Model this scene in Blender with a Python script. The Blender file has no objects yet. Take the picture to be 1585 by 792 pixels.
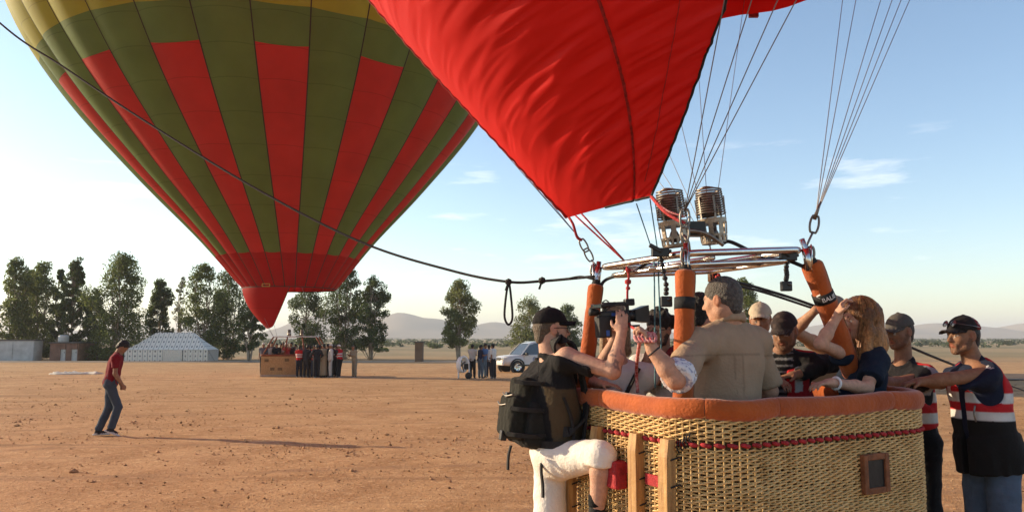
import bpy, math, random
import numpy as np
from mathutils import Vector, Matrix
random.seed(7); np.random.seed(7)
R_ = math.radians
SC = bpy.context.scene
COL = SC.collection

# ------------------------------------------------------------------ camera, sky, sun, exposure
FPX = 1175.0                       # focal length in pixels of the 1585 wide photograph
CAMH = 1.62
PITCH = math.atan(126.0 / FPX)
cam_d = bpy.data.cameras.new('camera'); cam = bpy.data.objects.new('camera', cam_d); COL.objects.link(cam)
cam_d.sensor_width = 36.0; cam_d.lens = 36.0 * FPX / 1585.0
cam_d.clip_start = 0.05; cam_d.clip_end = 20000
cam.location = (0, 0, CAMH); cam.rotation_euler = (math.pi / 2 + PITCH, 0, 0)
SC.camera = cam

SUN_EL = R_(16.0)
SUN_AZ = math.atan2(-0.945, 0.326)         # angle from +Y towards +X
sun_dir = Vector((math.sin(SUN_AZ) * math.cos(SUN_EL), math.cos(SUN_AZ) * math.cos(SUN_EL), math.sin(SUN_EL)))

W = bpy.data.worlds.new('World'); SC.world = W; W.use_nodes = True
wn, wl = W.node_tree.nodes, W.node_tree.links
wn.clear()
w_out = wn.new('ShaderNodeOutputWorld'); w_bg = wn.new('ShaderNodeBackground'); w_bg.inputs[1].default_value = 0.15
sky = wn.new('ShaderNodeTexSky'); sky.sky_type = 'NISHITA'; sky.sun_disc = False
sky.sun_elevation = SUN_EL; sky.sun_rotation = SUN_AZ
sky.altitude = 400; sky.air_density = 1.0; sky.dust_density = 0.6; sky.ozone_density = 1.5
# thin scattered fair-weather clouds, everywhere in a low belt of the sky
geo = wn.new('ShaderNodeTexCoord')
sep = wn.new('ShaderNodeSeparateXYZ'); wl.new(geo.outputs['Generated'], sep.inputs[0])
mp = wn.new('ShaderNodeMapping'); mp.inputs['Scale'].default_value = (5.0, 5.0, 30.0); mp.inputs['Location'].default_value = (-0.05, 1.7, 2.9)
mp.inputs['Rotation'].default_value = (0, R_(-4), 0)
wl.new(geo.outputs['Generated'], mp.inputs[0])
cn = wn.new('ShaderNodeTexNoise'); cn.inputs['Scale'].default_value = 1.0; cn.inputs['Detail'].default_value = 7; cn.inputs['Roughness'].default_value = 0.58
wl.new(mp.outputs[0], cn.inputs['Vector'])
cr = wn.new('ShaderNodeMapRange'); cr.inputs[1].default_value = 0.575; cr.inputs[2].default_value = 0.80; cr.inputs[3].default_value = 0.0; cr.inputs[4].default_value = 0.55
wl.new(cn.outputs[0], cr.inputs[0])
b1 = wn.new('ShaderNodeMapRange'); b1.interpolation_type = 'SMOOTHSTEP'
b1.inputs[1].default_value = 0.05; b1.inputs[2].default_value = 0.12; wl.new(sep.outputs[2], b1.inputs[0])
b2 = wn.new('ShaderNodeMapRange'); b2.interpolation_type = 'SMOOTHSTEP'
b2.inputs[1].default_value = 0.27; b2.inputs[2].default_value = 0.20; wl.new(sep.outputs[2], b2.inputs[0])
m1 = wn.new('ShaderNodeMath'); m1.operation = 'MULTIPLY'; wl.new(b1.outputs[0], m1.inputs[0]); wl.new(b2.outputs[0], m1.inputs[1])
m2 = wn.new('ShaderNodeMath'); m2.operation = 'MULTIPLY'; wl.new(m1.outputs[0], m2.inputs[0]); wl.new(cr.outputs[0], m2.inputs[1])
cmix = wn.new('ShaderNodeMix'); cmix.data_type = 'RGBA'
wl.new(m2.outputs[0], cmix.inputs[0]); wl.new(sky.outputs[0], cmix.inputs[6]); cmix.inputs[7].default_value = (8.2, 7.8, 7.4, 1)
wl.new(cmix.outputs[2], w_bg.inputs[0]); wl.new(w_bg.outputs[0], w_out.inputs[0])

sun_d = bpy.data.lights.new('sun', 'SUN'); sun_d.energy = 5.0; sun_d.angle = R_(0.6); sun_d.color = (1.0, 0.79, 0.53)
sun_o = bpy.data.objects.new('sun', sun_d); COL.objects.link(sun_o)
sun_o.rotation_euler = (-sun_dir).to_track_quat('-Z', 'Y').to_euler()
sun_o.location = (-40, 20, 40)

SC.render.engine = 'CYCLES'
SC.cycles.use_denoising = True
SC.cycles.max_bounces = 6; SC.cycles.diffuse_bounces = 3; SC.cycles.glossy_bounces = 3
SC.cycles.transmission_bounces = 4; SC.cycles.transparent_max_bounces = 8
SC.cycles.caustics_reflective = False; SC.cycles.caustics_refractive = False
SC.view_settings.view_transform = 'Standard'; SC.view_settings.look = 'None'
SC.view_settings.gamma = 1.0; SC.view_settings.use_curve_mapping = False
SC.view_settings.exposure = 0.74

# ------------------------------------------------------------------ small maths
V = lambda *a: np.array(a, float)
UP = V(0, 0, 1)
def nrm(v):
    v = np.asarray(v, float); return v / (np.linalg.norm(v) + 1e-12)
_cp, _sp = math.cos(PITCH), math.sin(PITCH)
def at(px, py, Y):
    """the point at forward distance Y that the photograph shows at pixel (px, py)"""
    x = (px - 792.5) / FPX; y = (396 - py) / FPX
    d = V(x, _cp - _sp * y, _sp + _cp * y)
    return V(0, 0, CAMH) + d * (Y / d[1])
def gz(x, y):
    """height of the ground: the field falls gently away from the camera and levels out"""
    y = np.asarray(y, float)
    t = np.clip(y, -60, 400)
    return -0.012 * np.where(t < 80, t, 80 + 40 * (1 - np.exp(-(t - 80) / 40.0)))
def ground(px, py):
    """where the ray of a pixel meets the ground"""
    lo, hi = 1.0, 3000.0
    for _ in range(60):
        m = (lo + hi) / 2
        p = at(px, py, m)
        if p[2] > gz(p[0], p[1]): lo = m
        else: hi = m
    return at(px, py, lo)

_perm = np.random.RandomState(3).permutation(512)
def vnoise(P):
    """smooth value noise, numpy, range about -1..1"""
    P = np.asarray(P, float)
    i = np.floor(P).astype(int); f = P - i; f = f * f * (3 - 2 * f)
    def h(a, b, c):
        return _perm[(_perm[(_perm[a & 511] + b) & 511] + c) & 511] / 255.5 - 1.0
    x, y, z = i[:, 0], i[:, 1], i[:, 2]
    fx, fy, fz = f[:, 0], f[:, 1], f[:, 2]
    l = lambda a, b, t: a + (b - a) * t
    return l(l(l(h(x, y, z), h(x + 1, y, z), fx), l(h(x, y + 1, z), h(x + 1, y + 1, z), fx), fy),
             l(l(h(x, y, z + 1), h(x + 1, y, z + 1), fx), l(h(x, y + 1, z + 1), h(x + 1, y + 1, z + 1), fx), fy), fz)
def fbm(P, o=4):
    s, a = 0, 1.0
    for k in range(o):
        s = s + a * vnoise(np.asarray(P) * 2 ** k + 17.3 * k); a *= 0.5
    return s

# ------------------------------------------------------------------ objects
def empty(name, loc=(0, 0, 0)):
    o = bpy.data.objects.new(name, None); o.empty_display_size = 0.2
    o.location = tuple(float(c) for c in loc); COL.objects.link(o); return o
def tag(o, label=None, cat=None, group=None, kind=None):
    if label: o['label'] = label
    if cat: o['category'] = cat
    if group: o['group'] = group
    if kind: o['kind'] = kind
    return o
def thing(name, loc, label, cat, group=None):
    return tag(empty(name, loc), label, cat, group)
def mesh_np(name, v, f, smooth=True, colors=None, mat=None, parent=None, org=None, fmat=None, uv=None):
    """v (n,3) world; f list of (m,k) arrays with equal k; vertices are stored relative to the parent's place"""
    v = np.asarray(v, np.float64)
    if org is None: org = V(*parent_org(parent)) if parent is not None else V(0, 0, 0)
    me = bpy.data.meshes.new(name)
    if isinstance(f, np.ndarray): f = [f]
    f = [np.asarray(a, np.int32) for a in f if len(a)]
    n = sum(len(a) for a in f)
    me.vertices.add(len(v)); me.vertices.foreach_set('co', (v - org).astype(np.float32).ravel())
    tot = np.concatenate([np.full(len(a), a.shape[1]) for a in f]); ls = np.concatenate([[0], np.cumsum(tot)[:-1]])
    me.loops.add(int(tot.sum())); me.loops.foreach_set('vertex_index', np.concatenate([a.ravel() for a in f]))
    me.polygons.add(n); me.polygons.foreach_set('loop_start', ls.astype(np.int32))
    try: me.polygons.foreach_set('loop_total', tot.astype(np.int32))
    except Exception: pass
    me.polygons.foreach_set('use_smooth', np.full(n, bool(smooth)))
    if colors is not None:
        a = me.color_attributes.new('Col', 'FLOAT_COLOR', 'POINT')
        c = np.ones((len(v), 4), np.float32); c[:, :3] = colors; a.data.foreach_set('color', c.ravel())
    mats = mat if isinstance(mat, (list, tuple)) else [mat]
    for m in mats:
        if m is not None: me.materials.append(m)
    if fmat is not None: me.polygons.foreach_set('material_index', np.asarray(fmat, np.int32))
    me.update(calc_edges=True); me.validate()
    o = bpy.data.objects.new(name, me); COL.objects.link(o)
    if parent is not None: o.parent = parent
    else: o.location = tuple(org)
    return o
def parent_org(p):
    s = Vector((0, 0, 0))
    while p is not None: s += p.location; p = p.parent
    return tuple(s)

class MB:
    """collects primitive shapes into one mesh"""
    def __init__(s): s.v = []; s.f = {}; s.n = 0
    def add(s, v, f):
        v = np.asarray(v, float).reshape(-1, 3)
        for a in (f if isinstance(f, list) else [f]):
            a = np.asarray(a, int)
            if a.size: s.f.setdefault(a.shape[1], []).append(a + s.n)
        s.v.append(v); s.n += len(v); return s
    def box(s, c, h, R=None):
        q = np.array([[x, y, z] for x in (-1, 1) for y in (-1, 1) for z in (-1, 1)], float) * np.asarray(h, float)
        if R is not None: q = q @ np.asarray(R, float).T
        return s.add(q + np.asarray(c, float), np.array([[0, 1, 3, 2], [4, 6, 7, 5], [0, 4, 5, 1], [2, 3, 7, 6], [0, 2, 6, 4], [1, 5, 7, 3]]))
    def bar(s, a, b, w, h, up=(0, 0, 1)):
        a, b = np.asarray(a, float), np.asarray(b, float); d = nrm(b - a); sx = nrm(np.cross(d, up)); sz = np.cross(sx, d)
        return s.box((a + b) / 2, (w / 2, np.linalg.norm(b - a) / 2, h / 2), np.stack([sx, d, sz], 1))
    def tube(s, pts, r, n=8, cap=True, closed=False, flat=1.0):
        p = np.asarray(pts, float); m = len(p)
        r = np.broadcast_to(np.asarray(r, float), (m,))
        t = np.gradient(p, axis=0) if not closed else (np.roll(p, -1, 0) - np.roll(p, 1, 0))
        t /= np.linalg.norm(t, axis=1, keepdims=True) + 1e-12
        u = np.cross(t[0], UP); u = nrm(u) if np.linalg.norm(u) > 1e-3 else V(1, 0, 0)
        vs = []
        an = np.linspace(0, 2 * math.pi, n, endpoint=False)
        for i in range(m):
            u = nrm(u - t[i] * (u @ t[i])); w = np.cross(t[i], u)
            vs.append(p[i] + r[i] * (np.cos(an)[:, None] * u + flat * np.sin(an)[:, None] * w))
        vs = np.concatenate(vs)
        I, J = np.meshgrid(np.arange(m if closed else m - 1), np.arange(n), indexing='ij')
        I2 = (I + 1) % m; J2 = (J + 1) % n
        q = np.stack([I * n + J, I * n + J2, I2 * n + J2, I2 * n + J], -1).reshape(-1, 4)
        s.add(vs, q)
        if cap and not closed:
            for base, e in ((0, -1), ((m - 1) * n, 1)):
                c = s.n - len(vs) + base
                idx = np.arange(n) + base
                if e < 0: idx = idx[::-1]
                s.f.setdefault(n, []).append((idx + s.n - len(vs))[None, :])
        return s
    def cone(s, a, b, ra, rb, n=12): return s.tube([a, b], [ra, rb], n)
    def lathe(s, c, prof, n=24, ax=(0, 0, 1)):
        """prof: list of (r, h) along ax"""
        ax = nrm(ax); u = np.cross(ax, V(0.31, 0.95, 0.12)); u = nrm(u); w = np.cross(ax, u)
        an = np.linspace(0, 2 * math.pi, n, endpoint=False)
        vs = np.concatenate([np.asarray(c, float) + h * ax + r * (np.cos(an)[:, None] * u + np.sin(an)[:, None] * w) for r, h in prof])
        m = len(prof)
        I, J = np.meshgrid(np.arange(m - 1), np.arange(n), indexing='ij'); J2 = (J + 1) % n
        return s.add(vs, np.stack([I * n + J, I * n + J2, (I + 1) * n + J2, (I + 1) * n + J], -1).reshape(-1, 4))
    def sheet(s, G):
        """G (m,n,3) grid of points"""
        G = np.asarray(G, float); m, n = G.shape[:2]
        I, J = np.meshgrid(np.arange(m - 1), np.arange(n - 1), indexing='ij')
        return s.add(G.reshape(-1, 3), np.stack([I * n + J, (I + 1) * n + J, (I + 1) * n + J + 1, I * n + J + 1], -1).reshape(-1, 4))
    def prism(s, poly, a, b):
        """poly (n,3) points moved by vectors a and b: two end caps and sides"""
        p = np.asarray(poly, float); n = len(p)
        s.add(np.concatenate([p + np.asarray(a, float), p + np.asarray(b, float)]),
              [np.array([[i, (i + 1) % n, n + (i + 1) % n, n + i] for i in range(n)]), np.array([list(range(n))[::-1]]), np.array([list(range(n, 2 * n))])])
        return s
    def obj(s, name, mat, parent=None, smooth=False, org=None):
        return mesh_np(name, np.concatenate(s.v), [np.concatenate(a) for a in s.f.values()], smooth, None, mat, parent, org)
def bevel(o, w=0.01, seg=2):
    m = o.modifiers.new('bevel', 'BEVEL'); m.width = w; m.segments = seg; m.limit_method = 'ANGLE'; m.angle_limit = R_(40)
    return o
def copy_tree(o, parent=None):
    c = o.copy(); COL.objects.link(c); c.parent = parent
    for ch in list(o.children): copy_tree(ch, c)
    return c
def as_part(t, parent, name=None):
    """turn a thing into a part: its first mesh carries the others"""
    ch = list(t.children); main = ch[0]; off = t.location - Vector(parent_org(parent))
    main.name = name or t.name.split('.')[0]; main.parent = parent; main.location = off
    for c in ch[1:]: c.parent = main; c.location = (0, 0, 0)
    bpy.data.objects.remove(t); return main
def bez(pts, n=24):
    """smooth curve through points (Catmull-Rom)"""
    p = np.asarray(pts, float); p = np.concatenate([[2 * p[0] - p[1]], p, [2 * p[-1] - p[-2]]])
    out = []
    for i in range(1, len(p) - 2):
        t = np.linspace(0, 1, n, endpoint=False)[:, None]
        out.append(0.5 * (2 * p[i] + (p[i + 1] - p[i - 1]) * t + (2 * p[i - 1] - 5 * p[i] + 4 * p[i + 1] - p[i + 2]) * t ** 2 + (3 * p[i] - p[i - 1] - 3 * p[i + 1] + p[i + 2]) * t ** 3))
    return np.concatenate(out + [p[-2:-1]])

# ------------------------------------------------------------------ materials
def mat(name, col, rough=0.7, metal=0.0, var=0.15, vscale=6.0, bump=0.0, bscale=40.0, sheen=0.0, spec=0.4, col2=None, transl=0.0, attr=False, detail=4, coat=0.0, stretch=None):
    m = bpy.data.materials.new(name); m.use_nodes = True
    nt = m.node_tree; n, l = nt.nodes, nt.links
    b = n['Principled BSDF']; out = n['Material Output']
    b.inputs['Roughness'].default_value = rough; b.inputs['Metallic'].default_value = metal
    b.inputs['Specular IOR Level'].default_value = spec
    if sheen: b.inputs['Sheen Weight'].default_value = sheen; b.inputs['Sheen Roughness'].default_value = 0.5
    if coat: b.inputs['Coat Weight'].default_value = coat; b.inputs['Coat Roughness'].default_value = 0.08
    tc = n.new('ShaderNodeTexCoord')
    ns = n.new('ShaderNodeTexNoise'); ns.inputs['Scale'].default_value = vscale; ns.inputs['Detail'].default_value = detail
    vec = tc.outputs['Object']
    if stretch:
        mpn = n.new('ShaderNodeMapping'); mpn.inputs['Scale'].default_value = stretch; l.new(vec, mpn.inputs[0]); vec = mpn.outputs[0]
    l.new(vec, ns.inputs['Vector'])
    if col2 is not None:
        mx = n.new('ShaderNodeMix'); mx.data_type = 'RGBA'
        mr = n.new('ShaderNodeMapRange'); mr.inputs[1].default_value = 0.35; mr.inputs[2].default_value = 0.65; l.new(ns.outputs[0], mr.inputs[0])
        l.new(mr.outputs[0], mx.inputs[0]); mx.inputs[6].default_value = (*col, 1); mx.inputs[7].default_value = (*col2, 1)
        csock = mx.outputs[2]
    else:
        mr = n.new('ShaderNodeMapRange'); mr.inputs[1].default_value = 0.3; mr.inputs[2].default_value = 0.7
        mr.inputs[3].default_value = 1 - var; mr.inputs[4].default_value = 1 + var; l.new(ns.outputs[0], mr.inputs[0])
        mx = n.new('ShaderNodeMix'); mx.data_type = 'RGBA'; mx.blend_type = 'MULTIPLY'; mx.inputs[0].default_value = 1.0
        if attr:
            a = n.new('ShaderNodeAttribute'); a.attribute_name = 'Col'; l.new(a.outputs['Color'], mx.inputs[6])
        else: mx.inputs[6].default_value = (*col, 1)
        cb = n.new('ShaderNodeCombineColor'); [l.new(mr.outputs[0], cb.inputs[i]) for i in range(3)]
        l.new(cb.outputs[0], mx.inputs[7]); csock = mx.outputs[2]
    l.new(csock, b.inputs['Base Color'])
    if bump:
        bn = n.new('ShaderNodeTexNoise'); bn.inputs['Scale'].default_value = bscale; bn.inputs['Detail'].default_value = 5
        l.new(tc.outputs['Object'], bn.inputs['Vector'])
        bp = n.new('ShaderNodeBump'); bp.inputs['Strength'].default_value = bump; bp.inputs['Distance'].default_value = 0.02
        l.new(bn.outputs[0], bp.inputs['Height']); l.new(bp.outputs[0], b.inputs['Normal'])
    if transl:
        t = n.new('ShaderNodeBsdfTranslucent'); l.new(csock, t.inputs[0])
        ms = n.new('ShaderNodeMixShader'); ms.inputs[0].default_value = transl
        l.new(b.outputs[0], ms.inputs[1]); l.new(t.outputs[0], ms.inputs[2]); l.new(ms.outputs[0], out.inputs[0])
    return m
M = {}
M['skin'] = mat('skin', (1, 1, 1), 0.62, var=0.16, vscale=38, bump=0.3, bscale=150, attr=True, spec=0.25)
M['cloth'] = mat('cloth', (1, 1, 1), 0.9, var=0.06, vscale=16, bump=0.3, bscale=60, attr=True, sheen=0.02, spec=0.15)
M['hair'] = mat('hair', (1, 1, 1), 0.55, var=0.35, vscale=60, bump=0.8, bscale=120, attr=True, spec=0.4)
M['steel'] = mat('steel', (0.62, 0.60, 0.57), 0.24, 1.0, var=0.1, vscale=20, bump=0.05, bscale=60)
M['dark_steel'] = mat('dark_steel', (0.20, 0.18, 0.16), 0.45, 0.9, var=0.35, vscale=25, bump=0.1, bscale=80)
M['can_steel'] = mat('can_steel', (0.24, 0.20, 0.165), 0.42, 0.9, var=0.3, vscale=14, bump=0.1, bscale=60)
M['cable'] = mat('cable', (0.20, 0.20, 0.22), 0.5, 0.6, var=0.1)
M['black_rubber'] = mat('black_rubber', (0.015, 0.015, 0.016), 0.6, var=0.3, bump=0.2)
M['black_plastic'] = mat('black_plastic', (0.014, 0.014, 0.016), 0.38, var=0.3, vscale=30, bump=0.05)
M['black_rope'] = mat('black_rope', (0.025, 0.022, 0.022), 0.85, var=0.3, vscale=50, bump=0.6, bscale=90)
M['black_web'] = mat('black_web', (0.014, 0.014, 0.014), 0.8, var=0.3, vscale=60, bump=0.4, bscale=200)
M['red_rope'] = mat('red_rope', (0.34, 0.015, 0.02), 0.8, vscale=70, col2=(0.55, 0.06, 0.06), bump=0.6, bscale=120)
M['red_white_rope'] = mat('red_white_rope', (0.45, 0.02, 0.03), 0.8, vscale=55, col2=(0.60, 0.35, 0.33), bump=0.6, bscale=120)
M['teal_rope'] = mat('teal_rope', (0.10, 0.22, 0.25), 0.8, vscale=60, var=0.3)
M['leather'] = mat('leather', (0.40, 0.088, 0.014), 0.82, vscale=7, col2=(0.31, 0.062, 0.010), bump=0.35, bscale=45, sheen=0.25, spec=0.2, detail=8)
M['red_web'] = mat('red_web', (0.35, 0.02, 0.025), 0.8, var=0.3, vscale=40, bump=0.4, bscale=150)
M['white'] = mat('white', (0.75, 0.74, 0.72), 0.6, var=0.08)
M['glass_dark'] = mat('glass_dark', (0.02, 0.025, 0.03), 0.08, var=0.2, spec=0.8)
# ------------------------------------------------------------------ ground
def ground_material():
    m = bpy.data.materials.new('dry_earth'); m.use_nodes = True
    nt = m.node_tree; n, l = nt.nodes, nt.links; b = n['Principled BSDF']
    b.inputs['Roughness'].default_value = 0.95; b.inputs['Specular IOR Level'].default_value = 0.15
    tc = n.new('ShaderNodeTexCoord')
    def noise(scale, detail=6, rough=0.55, vec=None):
        t = n.new('ShaderNodeTexNoise'); t.inputs['Scale'].default_value = scale; t.inputs['Detail'].default_value = detail; t.inputs['Roughness'].default_value = rough
        l.new(vec or tc.outputs['Object'], t.inputs['Vector']); return t.outputs[0]
    def ramp(s, a, b_): r = n.new('ShaderNodeMapRange'); r.inputs[1].default_value = a; r.inputs[2].default_value = b_; l.new(s, r.inputs[0]); return r.outputs[0]
    def mix(f, A, B, mode='MIX'):
        x = n.new('ShaderNodeMix'); x.data_type = 'RGBA'; x.blend_type = mode
        if isinstance(f, float): x.inputs[0].default_value = f
        else: l.new(f, x.inputs[0])
        for s, i in ((A, 6), (B, 7)):
            if isinstance(s, tuple): x.inputs[i].default_value = (*s, 1)
            else: l.new(s, x.inputs[i])
        return x.outputs[2]
    c = mix(ramp(noise(0.13, 5), 0.36, 0.64), (0.56, 0.335, 0.165), (0.47, 0.262, 0.120))
    c = mix(ramp(noise(0.9, 7, 0.62), 0.44, 0.62), c, (0.41, 0.222, 0.098))
    c = mix(ramp(noise(9.0, 6, 0.72), 0.52, 0.66), c, (0.64, 0.41, 0.22))
    # fine dark crumbs and tyre drag marks that run along the field
    c = mix(ramp(noise(24.0, 5, 0.75), 0.535, 0.66), c, (0.27, 0.145, 0.070))
    mp = n.new('ShaderNodeMapping'); mp.inputs['Scale'].default_value = (0.06, 1.6, 1.0); mp.inputs['Rotation'].default_value = (0, 0, R_(7)); l.new(tc.outputs['Object'], mp.inputs[0])
    c = mix(ramp(noise(1.0, 5, 0.6, mp.outputs[0]), 0.54, 0.68), c, (0.33, 0.185, 0.090))
    # two faint pairs of wheel tracks curving across the field
    wv = n.new('ShaderNodeTexWave'); wv.wave_type = 'BANDS'; wv.bands_direction = 'Y'; wv.inputs['Scale'].default_value = 0.105; wv.inputs['Distortion'].default_value = 2.2; wv.inputs['Detail'].default_value = 0; wv.inputs['Detail Scale'].default_value = 0.12
    m3 = n.new('ShaderNodeMapping'); m3.inputs['Rotation'].default_value = (0, 0, R_(-12)); l.new(tc.outputs['Object'], m3.inputs[0]); l.new(m3.outputs[0], wv.inputs['Vector'])
    tk = n.new('ShaderNodeMath'); tk.operation = 'MULTIPLY'; l.new(ramp(wv.outputs[0], 0.965, 0.995), tk.inputs[0]); l.new(ramp(noise(2.5, 4), 0.38, 0.62), tk.inputs[1])
    c = mix(tk.outputs[0], c, (0.36, 0.205, 0.105))
    # far away the field turns to pale steppe
    sp = n.new('ShaderNodeSeparateXYZ'); l.new(tc.outputs['Object'], sp.inputs[0])
    far = n.new('ShaderNodeMapRange'); far.inputs[1].default_value = 70; far.inputs[2].default_value = 130; l.new(sp.outputs[1], far.inputs[0])
    c = mix(far.outputs[0], c, mix(ramp(noise(0.02, 5), 0.4, 0.6), (0.36, 0.25, 0.135), (0.24, 0.19, 0.10)))
    l.new(c, b.inputs['Base Color'])
    bp = n.new('ShaderNodeBump'); bp.inputs['Strength'].default_value = 0.9; bp.inputs['Distance'].default_value = 0.03
    a = n.new('ShaderNodeMath'); a.operation = 'MULTIPLY_ADD'; l.new(noise(5.0, 8, 0.7), a.inputs[0]); a.inputs[1].default_value = 1.5; l.new(noise(30.0, 4, 0.7), a.inputs[2])
    l.new(a.outputs[0], bp.inputs['Height']); l.new(bp.outputs[0], b.inputs['Normal'])
    return m
M['earth'] = ground_material()
ys = np.concatenate([np.linspace(-40, 2.5, 50), np.geomspace(2.6, 70, 300), np.geomspace(71, 7000, 50)])
ts = np.sinh(np.linspace(-2.2, 2.2, 300)) / math.sinh(2.2)
YY, TT = np.meshgrid(ys, ts, indexing='ij')
XX = TT * (45 + 2.2 * np.maximum(YY, 0))
ZZ = gz(XX, YY)
pp = np.stack([XX.ravel(), YY.ravel(), 0 * XX.ravel()], 1)
rel = np.clip((90 - YY.ravel()) / 60, 0, 1)
ZZ = ZZ + ((0.016 * fbm(pp * 0.8, 3) + 0.010 * fbm(pp * 3.1 + 5, 3)) * rel).reshape(ZZ.shape)
ZZ[YY > 300] -= 0.0
mb = MB(); mb.sheet(np.stack([XX, YY, ZZ], -1))
g = mb.obj('ground', M['earth'], None, True); g['kind'] = 'structure'
# sheet() winds downwards for this grid: turn the faces up
g.data.flip_normals()

def stones(name, pts, sizes, material, label, cat):
    """many small faceted clods in one mesh"""
    base = np.array([[1, 0, 0], [-1, 0, 0], [0, 1, 0], [0, -1, 0], [0, 0, 1], [0, 0, -1]], float)
    fc = np.array([[0, 2, 4], [2, 1, 4], [1, 3, 4], [3, 0, 4], [2, 0, 5], [1, 2, 5], [3, 1, 5], [0, 3, 5]])
    n = len(pts); rs = np.random.RandomState(5)
    v = base[None] * (1 + 0.35 * rs.uniform(-1, 1, (n, 6, 1))) * rs.uniform(0.6, 1.3, (n, 1, 3)) * np.array([1, 1, .62]) * sizes[:, None, None]
    a = rs.uniform(0, 6.28, n); ca, sa = np.cos(a)[:, None], np.sin(a)[:, None]
    v = np.stack([v[..., 0] * ca - v[..., 1] * sa, v[..., 0] * sa + v[..., 1] * ca, v[..., 2]], -1) + pts[:, None]
    cols = (np.array([0.38, 0.225, 0.115])[None] * rs.uniform(0.45, 1.45, (n, 1))).repeat(6, 0)
    f = (fc[None] + 6 * np.arange(n)[:, None, None]).reshape(-1, 3)
    o = mesh_np(name, v.reshape(-1, 3), f, False, cols, material)
    return tag(o, label, cat, kind='stuff')
M['clod'] = mat('clod', (1, 1, 1), 0.95, var=0.2, attr=True, bump=0.5, bscale=60, spec=0.1)
rs = np.random.RandomState(11)
n = 64000
yy = 3.0 * np.exp(rs.uniform(0, math.log(22), n)); xx = rs.uniform(-1, 1, n) * (1.2 + 0.75 * yy)
keep = fbm(np.stack([xx * 0.35, yy * 0.35, 0 * xx], 1), 3) + rs.uniform(-.9, .9, n) > -0.05
xx, yy = xx[keep], yy[keep]
sz = 0.0046 * np.exp(np.abs(rs.normal(0, 0.62, len(xx)))) * np.clip(yy / 8, 0.9, 1.7)
stones('clods', np.stack([xx, yy, gz(xx, yy) + sz * 0.2 + 0.002], 1), sz, M['clod'], 'small loose stones and clods scattered over the bare orange earth', 'stones')

# ------------------------------------------------------------------ hills
M['hill'] = mat('hill', (0.22, 0.17, 0.12), 0.95, vscale=0.004, col2=(0.30, 0.23, 0.155), bump=0.0, spec=0.1, detail=8)
hx = np.linspace(-3500, 4200, 330); hy = np.linspace(2150, 4200, 60)
HX, HY = np.meshgrid(hx, hy, indexing='ij')
def gau(x0, y0, sx, sy, h): return h * np.exp(-((HX - x0) / sx) ** 2 - ((HY - y0) / sy) ** 2)
def hill_at(px, py, Y, wpx, sy=300):
    p = at(px, py, Y); return gau(p[0], Y, wpx * Y / FPX, sy, p[2] + 4)
HZ = (hill_at(622, 490, 2700, 50) + hill_at(560, 492, 2900, 60) + hill_at(690, 505, 2700, 48) + hill_at(765, 501, 2850, 45) + hill_at(830, 511, 2800, 40) + hill_at(480, 500, 2800, 60) + hill_at(300, 508, 2900, 80) + hill_at(100, 512, 2900, 90)
      + hill_at(1270, 505, 3000, 60) + hill_at(1345, 505, 2800, 40) + hill_at(1440, 503, 2800, 50) + hill_at(1510, 508, 2800, 35) + hill_at(1575, 507, 3000, 40) + hill_at(1660, 504, 2900, 60) + hill_at(1130, 508, 3100, 60) + hill_at(1000, 511, 3000, 60))
q = np.stack([HX.ravel(), HY.ravel(), 0 * HX.ravel()], 1)
HZ = HZ * (1 + 0.10 * fbm(q * 0.004, 4).reshape(HX.shape)) + 5.0 * fbm(q * 0.012, 4).reshape(HX.shape) * np.clip(HZ / 40, 0, 1) - 2.5
mb = MB(); mb.sheet(np.stack([HX, HY, HZ], -1)); o = mb.obj('hills', M['hill'], None, True); o['kind'] = 'structure'

# darker flat band laid across the field at the right
M['dark_band'] = mat('dark_band', (0.16, 0.115, 0.085), 0.95, var=0.2, vscale=1.2, bump=0.8, bscale=10, spec=0.1)
tx = np.linspace(14, 90, 60); rows = []
for k, e in enumerate(np.linspace(0, 1, 9)):
    yb = 37.5 + 9.0 * e + 0.5 * np.sin(tx * 0.5 + k) * (1 if k in (0, 8) else 0.2) - (tx - 14) * 0.03
    rows.append(np.stack([tx, yb, gz(tx, yb) + 0.035], -1))
mb = MB(); mb.sheet(np.array(rows).transpose(1, 0, 2)); o = mb.obj('dark_band', M['dark_band'], None, True); o['kind'] = 'structure'

M['road'] = mat('road', (0.34, 0.265, 0.205), 0.95, var=0.15, vscale=0.8, bump=0.6, bscale=8, spec=0.1)
tx = np.linspace(-85, 6, 70); rows = []
for k, e in enumerate(np.linspace(0, 1, 7)):
    yb = 79.5 + 6.0 * e + 0.5 * np.sin(tx * 0.4 + k) * (1 if k in (0, 6) else 0.2); rows.append(np.stack([tx, yb, gz(tx, yb) + 0.03], -1))
mb = MB(); mb.sheet(np.array(rows).transpose(1, 0, 2)); o = mb.obj('road', M['road'], None, True); o['kind'] = 'structure'
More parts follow.
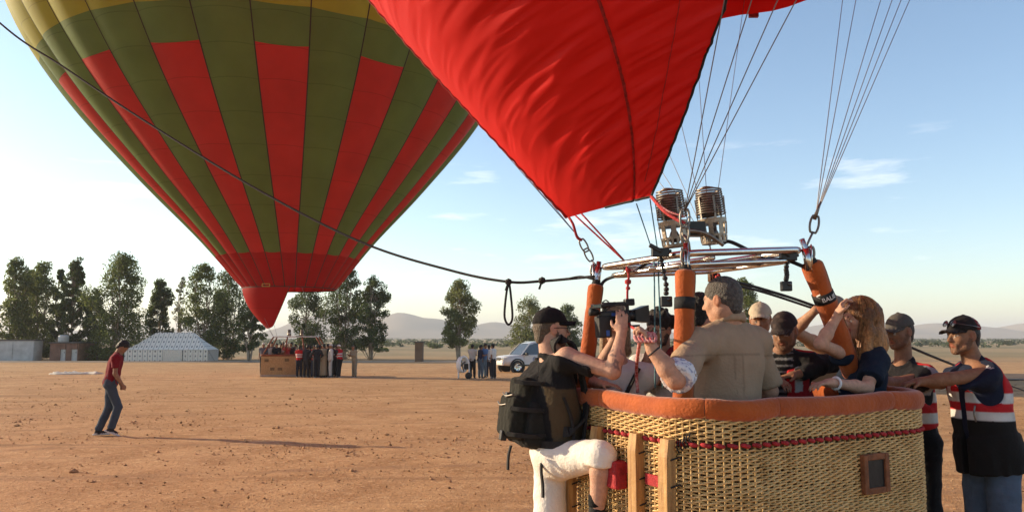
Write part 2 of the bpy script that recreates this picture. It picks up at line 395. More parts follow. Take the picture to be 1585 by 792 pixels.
# ------------------------------------------------------------------ foliage
def leaf_mat(name, c, t=0.48):
    return mat(name, (1, 1, 1), 0.6, var=0.25, vscale=0.5, attr=True, transl=t, spec=0.3)
M['leaf'] = leaf_mat('leaf', None)
M['bark'] = mat('bark', (0.36, 0.29, 0.22), 0.9, vscale=1.5, col2=(0.20, 0.15, 0.11), bump=0.4, bscale=8)
def leaves(centers, radii, per, size, tint, rs, drop=0.0):
    """leaf quads scattered through clumps"""
    N = int(len(centers) * per)
    k = rs.randint(0, len(centers), N)
    d = rs.normal(0, 1, (N, 3)); d /= np.linalg.norm(d, axis=1, keepdims=True)
    rad = rs.uniform(0.25, 1.0, N) ** 0.6
    p = centers[k] + d * rad[:, None] * radii[k]
    a = rs.normal(0, 1, (N, 3)); a[:, 2] -= drop; a /= np.linalg.norm(a, axis=1, keepdims=True)
    b = np.cross(a, rs.normal(0, 1, (N, 3))); b /= np.linalg.norm(b, axis=1, keepdims=True)
    s = size * rs.uniform(0.6, 1.4, (N, 1))
    v = np.stack([p - a * s, p + b * s * 0.42, p + a * s, p - b * s * 0.42], 1).reshape(-1, 3)
    c = np.array(tint)[None] * rs.uniform(0.6, 1.5, (N, 1)) * np.array([1, 1, 1]) + rs.uniform(-0.008, 0.012, (N, 1)) * np.array([1, .6, 0])
    c = np.clip(c, 0.005, 1).repeat(4, 0)
    return v, np.arange(4 * N).reshape(-1, 4), c
def tree(name, base, h, w, label, seed=1, tint=(0.075, 0.105, 0.035), crown0=0.28, nclump=80, per=112, leaf=0.15, stems=3, shape='oval', group='trees behind the field', trunk_r=0.16, cat='tree'):
    rs = np.random.RandomState(seed); base = np.asarray(base, float)
    t = thing(name, base, label, cat, group)
    cs, rr, tr = [], [], MB()
    # clumps through an uneven crown volume
    lob = rs.uniform(0.72, 1.12, 7)
    tries = 0
    while len(cs) < nclump and tries < 6000:
        tries += 1
        z = rs.uniform(crown0, 1.0); f = (z - crown0) / (1 - crown0)
        if shape == 'oval': prof = math.sin(math.pi * min(1, 0.16 + 0.84 * f)) ** 0.55 * (1.0 if f < .55 else 1.06 - 0.35 * (f - .55))
        elif shape == 'column': prof = (0.75 + 0.35 * math.sin(f * 5 + seed)) * (1 - max(0, f - 0.7) * 2.2)
        else: prof = 0.55 + 0.6 * math.sin(math.pi * f) if f < 0.9 else 0.5
        a = rs.uniform(0, 2 * math.pi); prof *= lob[int(a / 6.2832 * 7) % 7] * (0.88 + 0.2 * math.sin(9 * z + seed + a))
        r = w * prof * math.sqrt(rs.uniform(0.05, 1.0))
        c = V(r * math.cos(a), r * math.sin(a), z * h)
        if all(np.linalg.norm(c - q) > 0.16 * w for q in cs[-25:]):
            cs.append(c); rr.append(max(w, 0.11 * h) * rs.uniform(0.17, 0.36) * np.array([1, 1, 0.9]))
    cs, rr = np.array(cs), np.array(rr)
    tops = []
    for k in range(stems):
        a = 6.2832 * k / stems + seed; b = V(0.12 * math.cos(a), 0.12 * math.sin(a), -0.1) * (stems > 1)
        e = V(0.35 * w * math.cos(a), 0.35 * w * math.sin(a), h * rs.uniform(0.75, 0.92))
        pts = bez([b, b * 0.5 + e * 0.3 + V(*rs.normal(0, 0.12, 2), 0), e * 0.65 + V(*rs.normal(0, 0.2, 2), 0), e], 5)
        tr.tube(pts + base, np.linspace(trunk_r, 0.03, len(pts)) / (1 if stems == 1 else 1.25), 7); tops.append(pts)
    for c in cs[::2]:
        pts = tops[rs.randint(len(tops))]
        j = min(range(len(pts)), key=lambda i: abs(pts[i][2] - (c[2] - 0.22 * h)))
        s = pts[j]; mid = (s + c) / 2 + V(0, 0, 0.05 * h * rs.uniform(-1, .4))
        tr.tube(bez([s, mid, c], 3) + base, np.linspace(0.05, 0.015, 7), 5)
    tr.obj('trunk', M['bark'], t, True)
    v, f, c = leaves(cs, rr, per, leaf, tint, rs, 0.6)
    mesh_np('crown', v + base, f, False, c, M['leaf'], t)
    return t
def tree_px(px, top, w_px, Y, label, **k):
    b = at(px, 550, Y); b[2] = float(gz(b[0], Y)); hz = at(px, top, Y)[2] - b[2]
    return tree('eucalyptus_tree', b, hz, w_px * Y / FPX, label, **k)
DG, MG, LG = (0.072, 0.098, 0.030), (0.115, 0.140, 0.038), (0.140, 0.155, 0.050)
tree_px(18, 402, 33, 93, 'leftmost eucalyptus, behind the pale block hut, cut by the picture edge', seed=1, tint=MG, crown0=0.03, nclump=110)
tree_px(60, 409, 36, 96, 'broad eucalyptus behind the gap between the two huts', seed=2, tint=MG, crown0=0.03, nclump=110)
tree_px(88, 416, 14, 98, 'thin dark eucalyptus rising behind the hut with the water tank', seed=3, tint=DG, crown0=0.05, nclump=90, stems=1)
tree_px(111, 401, 21, 92, 'tall narrow eucalyptus just right of the hut with the water tank', seed=4, tint=DG, crown0=0.05, nclump=120, stems=1)
tree_px(180, 398, 49, 90, 'biggest round-headed eucalyptus, behind the walking man in the red shirt', seed=5, tint=MG, crown0=0.05, nclump=150)
tree_px(40, 420, 26, 101, 'lower eucalyptus half hidden between the two leftmost trees', seed=21, tint=DG, crown0=0.03, nclump=90)
tree_px(142, 446, 20, 99, 'low dark tree left of the biggest round-headed eucalyptus', seed=22, tint=DG, crown0=0.03, nclump=80)
tree_px(243, 435, 22, 97, 'slim eucalyptus standing behind the patterned tent ridge', seed=6, tint=DG, crown0=0.04, nclump=110, stems=1)
tree_px(276, 428, 14, 105, 'sparse pale half-bare tree behind the patterned tent', seed=7, tint=(0.13, 0.13, 0.08), nclump=26, per=40, crown0=0.3)
tree_px(312, 411, 38, 93, 'dense eucalyptus behind the right end of the patterned tent', seed=8, tint=MG, crown0=0.03, nclump=100)
tree_px(352, 420, 40, 97, 'eucalyptus whose top is covered by the left edge of the striped balloon', seed=9, tint=DG, crown0=0.10, nclump=90)
tree_px(386, 478, 20, 86, 'small eucalyptus below the balloon mouth, left of its scoop', seed=10, tint=DG, crown0=0.2, nclump=40)
tree_px(478, 438, 34, 100, 'eucalyptus directly behind the passengers in the far basket', seed=11, tint=DG, crown0=0.10, nclump=90)
tree_px(532, 416, 36, 96, 'tall eucalyptus behind the crew right of the far basket', seed=12, tint=DG, crown0=0.12, nclump=100)
tree_px(574, 430, 30, 94, 'rightmost eucalyptus of the dark clump behind the far balloon', seed=13, tint=DG, crown0=0.14, nclump=90)
tree_px(710, 438, 34, 93, 'lone eucalyptus with white trunks in front of the grey hill', seed=14, tint=LG, crown0=0.18, nclump=90, stems=4)
tree_px(820, 463, 36, 118, 'loose pale-green tree behind the white off-road car', seed=15, tint=LG, crown0=0.08, nclump=90)
tree_px(880, 471, 26, 120, 'dark tree right of the cameraman cap, behind the left basket pole', seed=16, tint=DG, crown0=0.08, nclump=70)
tree_px(1152, 432, 34, 95, 'tree seen over the shoulder of the man in the grey-brown shirt', seed=17, tint=MG, crown0=0.12, nclump=80)

def shrub(px, py, wpx, hpx, label, seed, tint=MG):
    p = ground(px, py); s = p[1] / FPX; rs = np.random.RandomState(seed)
    t = thing('shrub', p, label, 'shrub', 'shrubs at the edge of the field')
    w, h = wpx * s / 2, hpx * s
    cs = np.stack([rs.uniform(-1, 1, 26) * w * 0.8, rs.uniform(-1, 1, 26) * w * 0.8, rs.uniform(0.2, 0.85, 26) ** 1.0 * h], 1)
    cs[:, 2] *= 1 - 0.45 * (np.hypot(cs[:, 0], cs[:, 1]) / w / 1.2)
    rr = np.full((26, 3), 0.28 * w) * np.array([1, 1, 0.7])
    tr = MB()
    for k in range(6):
        tr.tube(bez([p + V(0, 0, -0.05), p + cs[k] * V(.5, .5, .6), p + cs[k]], 3), np.linspace(0.04, 0.01, 7), 5)
    tr.obj('stem', M['bark'], t, True)
    v, f, c = leaves(cs, rr, 60, 0.12 * max(1, s * 9), tint, rs)
    mesh_np('foliage', v + p, f, False, c, M['leaf'], t)
shrub(590, 545, 22, 10, 'round green shrub right of the dark clump of trees', 31)
shrub(673, 539, 24, 11, 'round dark shrub left of the lone eucalyptus', 32)
shrub(737, 541, 26, 12, 'pale bush just right of the lone eucalyptus', 33, LG)
shrub(392, 538, 18, 8, 'small bush between the patterned tent and the far basket', 34, LG)
shrub(62, 556, 44, 24, 'dark undergrowth filling the gap between the two huts', 35, DG)
shrub(132, 556, 40, 26, 'dark undergrowth right of the hut with the water tank', 36, DG)
shrub(346, 556, 36, 22, 'green undergrowth right of the patterned tent', 37, DG)
# low scrub on the plain before the hills: nobody could count it
rs = np.random.RandomState(41); N = 1500
yv = rs.uniform(230, 1500, N); xv = rs.uniform(-0.75, 0.85, N) * yv
cs = np.stack([xv, yv, gz(xv, yv) + 0.5], 1); rr = np.stack([rs.uniform(1.5, 5, N), rs.uniform(1, 3, N), rs.uniform(0.5, 1.5, N)], 1)
v, f, c = leaves(cs, rr, 22, 0.9, (0.075, 0.09, 0.045), rs)
tag(mesh_np('scrub', v, f, False, c, M['leaf']), 'low grey-green scrub on the plain before the hills', 'scrub', kind='stuff')

# ------------------------------------------------------------------ huts, tent, booth, sheet
M['block'] = mat('block', (0.48, 0.48, 0.47), 0.9, var=0.18, vscale=1.2, bump=0.3, bscale=10)
M['clay'] = mat('clay', (0.22, 0.12, 0.085), 0.9, var=0.25, vscale=1.5, bump=0.3, bscale=12)
M['clay2'] = mat('clay2', (0.17, 0.11, 0.075), 0.95, var=0.25, vscale=1.0, bump=0.3, bscale=8)
M['door'] = mat('door', (0.55, 0.54, 0.52), 0.6, var=0.1)
M['roofdark'] = mat('roofdark', (0.10, 0.09, 0.085), 0.9, var=0.2)
def hut(x0, x1, ytop, ybot, Y, depth, m, label, doors=(), tank=None, roof=True, name='hut', panels=0):
    a, b = at(x0, ybot, Y), at(x1, ybot, Y); zt = at(x0, ytop, Y)[2]; zb = float(gz(0, Y)) - 0.1
    ctr = (a + b) / 2; ctr[2] = zb; t = thing(name, ctr, label, 'hut')
    hw = (b[0] - a[0]) / 2; zm = (zt + zb) / 2; hh = (zt - zb) / 2; d = depth / 2
    # four walls round a hollow room, front wall split round the doors
    mb = MB(); th = 0.12
    mb.box((ctr[0] - hw + th, Y + d, zm), (th, d - 0.25, hh)); mb.box((ctr[0] + hw - th, Y + d, zm), (th, d - 0.25, hh))
    mb.box((ctr[0], Y + depth - th, zm), (hw, th, hh))
    xs = [a[0]] + [q for pr in doors for q in (at(pr[0], ybot, Y)[0], at(pr[1], ybot, Y)[0])] + [b[0]]
    for i in range(0, len(xs), 2): mb.box(((xs[i] + xs[i + 1]) / 2, Y + th, zm), ((xs[i + 1] - xs[i]) / 2, th, hh))
    for pr in doors:
        p0, p1 = at(pr[0], pr[2], Y), at(pr[1], pr[2], Y)
        mb.box(((p0[0] + p1[0]) / 2, Y + th, (p0[2] + zt) / 2), ((p1[0] - p0[0]) / 2 - 0.003, th, (zt - p0[2]) / 2))
    mb.obj('wall', m, t)
    for pr in doors:
        p0, p1 = at(pr[0], pr[2], Y), at(pr[1], pr[2], Y)
        dm = MB(); dm.box(((p0[0] + p1[0]) / 2, Y + 0.16, (p0[2] + zb) / 2), ((p1[0] - p0[0]) / 2 - 0.02, 0.03, (p0[2] - zb) / 2 - 0.02)); od = dm.obj('door', M['door'], t)
        MB().box((p1[0] - 0.14, Y + 0.11, zb + 1.05), (0.03, 0.02, 0.06)).obj('handle', M['roofdark'], od)
    MB().box((ctr[0], Y + d, zt + 0.07), (hw + 0.12, d + 0.12, 0.07)).obj('roof', M['roofdark'] if roof else m, t)
    if panels:
        for k in range(panels):
            w = 2 * hw / panels; MB().box((a[0] + w * (k + .5), Y - 0.025, zm), (w / 2 - 0.05, 0.022, hh - 0.12)).obj('panel', m, t)
    if tank:
        p0, p1 = at(tank[0], tank[2], Y), at(tank[1], tank[3], Y); r = (p1[0] - p0[0]) / 2
        tm = MB(); tm.lathe((p0[0] + r, Y + 1.2, p1[2]), [(0, 0), (r, 0), (r, (p0[2] - p1[2]) * .42), (r * .97, (p0[2] - p1[2]) * .46), (r, (p0[2] - p1[2]) * .5), (r, (p0[2] - p1[2]) * .9), (r * .6, (p0[2] - p1[2])), (0, (p0[2] - p1[2]))], 20)
        tm.obj('water_tank', M['door'], t, True)
    return t
hut(-46, 51, 527, 562, 88, 1.6, M['block'], 'pale grey panel hut at the far left edge', panels=3)
hut(76, 120, 531, 561, 88, 3.5, M['clay'], 'dark reddish hut with two white doors and a water tank on top', doors=((92, 101, 540), (109, 119, 540)), tank=(82, 96, 518, 530))
hut(144, 190, 541, 559, 92, 1.0, M['clay2'], 'low brown mud shed between the walking man and the patterned tent', name='mud_shed')
hut(642, 654, 530, 551, 82, 1.0, M['clay2'], 'small dark booth standing alone on the field before the hill', name='booth')

def tent():
    Y = 88.0; t = thing('pavilion_tent', V(at(263, 558, Y)[0], Y, float(gz(0, Y))), 'large white tent with rows of dark motifs and a central opening', 'tent')
    m = bpy.data.materials.new('tent_cloth'); m.use_nodes = True; n, l = m.node_tree.nodes, m.node_tree.links; b = n['Principled BSDF']; b.inputs['Roughness'].default_value = 0.9
    tc = n.new('ShaderNodeTexCoord'); sp = n.new('ShaderNodeSeparateXYZ'); l.new(tc.outputs['Object'], sp.inputs[0])
    def mth(op, a, b_=None, c_=None):
        x = n.new('ShaderNodeMath'); x.operation = op
        for i, s in enumerate((a, b_, c_)):
            if s is None: continue
            if isinstance(s, (int, float)): x.inputs[i].default_value = s
            else: l.new(s, x.inputs[i])
        return x.outputs[0]
    fx = mth('PINGPONG', sp.outputs[0], 0.29); fz = mth('PINGPONG', sp.outputs[2], 0.27)
    dot = mth('LESS_THAN', mth('ADD', mth('POWER', mth('DIVIDE', fx, 0.085), 2), mth('POWER', mth('DIVIDE', fz, 0.10), 2)), 1.0)
    line = mth('LESS_THAN', mth('SUBTRACT', 0.29, fx), 0.028)
    k = mth('MAXIMUM', mth('MULTIPLY', dot, 0.85), mth('MULTIPLY', line, 0.7))
    mx = n.new('ShaderNodeMix'); mx.data_type = 'RGBA'; l.new(k, mx.inputs[0]); mx.inputs[6].default_value = (0.86, 0.78, 0.69, 1); mx.inputs[7].default_value = (0.09, 0.08, 0.10, 1)
    l.new(mx.outputs[2], b.inputs['Base Color'])
    plain = mat('tent_plain', (0.82, 0.74, 0.65), 0.9, var=0.08)
    L, Rr, rl, rr_ = [at(q, 541, Y)[0] for q in (193, 322, 231, 290)]
    ze, zr, zb = at(0, 541, Y)[2], at(0, 514, Y)[2], float(gz(0, Y)); D = 3.2
    def sag(a, b_, c, d_, k=0.12):   # a-b top edge, c-d bottom edge; sagging panel
        s = np.linspace(0, 1, 13)[:, None, None]; u = np.linspace(0, 1, 13)[None, :, None]
        G = (a * (1 - s) + b_ * s) * (1 - u) + (c * (1 - s) + d_ * s) * u
        G[..., 2] -= (k * 4 * (u * (1 - u)))[..., 0] * (0.8 + 0.2 * np.cos(s[..., 0] * 25)); return G
    A, B = V(rl, Y + D / 2, zr), V(rr_, Y + D / 2, zr)
    c = [V(L, Y, ze), V(Rr, Y, ze), V(Rr, Y + D, ze), V(L, Y + D, ze)]
    rf = MB(); rf.sheet(sag(A, B, c[0], c[1])); rf.sheet(sag(B, A, c[2], c[3])); rf.sheet(sag(B, B, c[1], c[2])); rf.sheet(sag(A, A, c[3], c[0]))
    rf.obj('roof', m, t, True)
    x1, x2 = at(254, 541, Y)[0], at(283, 541, Y)[0]
    def wall(p, q, nm, mm, out=0.0):
        s = np.linspace(0, 1, 40)[:, None]; P = p * (1 - s) + q * s; nn = nrm(np.cross(q - p, UP)); P = P + nn * (0.05 * np.sin(s * 60) + out)
        G = np.stack([P + V(0, 0, ze - 0.02), P + V(0, 0, zb - 0.03)], 1); w = MB(); w.sheet(G); return w.obj(nm, mm, t, True)
    z0 = V(1, 1, 0)
    wall(c[0] * z0, V(x1, Y, 0), 'wall', m); wall(V(x2, Y, 0), c[1] * z0, 'wall', m); wall(c[1] * z0, c[2] * z0, 'wall', m); wall(c[2] * z0, c[3] * z0, 'wall', m); wall(c[3] * z0, c[0] * z0, 'wall', m)
    wall(V(x1, Y - 0.05, 0), V(x2, Y - 0.05, 0), 'door_curtain', plain, 0.1)
    for q in (A, B): MB().tube([V(q[0], q[1], zb), q], 0.06, 8).obj('pole', M['bark'], t, True)
    for q in (c[0], c[1]): MB().tube([q, V(q[0] + np.sign(q[0] - t.location[0]) * 1.2, Y - 1.0, zb)], 0.015, 5).obj('guy_rope', M['black_rope'], t)
tent()
def ground_sheet():
    p = ground(118, 578.5); t_ = np.linspace(0, 1, 46); rs = np.random.RandomState(3)
    S, U = np.meshgrid(t_, np.linspace(0, 1, 20), indexing='ij')
    X = p[0] + (S - .5) * 2.7 + 0.1 * np.sin(U * 9); Yv = p[1] + (U - .5) * 1.5 * (0.7 + 0.3 * np.sin(S * 6))
    q = np.stack([X.ravel() * 2.2, Yv.ravel() * 2.2, 0 * X.ravel()], 1)
    Z = gz(X, Yv) + 0.05 + np.abs(fbm(q, 3)).reshape(X.shape) * 0.11 * (1 + 1.2 * np.exp(-((S - .3) / .12) ** 2)) * np.sin(np.pi * U) ** .5
    Z[0], Z[-1], Z[:, 0], Z[:, -1] = [gz(0, p[1]) + 0.015] * 4
    tag(MB().sheet(np.stack([X, Yv, Z], -1)).obj('ground_sheet', mat('sheet_cloth', (0.66, 0.60, 0.50), 0.9, var=0.08), None, True), 'crumpled cream cloth lying on the field left of the walking man', 'ground sheet')
ground_sheet()
# ------------------------------------------------------------------ balloon fabric
def nylon(name, c, t=0.45, rough=0.5, var=0.10, fold=0.0):
    m = mat(name, c, rough, var=var, vscale=0.7, transl=t, spec=0.22, bump=0.25 if not fold else fold, bscale=1.6 if not fold else 3.0)
    if not fold:    # the stitched joints between the rows of panels
        n, l = m.node_tree.nodes, m.node_tree.links; tc = n['Texture Coordinate']; sp = n.new('ShaderNodeSeparateXYZ'); l.new(tc.outputs['Object'], sp.inputs[0])
        pg = n.new('ShaderNodeMath'); pg.operation = 'PINGPONG'; pg.inputs[1].default_value = 0.62; l.new(sp.outputs[2], pg.inputs[0])
        lt = n.new('ShaderNodeMath'); lt.operation = 'LESS_THAN'; lt.inputs[1].default_value = 0.016; l.new(pg.outputs[0], lt.inputs[0])
        k = n.new('ShaderNodeMath'); k.operation = 'MULTIPLY_ADD'; k.inputs[1].default_value = -0.22; k.inputs[2].default_value = 1.0; l.new(lt.outputs[0], k.inputs[0])
        mx = n.new('ShaderNodeMix'); mx.data_type = 'RGBA'; mx.blend_type = 'MULTIPLY'; mx.inputs[0].default_value = 1.0
        b = n['Principled BSDF']; src = b.inputs['Base Color'].links[0].from_socket; cb = n.new('ShaderNodeCombineColor'); [l.new(k.outputs[0], cb.inputs[i]) for i in range(3)]
        l.new(src, mx.inputs[6]); l.new(cb.outputs[0], mx.inputs[7]); l.new(mx.outputs[2], b.inputs['Base Color']); l.new(mx.outputs[2], n['Translucent BSDF'].inputs[0])
    return m
M['n_red'] = nylon('nylon_red', (0.56, 0.032, 0.030)); M['n_olive'] = nylon('nylon_olive', (0.135, 0.225, 0.065)); M['n_yellow'] = nylon('nylon_yellow', (0.37, 0.375, 0.040))
M['n_dred'] = nylon('nylon_deep_red', (0.40, 0.006, 0.008)); M['scoop'] = nylon('scoop_red', (0.60, 0.011, 0.010), 0.20, 0.62, 0.05, 0.18)
M['tape'] = mat('load_tape', (0.035, 0.025, 0.02), 0.8, var=0.2)

def spline1(xs, ys, q):
    """monotone-ish cubic through profile points"""
    xs, ys = np.array(xs, float), np.array(ys, float); m = np.gradient(ys, xs)
    i = np.clip(np.searchsorted(xs, q) - 1, 0, len(xs) - 2); h = xs[i + 1] - xs[i]; t = (q - xs[i]) / h
    return (2 * t ** 3 - 3 * t ** 2 + 1) * ys[i] + (t ** 3 - 2 * t ** 2 + t) * h * m[i] + (-2 * t ** 3 + 3 * t ** 2) * ys[i + 1] + (t ** 3 - t ** 2) * h * m[i + 1]

def envelope(parent, center, prof, ngore, phase, colour_fn, mats, nz=90, nt=11, bulge=0.21, zbreaks=(), tape_w=0.05):
    zs, rs_ = zip(*prof)
    q = np.unique(np.concatenate([np.linspace(zs[0], zs[-1], nz), np.array(zbreaks)]))
    r = np.maximum(spline1(zs, rs_, q), 0.02)
    cx = lambda z: center(z)
    da = 2 * math.pi / ngore; slope = np.gradient(r, q); nl = np.sqrt(1 + slope ** 2)
    for i in range(ngore):
        a0 = phase + i * da
        s = np.linspace(0, 1, nt)
        G = np.zeros((len(q), nt, 3))
        for k, z in enumerate(q):
            c = cx(z); an = a0 + s * da
            # the chord bulges outwards between the two load tapes
            rb = r[k] * math.cos(da / 2) / np.cos((s - .5) * da)
            e = bulge * r[k] * da * 4 * s * (1 - s) * 0.55
            G[k, :, 0] = c[0] + (rb + e / nl[k]) * np.cos(an); G[k, :, 1] = c[1] + (rb + e / nl[k]) * np.sin(an); G[k, :, 2] = z - e * slope[k] / nl[k] * (1 if k > 0 else 0)
        # slack ripples just above the mouth and small seam pucker at each panel row
        mb = MB(); mb.sheet(G); zc = (q[:-1] + q[1:]) / 2
        fm = np.repeat([colour_fn(i, z) for z in zc], nt - 1)
        o = mesh_np('gore', np.concatenate(mb.v), [np.concatenate(a) for a in mb.f.values()], True, None, mats, parent, fmat=fm)
        c = np.array([cx(z) for z in q]); P = np.stack([c[:, 0] + r * math.cos(a0) * 1.002, c[:, 1] + r * math.sin(a0) * 1.002, q], 1)
        tn = V(-math.sin(a0), math.cos(a0), 0) * tape_w / 2
        t = MB(); t.sheet(np.stack([P - tn, P + V(math.cos(a0), math.sin(a0), -0.3) * 0.012, P + tn], 1)); t.obj('load_tape', M['tape'], parent, True)
    return q, r

# ------------------------------------------------------------------ far balloon
FB_Y = 43.0
fz = float(gz(0, FB_Y))
fbx = at(449, 447, FB_Y)[0]
far = thing('hot_air_balloon', V(fbx, FB_Y, fz), 'standing balloon striped red and olive green with a yellow band, behind at left', 'hot air balloon')
fcen = lambda z: (fbx - 0.062 * (z - 4.4), FB_Y)
z_red, z_str, z_yel = 6.05, 14.5, 15.95
def fcol(i, z):
    if z < z_red: return 3
    if z < z_str: return 0 if i % 2 == 0 else 1
    if z < z_yel: return 1
    if z < 24: return 2
    return 1 if z < 31 else 0
NG = 30
FPROF = [(4.35, 2.55), (5.3, 3.3), (6.6, 4.35), (10.4, 7.8), (14.3, 11.0), (17.5, 12.95), (20.7, 14.15), (26, 15.2), (31, 14.8), (36, 12.0), (39, 8.0), (40.5, 3.5), (40.8, 0.05)]
envelope(far, fcen, FPROF, NG, -math.pi / 2 + R_(-2.0) - 2 * math.pi / NG + R_(0), lambda i, z: fcol(i, z), [M['n_red'], M['n_olive'], M['n_yellow'], M['n_dred']], zbreaks=(z_red, z_str, z_yel), tape_w=0.055)
# red mouth skirt hanging from the lowest ring, with a black hem and a small pale maker's patch
def ring(cx, cy, z, r, n=96): a = np.linspace(0, 2 * math.pi, n, endpoint=False); return np.stack([cx + r * np.cos(a), cy + r * np.sin(a), z + 0 * a], 1)
MB().tube(ring(fbx, FB_Y, 4.33, 2.56), 0.028, 6, closed=True).obj('mouth_hem', M['tape'], far, True)
pc = at(412, 441, FB_Y - 2.62)
pt = MB()
for q in ((-.2, 0, .01, .07), (.2, 0, .01, .07), (0, .07, .21, .01), (0, -.07, .21, .01)): pt.box(pc + V(q[0], -0.04, q[1]), (q[2], 0.008, q[3]))
pt.obj('patch_outline', mat('patch_yellow', (0.55, 0.45, 0.10), 0.7), far)

def scoop_grid(C, rm, zm, a0, span, B, hw, bdir, bulge, ns=60, ntt=80, wr=0.0, tip=0.0, seed=0, bo=0.22):
    s = np.linspace(-1, 1, ns); t = np.linspace(0, 1, ntt)
    S, T = np.meshgrid(s, t, indexing='ij')
    an = a0 + S * span
    top = np.stack([C[0] + rm * np.cos(an), C[1] + rm * np.sin(an), zm + 0 * an], -1)
    out = V(math.cos(a0), math.sin(a0), 0)
    bot = B + S[..., None] * hw * np.asarray(bdir) + out * (bo * hw * np.cos(S * math.pi / 2))[..., None] - UP * (tip * np.sqrt(np.clip(1 - S * S, 0, 1)))[..., None]
    P = top * (1 - T[..., None]) + bot * T[..., None]
    nn = np.stack([np.cos(an), np.sin(an), -0.6 + 0 * an], -1); nn /= np.linalg.norm(nn, axis=-1, keepdims=True)
    P = P + nn * (bulge * np.sin(np.pi * np.clip(T, 0, 1) ** 0.85) * (0.25 + 0.75 * np.cos(S * math.pi / 2)))[..., None]
    return S, T, P, nn
S, T, P, nn = scoop_grid((fbx, FB_Y), 2.57, 4.33, R_(214), R_(72), at(418, 501, FB_Y - 0.6), 0.60, nrm(V(0.62, -0.78, 0)), 0.24, tip=0.26)
MB().sheet(P).obj('scoop', M['n_dred'], far, True)
for sgn in (0, -1):
    MB().tube(P[sgn], 0.022, 5).obj('scoop_edge', M['tape'], far, True)

# ------------------------------------------------------------------ near balloon: frame corners and basket axes
C0 = V(0.954, 3.744, 0.0); C0P = V(0.86, 3.92, 0.0); bu = nrm(V(0.883, 0.469, 0)); bv = V(-bu[1], bu[0], 0)
BL, BW = 1.84, 1.40
def BP(a, b, z): return C0P + bu * a + bv * b + V(0, 0, z + float(gz(0, 4.5)))
def BK(a, b, z): return C0 + bu * a + bv * b + V(0, 0, z + float(gz(0, 4.5)))
fN, fR, fL, fF = at(1061, 392, 4.3), at(1247, 386, 4.67), at(926, 414, 5.02), at(1100, 408, 5.48)
near = thing('hot_air_balloon', BK(BL / 2, BW / 2, 0), 'huge red balloon overhead, its wrinkled red scoop hanging above the near basket', 'hot air balloon')
NC = (1.05, 5.1); NR = 3.15; NZ = 5.32
ncen = lambda z: (NC[0] - 0.03 * (z - NZ), NC[1] + 0.02 * (z - NZ))
NPROF = [(NZ, NR), (6.4, 4.1), (9.5, 7.0), (13, 10.2), (16.5, 12.7), (21, 14.6), (26, 14.9), (31, 12.6), (34, 8.8), (35.6, 3.5), (35.9, 0.05)]
envelope(near, ncen, NPROF, 24, R_(4), lambda i, z: 0, [M['n_red']], nz=44, nt=7, zbreaks=())
MB().tube(ring(NC[0], NC[1], NZ - 0.02, NR), 0.02, 6, closed=True).obj('mouth_hem', M['tape'], near, True)
# mouth skirt below the hem
an = np.linspace(0, 2 * math.pi, 121); zz = np.array([0, -.12, -.25])
MB().sheet(np.stack([np.stack([NC[0] + (NR - 0.02 + 0.01 * np.sin(an * 30)) * np.cos(an), NC[1] + (NR - 0.02 + 0.01 * np.sin(an * 30)) * np.sin(an), NZ + z + 0.02 * np.sin(an * 24) * (z < -.2)], 1) for z in zz], 0)).obj('skirt', M['scoop'], near, True)

SB = (at(878, 337, 5.02) + at(1008, 304, 4.42)) / 2; sb_d = at(1008, 304, 4.42) - at(878, 337, 5.02); SHW = np.linalg.norm(sb_d) / 2
S, T, P, nn = scoop_grid(NC, NR - 0.03, NZ - 0.05, R_(234), R_(46), SB, SHW, nrm(sb_d), 0.34, ns=190, ntt=320, tip=0.0, bo=0.05)
# gathered wrinkles that cross the scoop, strongest beside the middle seam
def ridged(u, v, o):
    return 1 - 2 * np.abs(vnoise(np.stack([u.ravel() + o, v.ravel() + o * 1.7, 0 * u.ravel() + o], 1)).reshape(u.shape))
U_ = S * 1.3; 
slant = T + 0.10 * S
w1 = ridged(U_ * 0.9, slant * 15, 3.1); w2 = ridged(U_ * 1.3 + .5, slant * 40, 9.7); w3 = ridged(U_ * 2.2 + slant * 2, slant * 85, 5.5)
msk = np.clip(0.5 + 0.9 * vnoise(np.stack([S.ravel() * 2.1 + 4, T.ravel() * 4 + 1, 0 * S.ravel()], 1)).reshape(S.shape), 0, 1)
amp = np.clip((T - 0.02) / 0.15, 0, 1) * np.clip((1.02 - T) / 0.16, 0, 1) * (0.22 + 0.95 * np.exp(-((S - 0.15 - 0.75 * (T - 0.4)) / 0.45) ** 2) + 0.25 * np.clip(S - 0.2, 0, 1)) * (0.30 + 0.70 * np.clip(np.abs(S - 0.20 - 0.75 * (T - 0.4)) / 0.07, 0, 1))
P = P + nn * (amp * (0.010 * w1 + (0.022 * w2 + 0.015 * w3) * msk))[..., None]
edge_l = np.exp(-((S + 1) / 0.05) ** 2)
P = P + nn * (edge_l * 0.003 * np.sin(T * 260))[..., None]
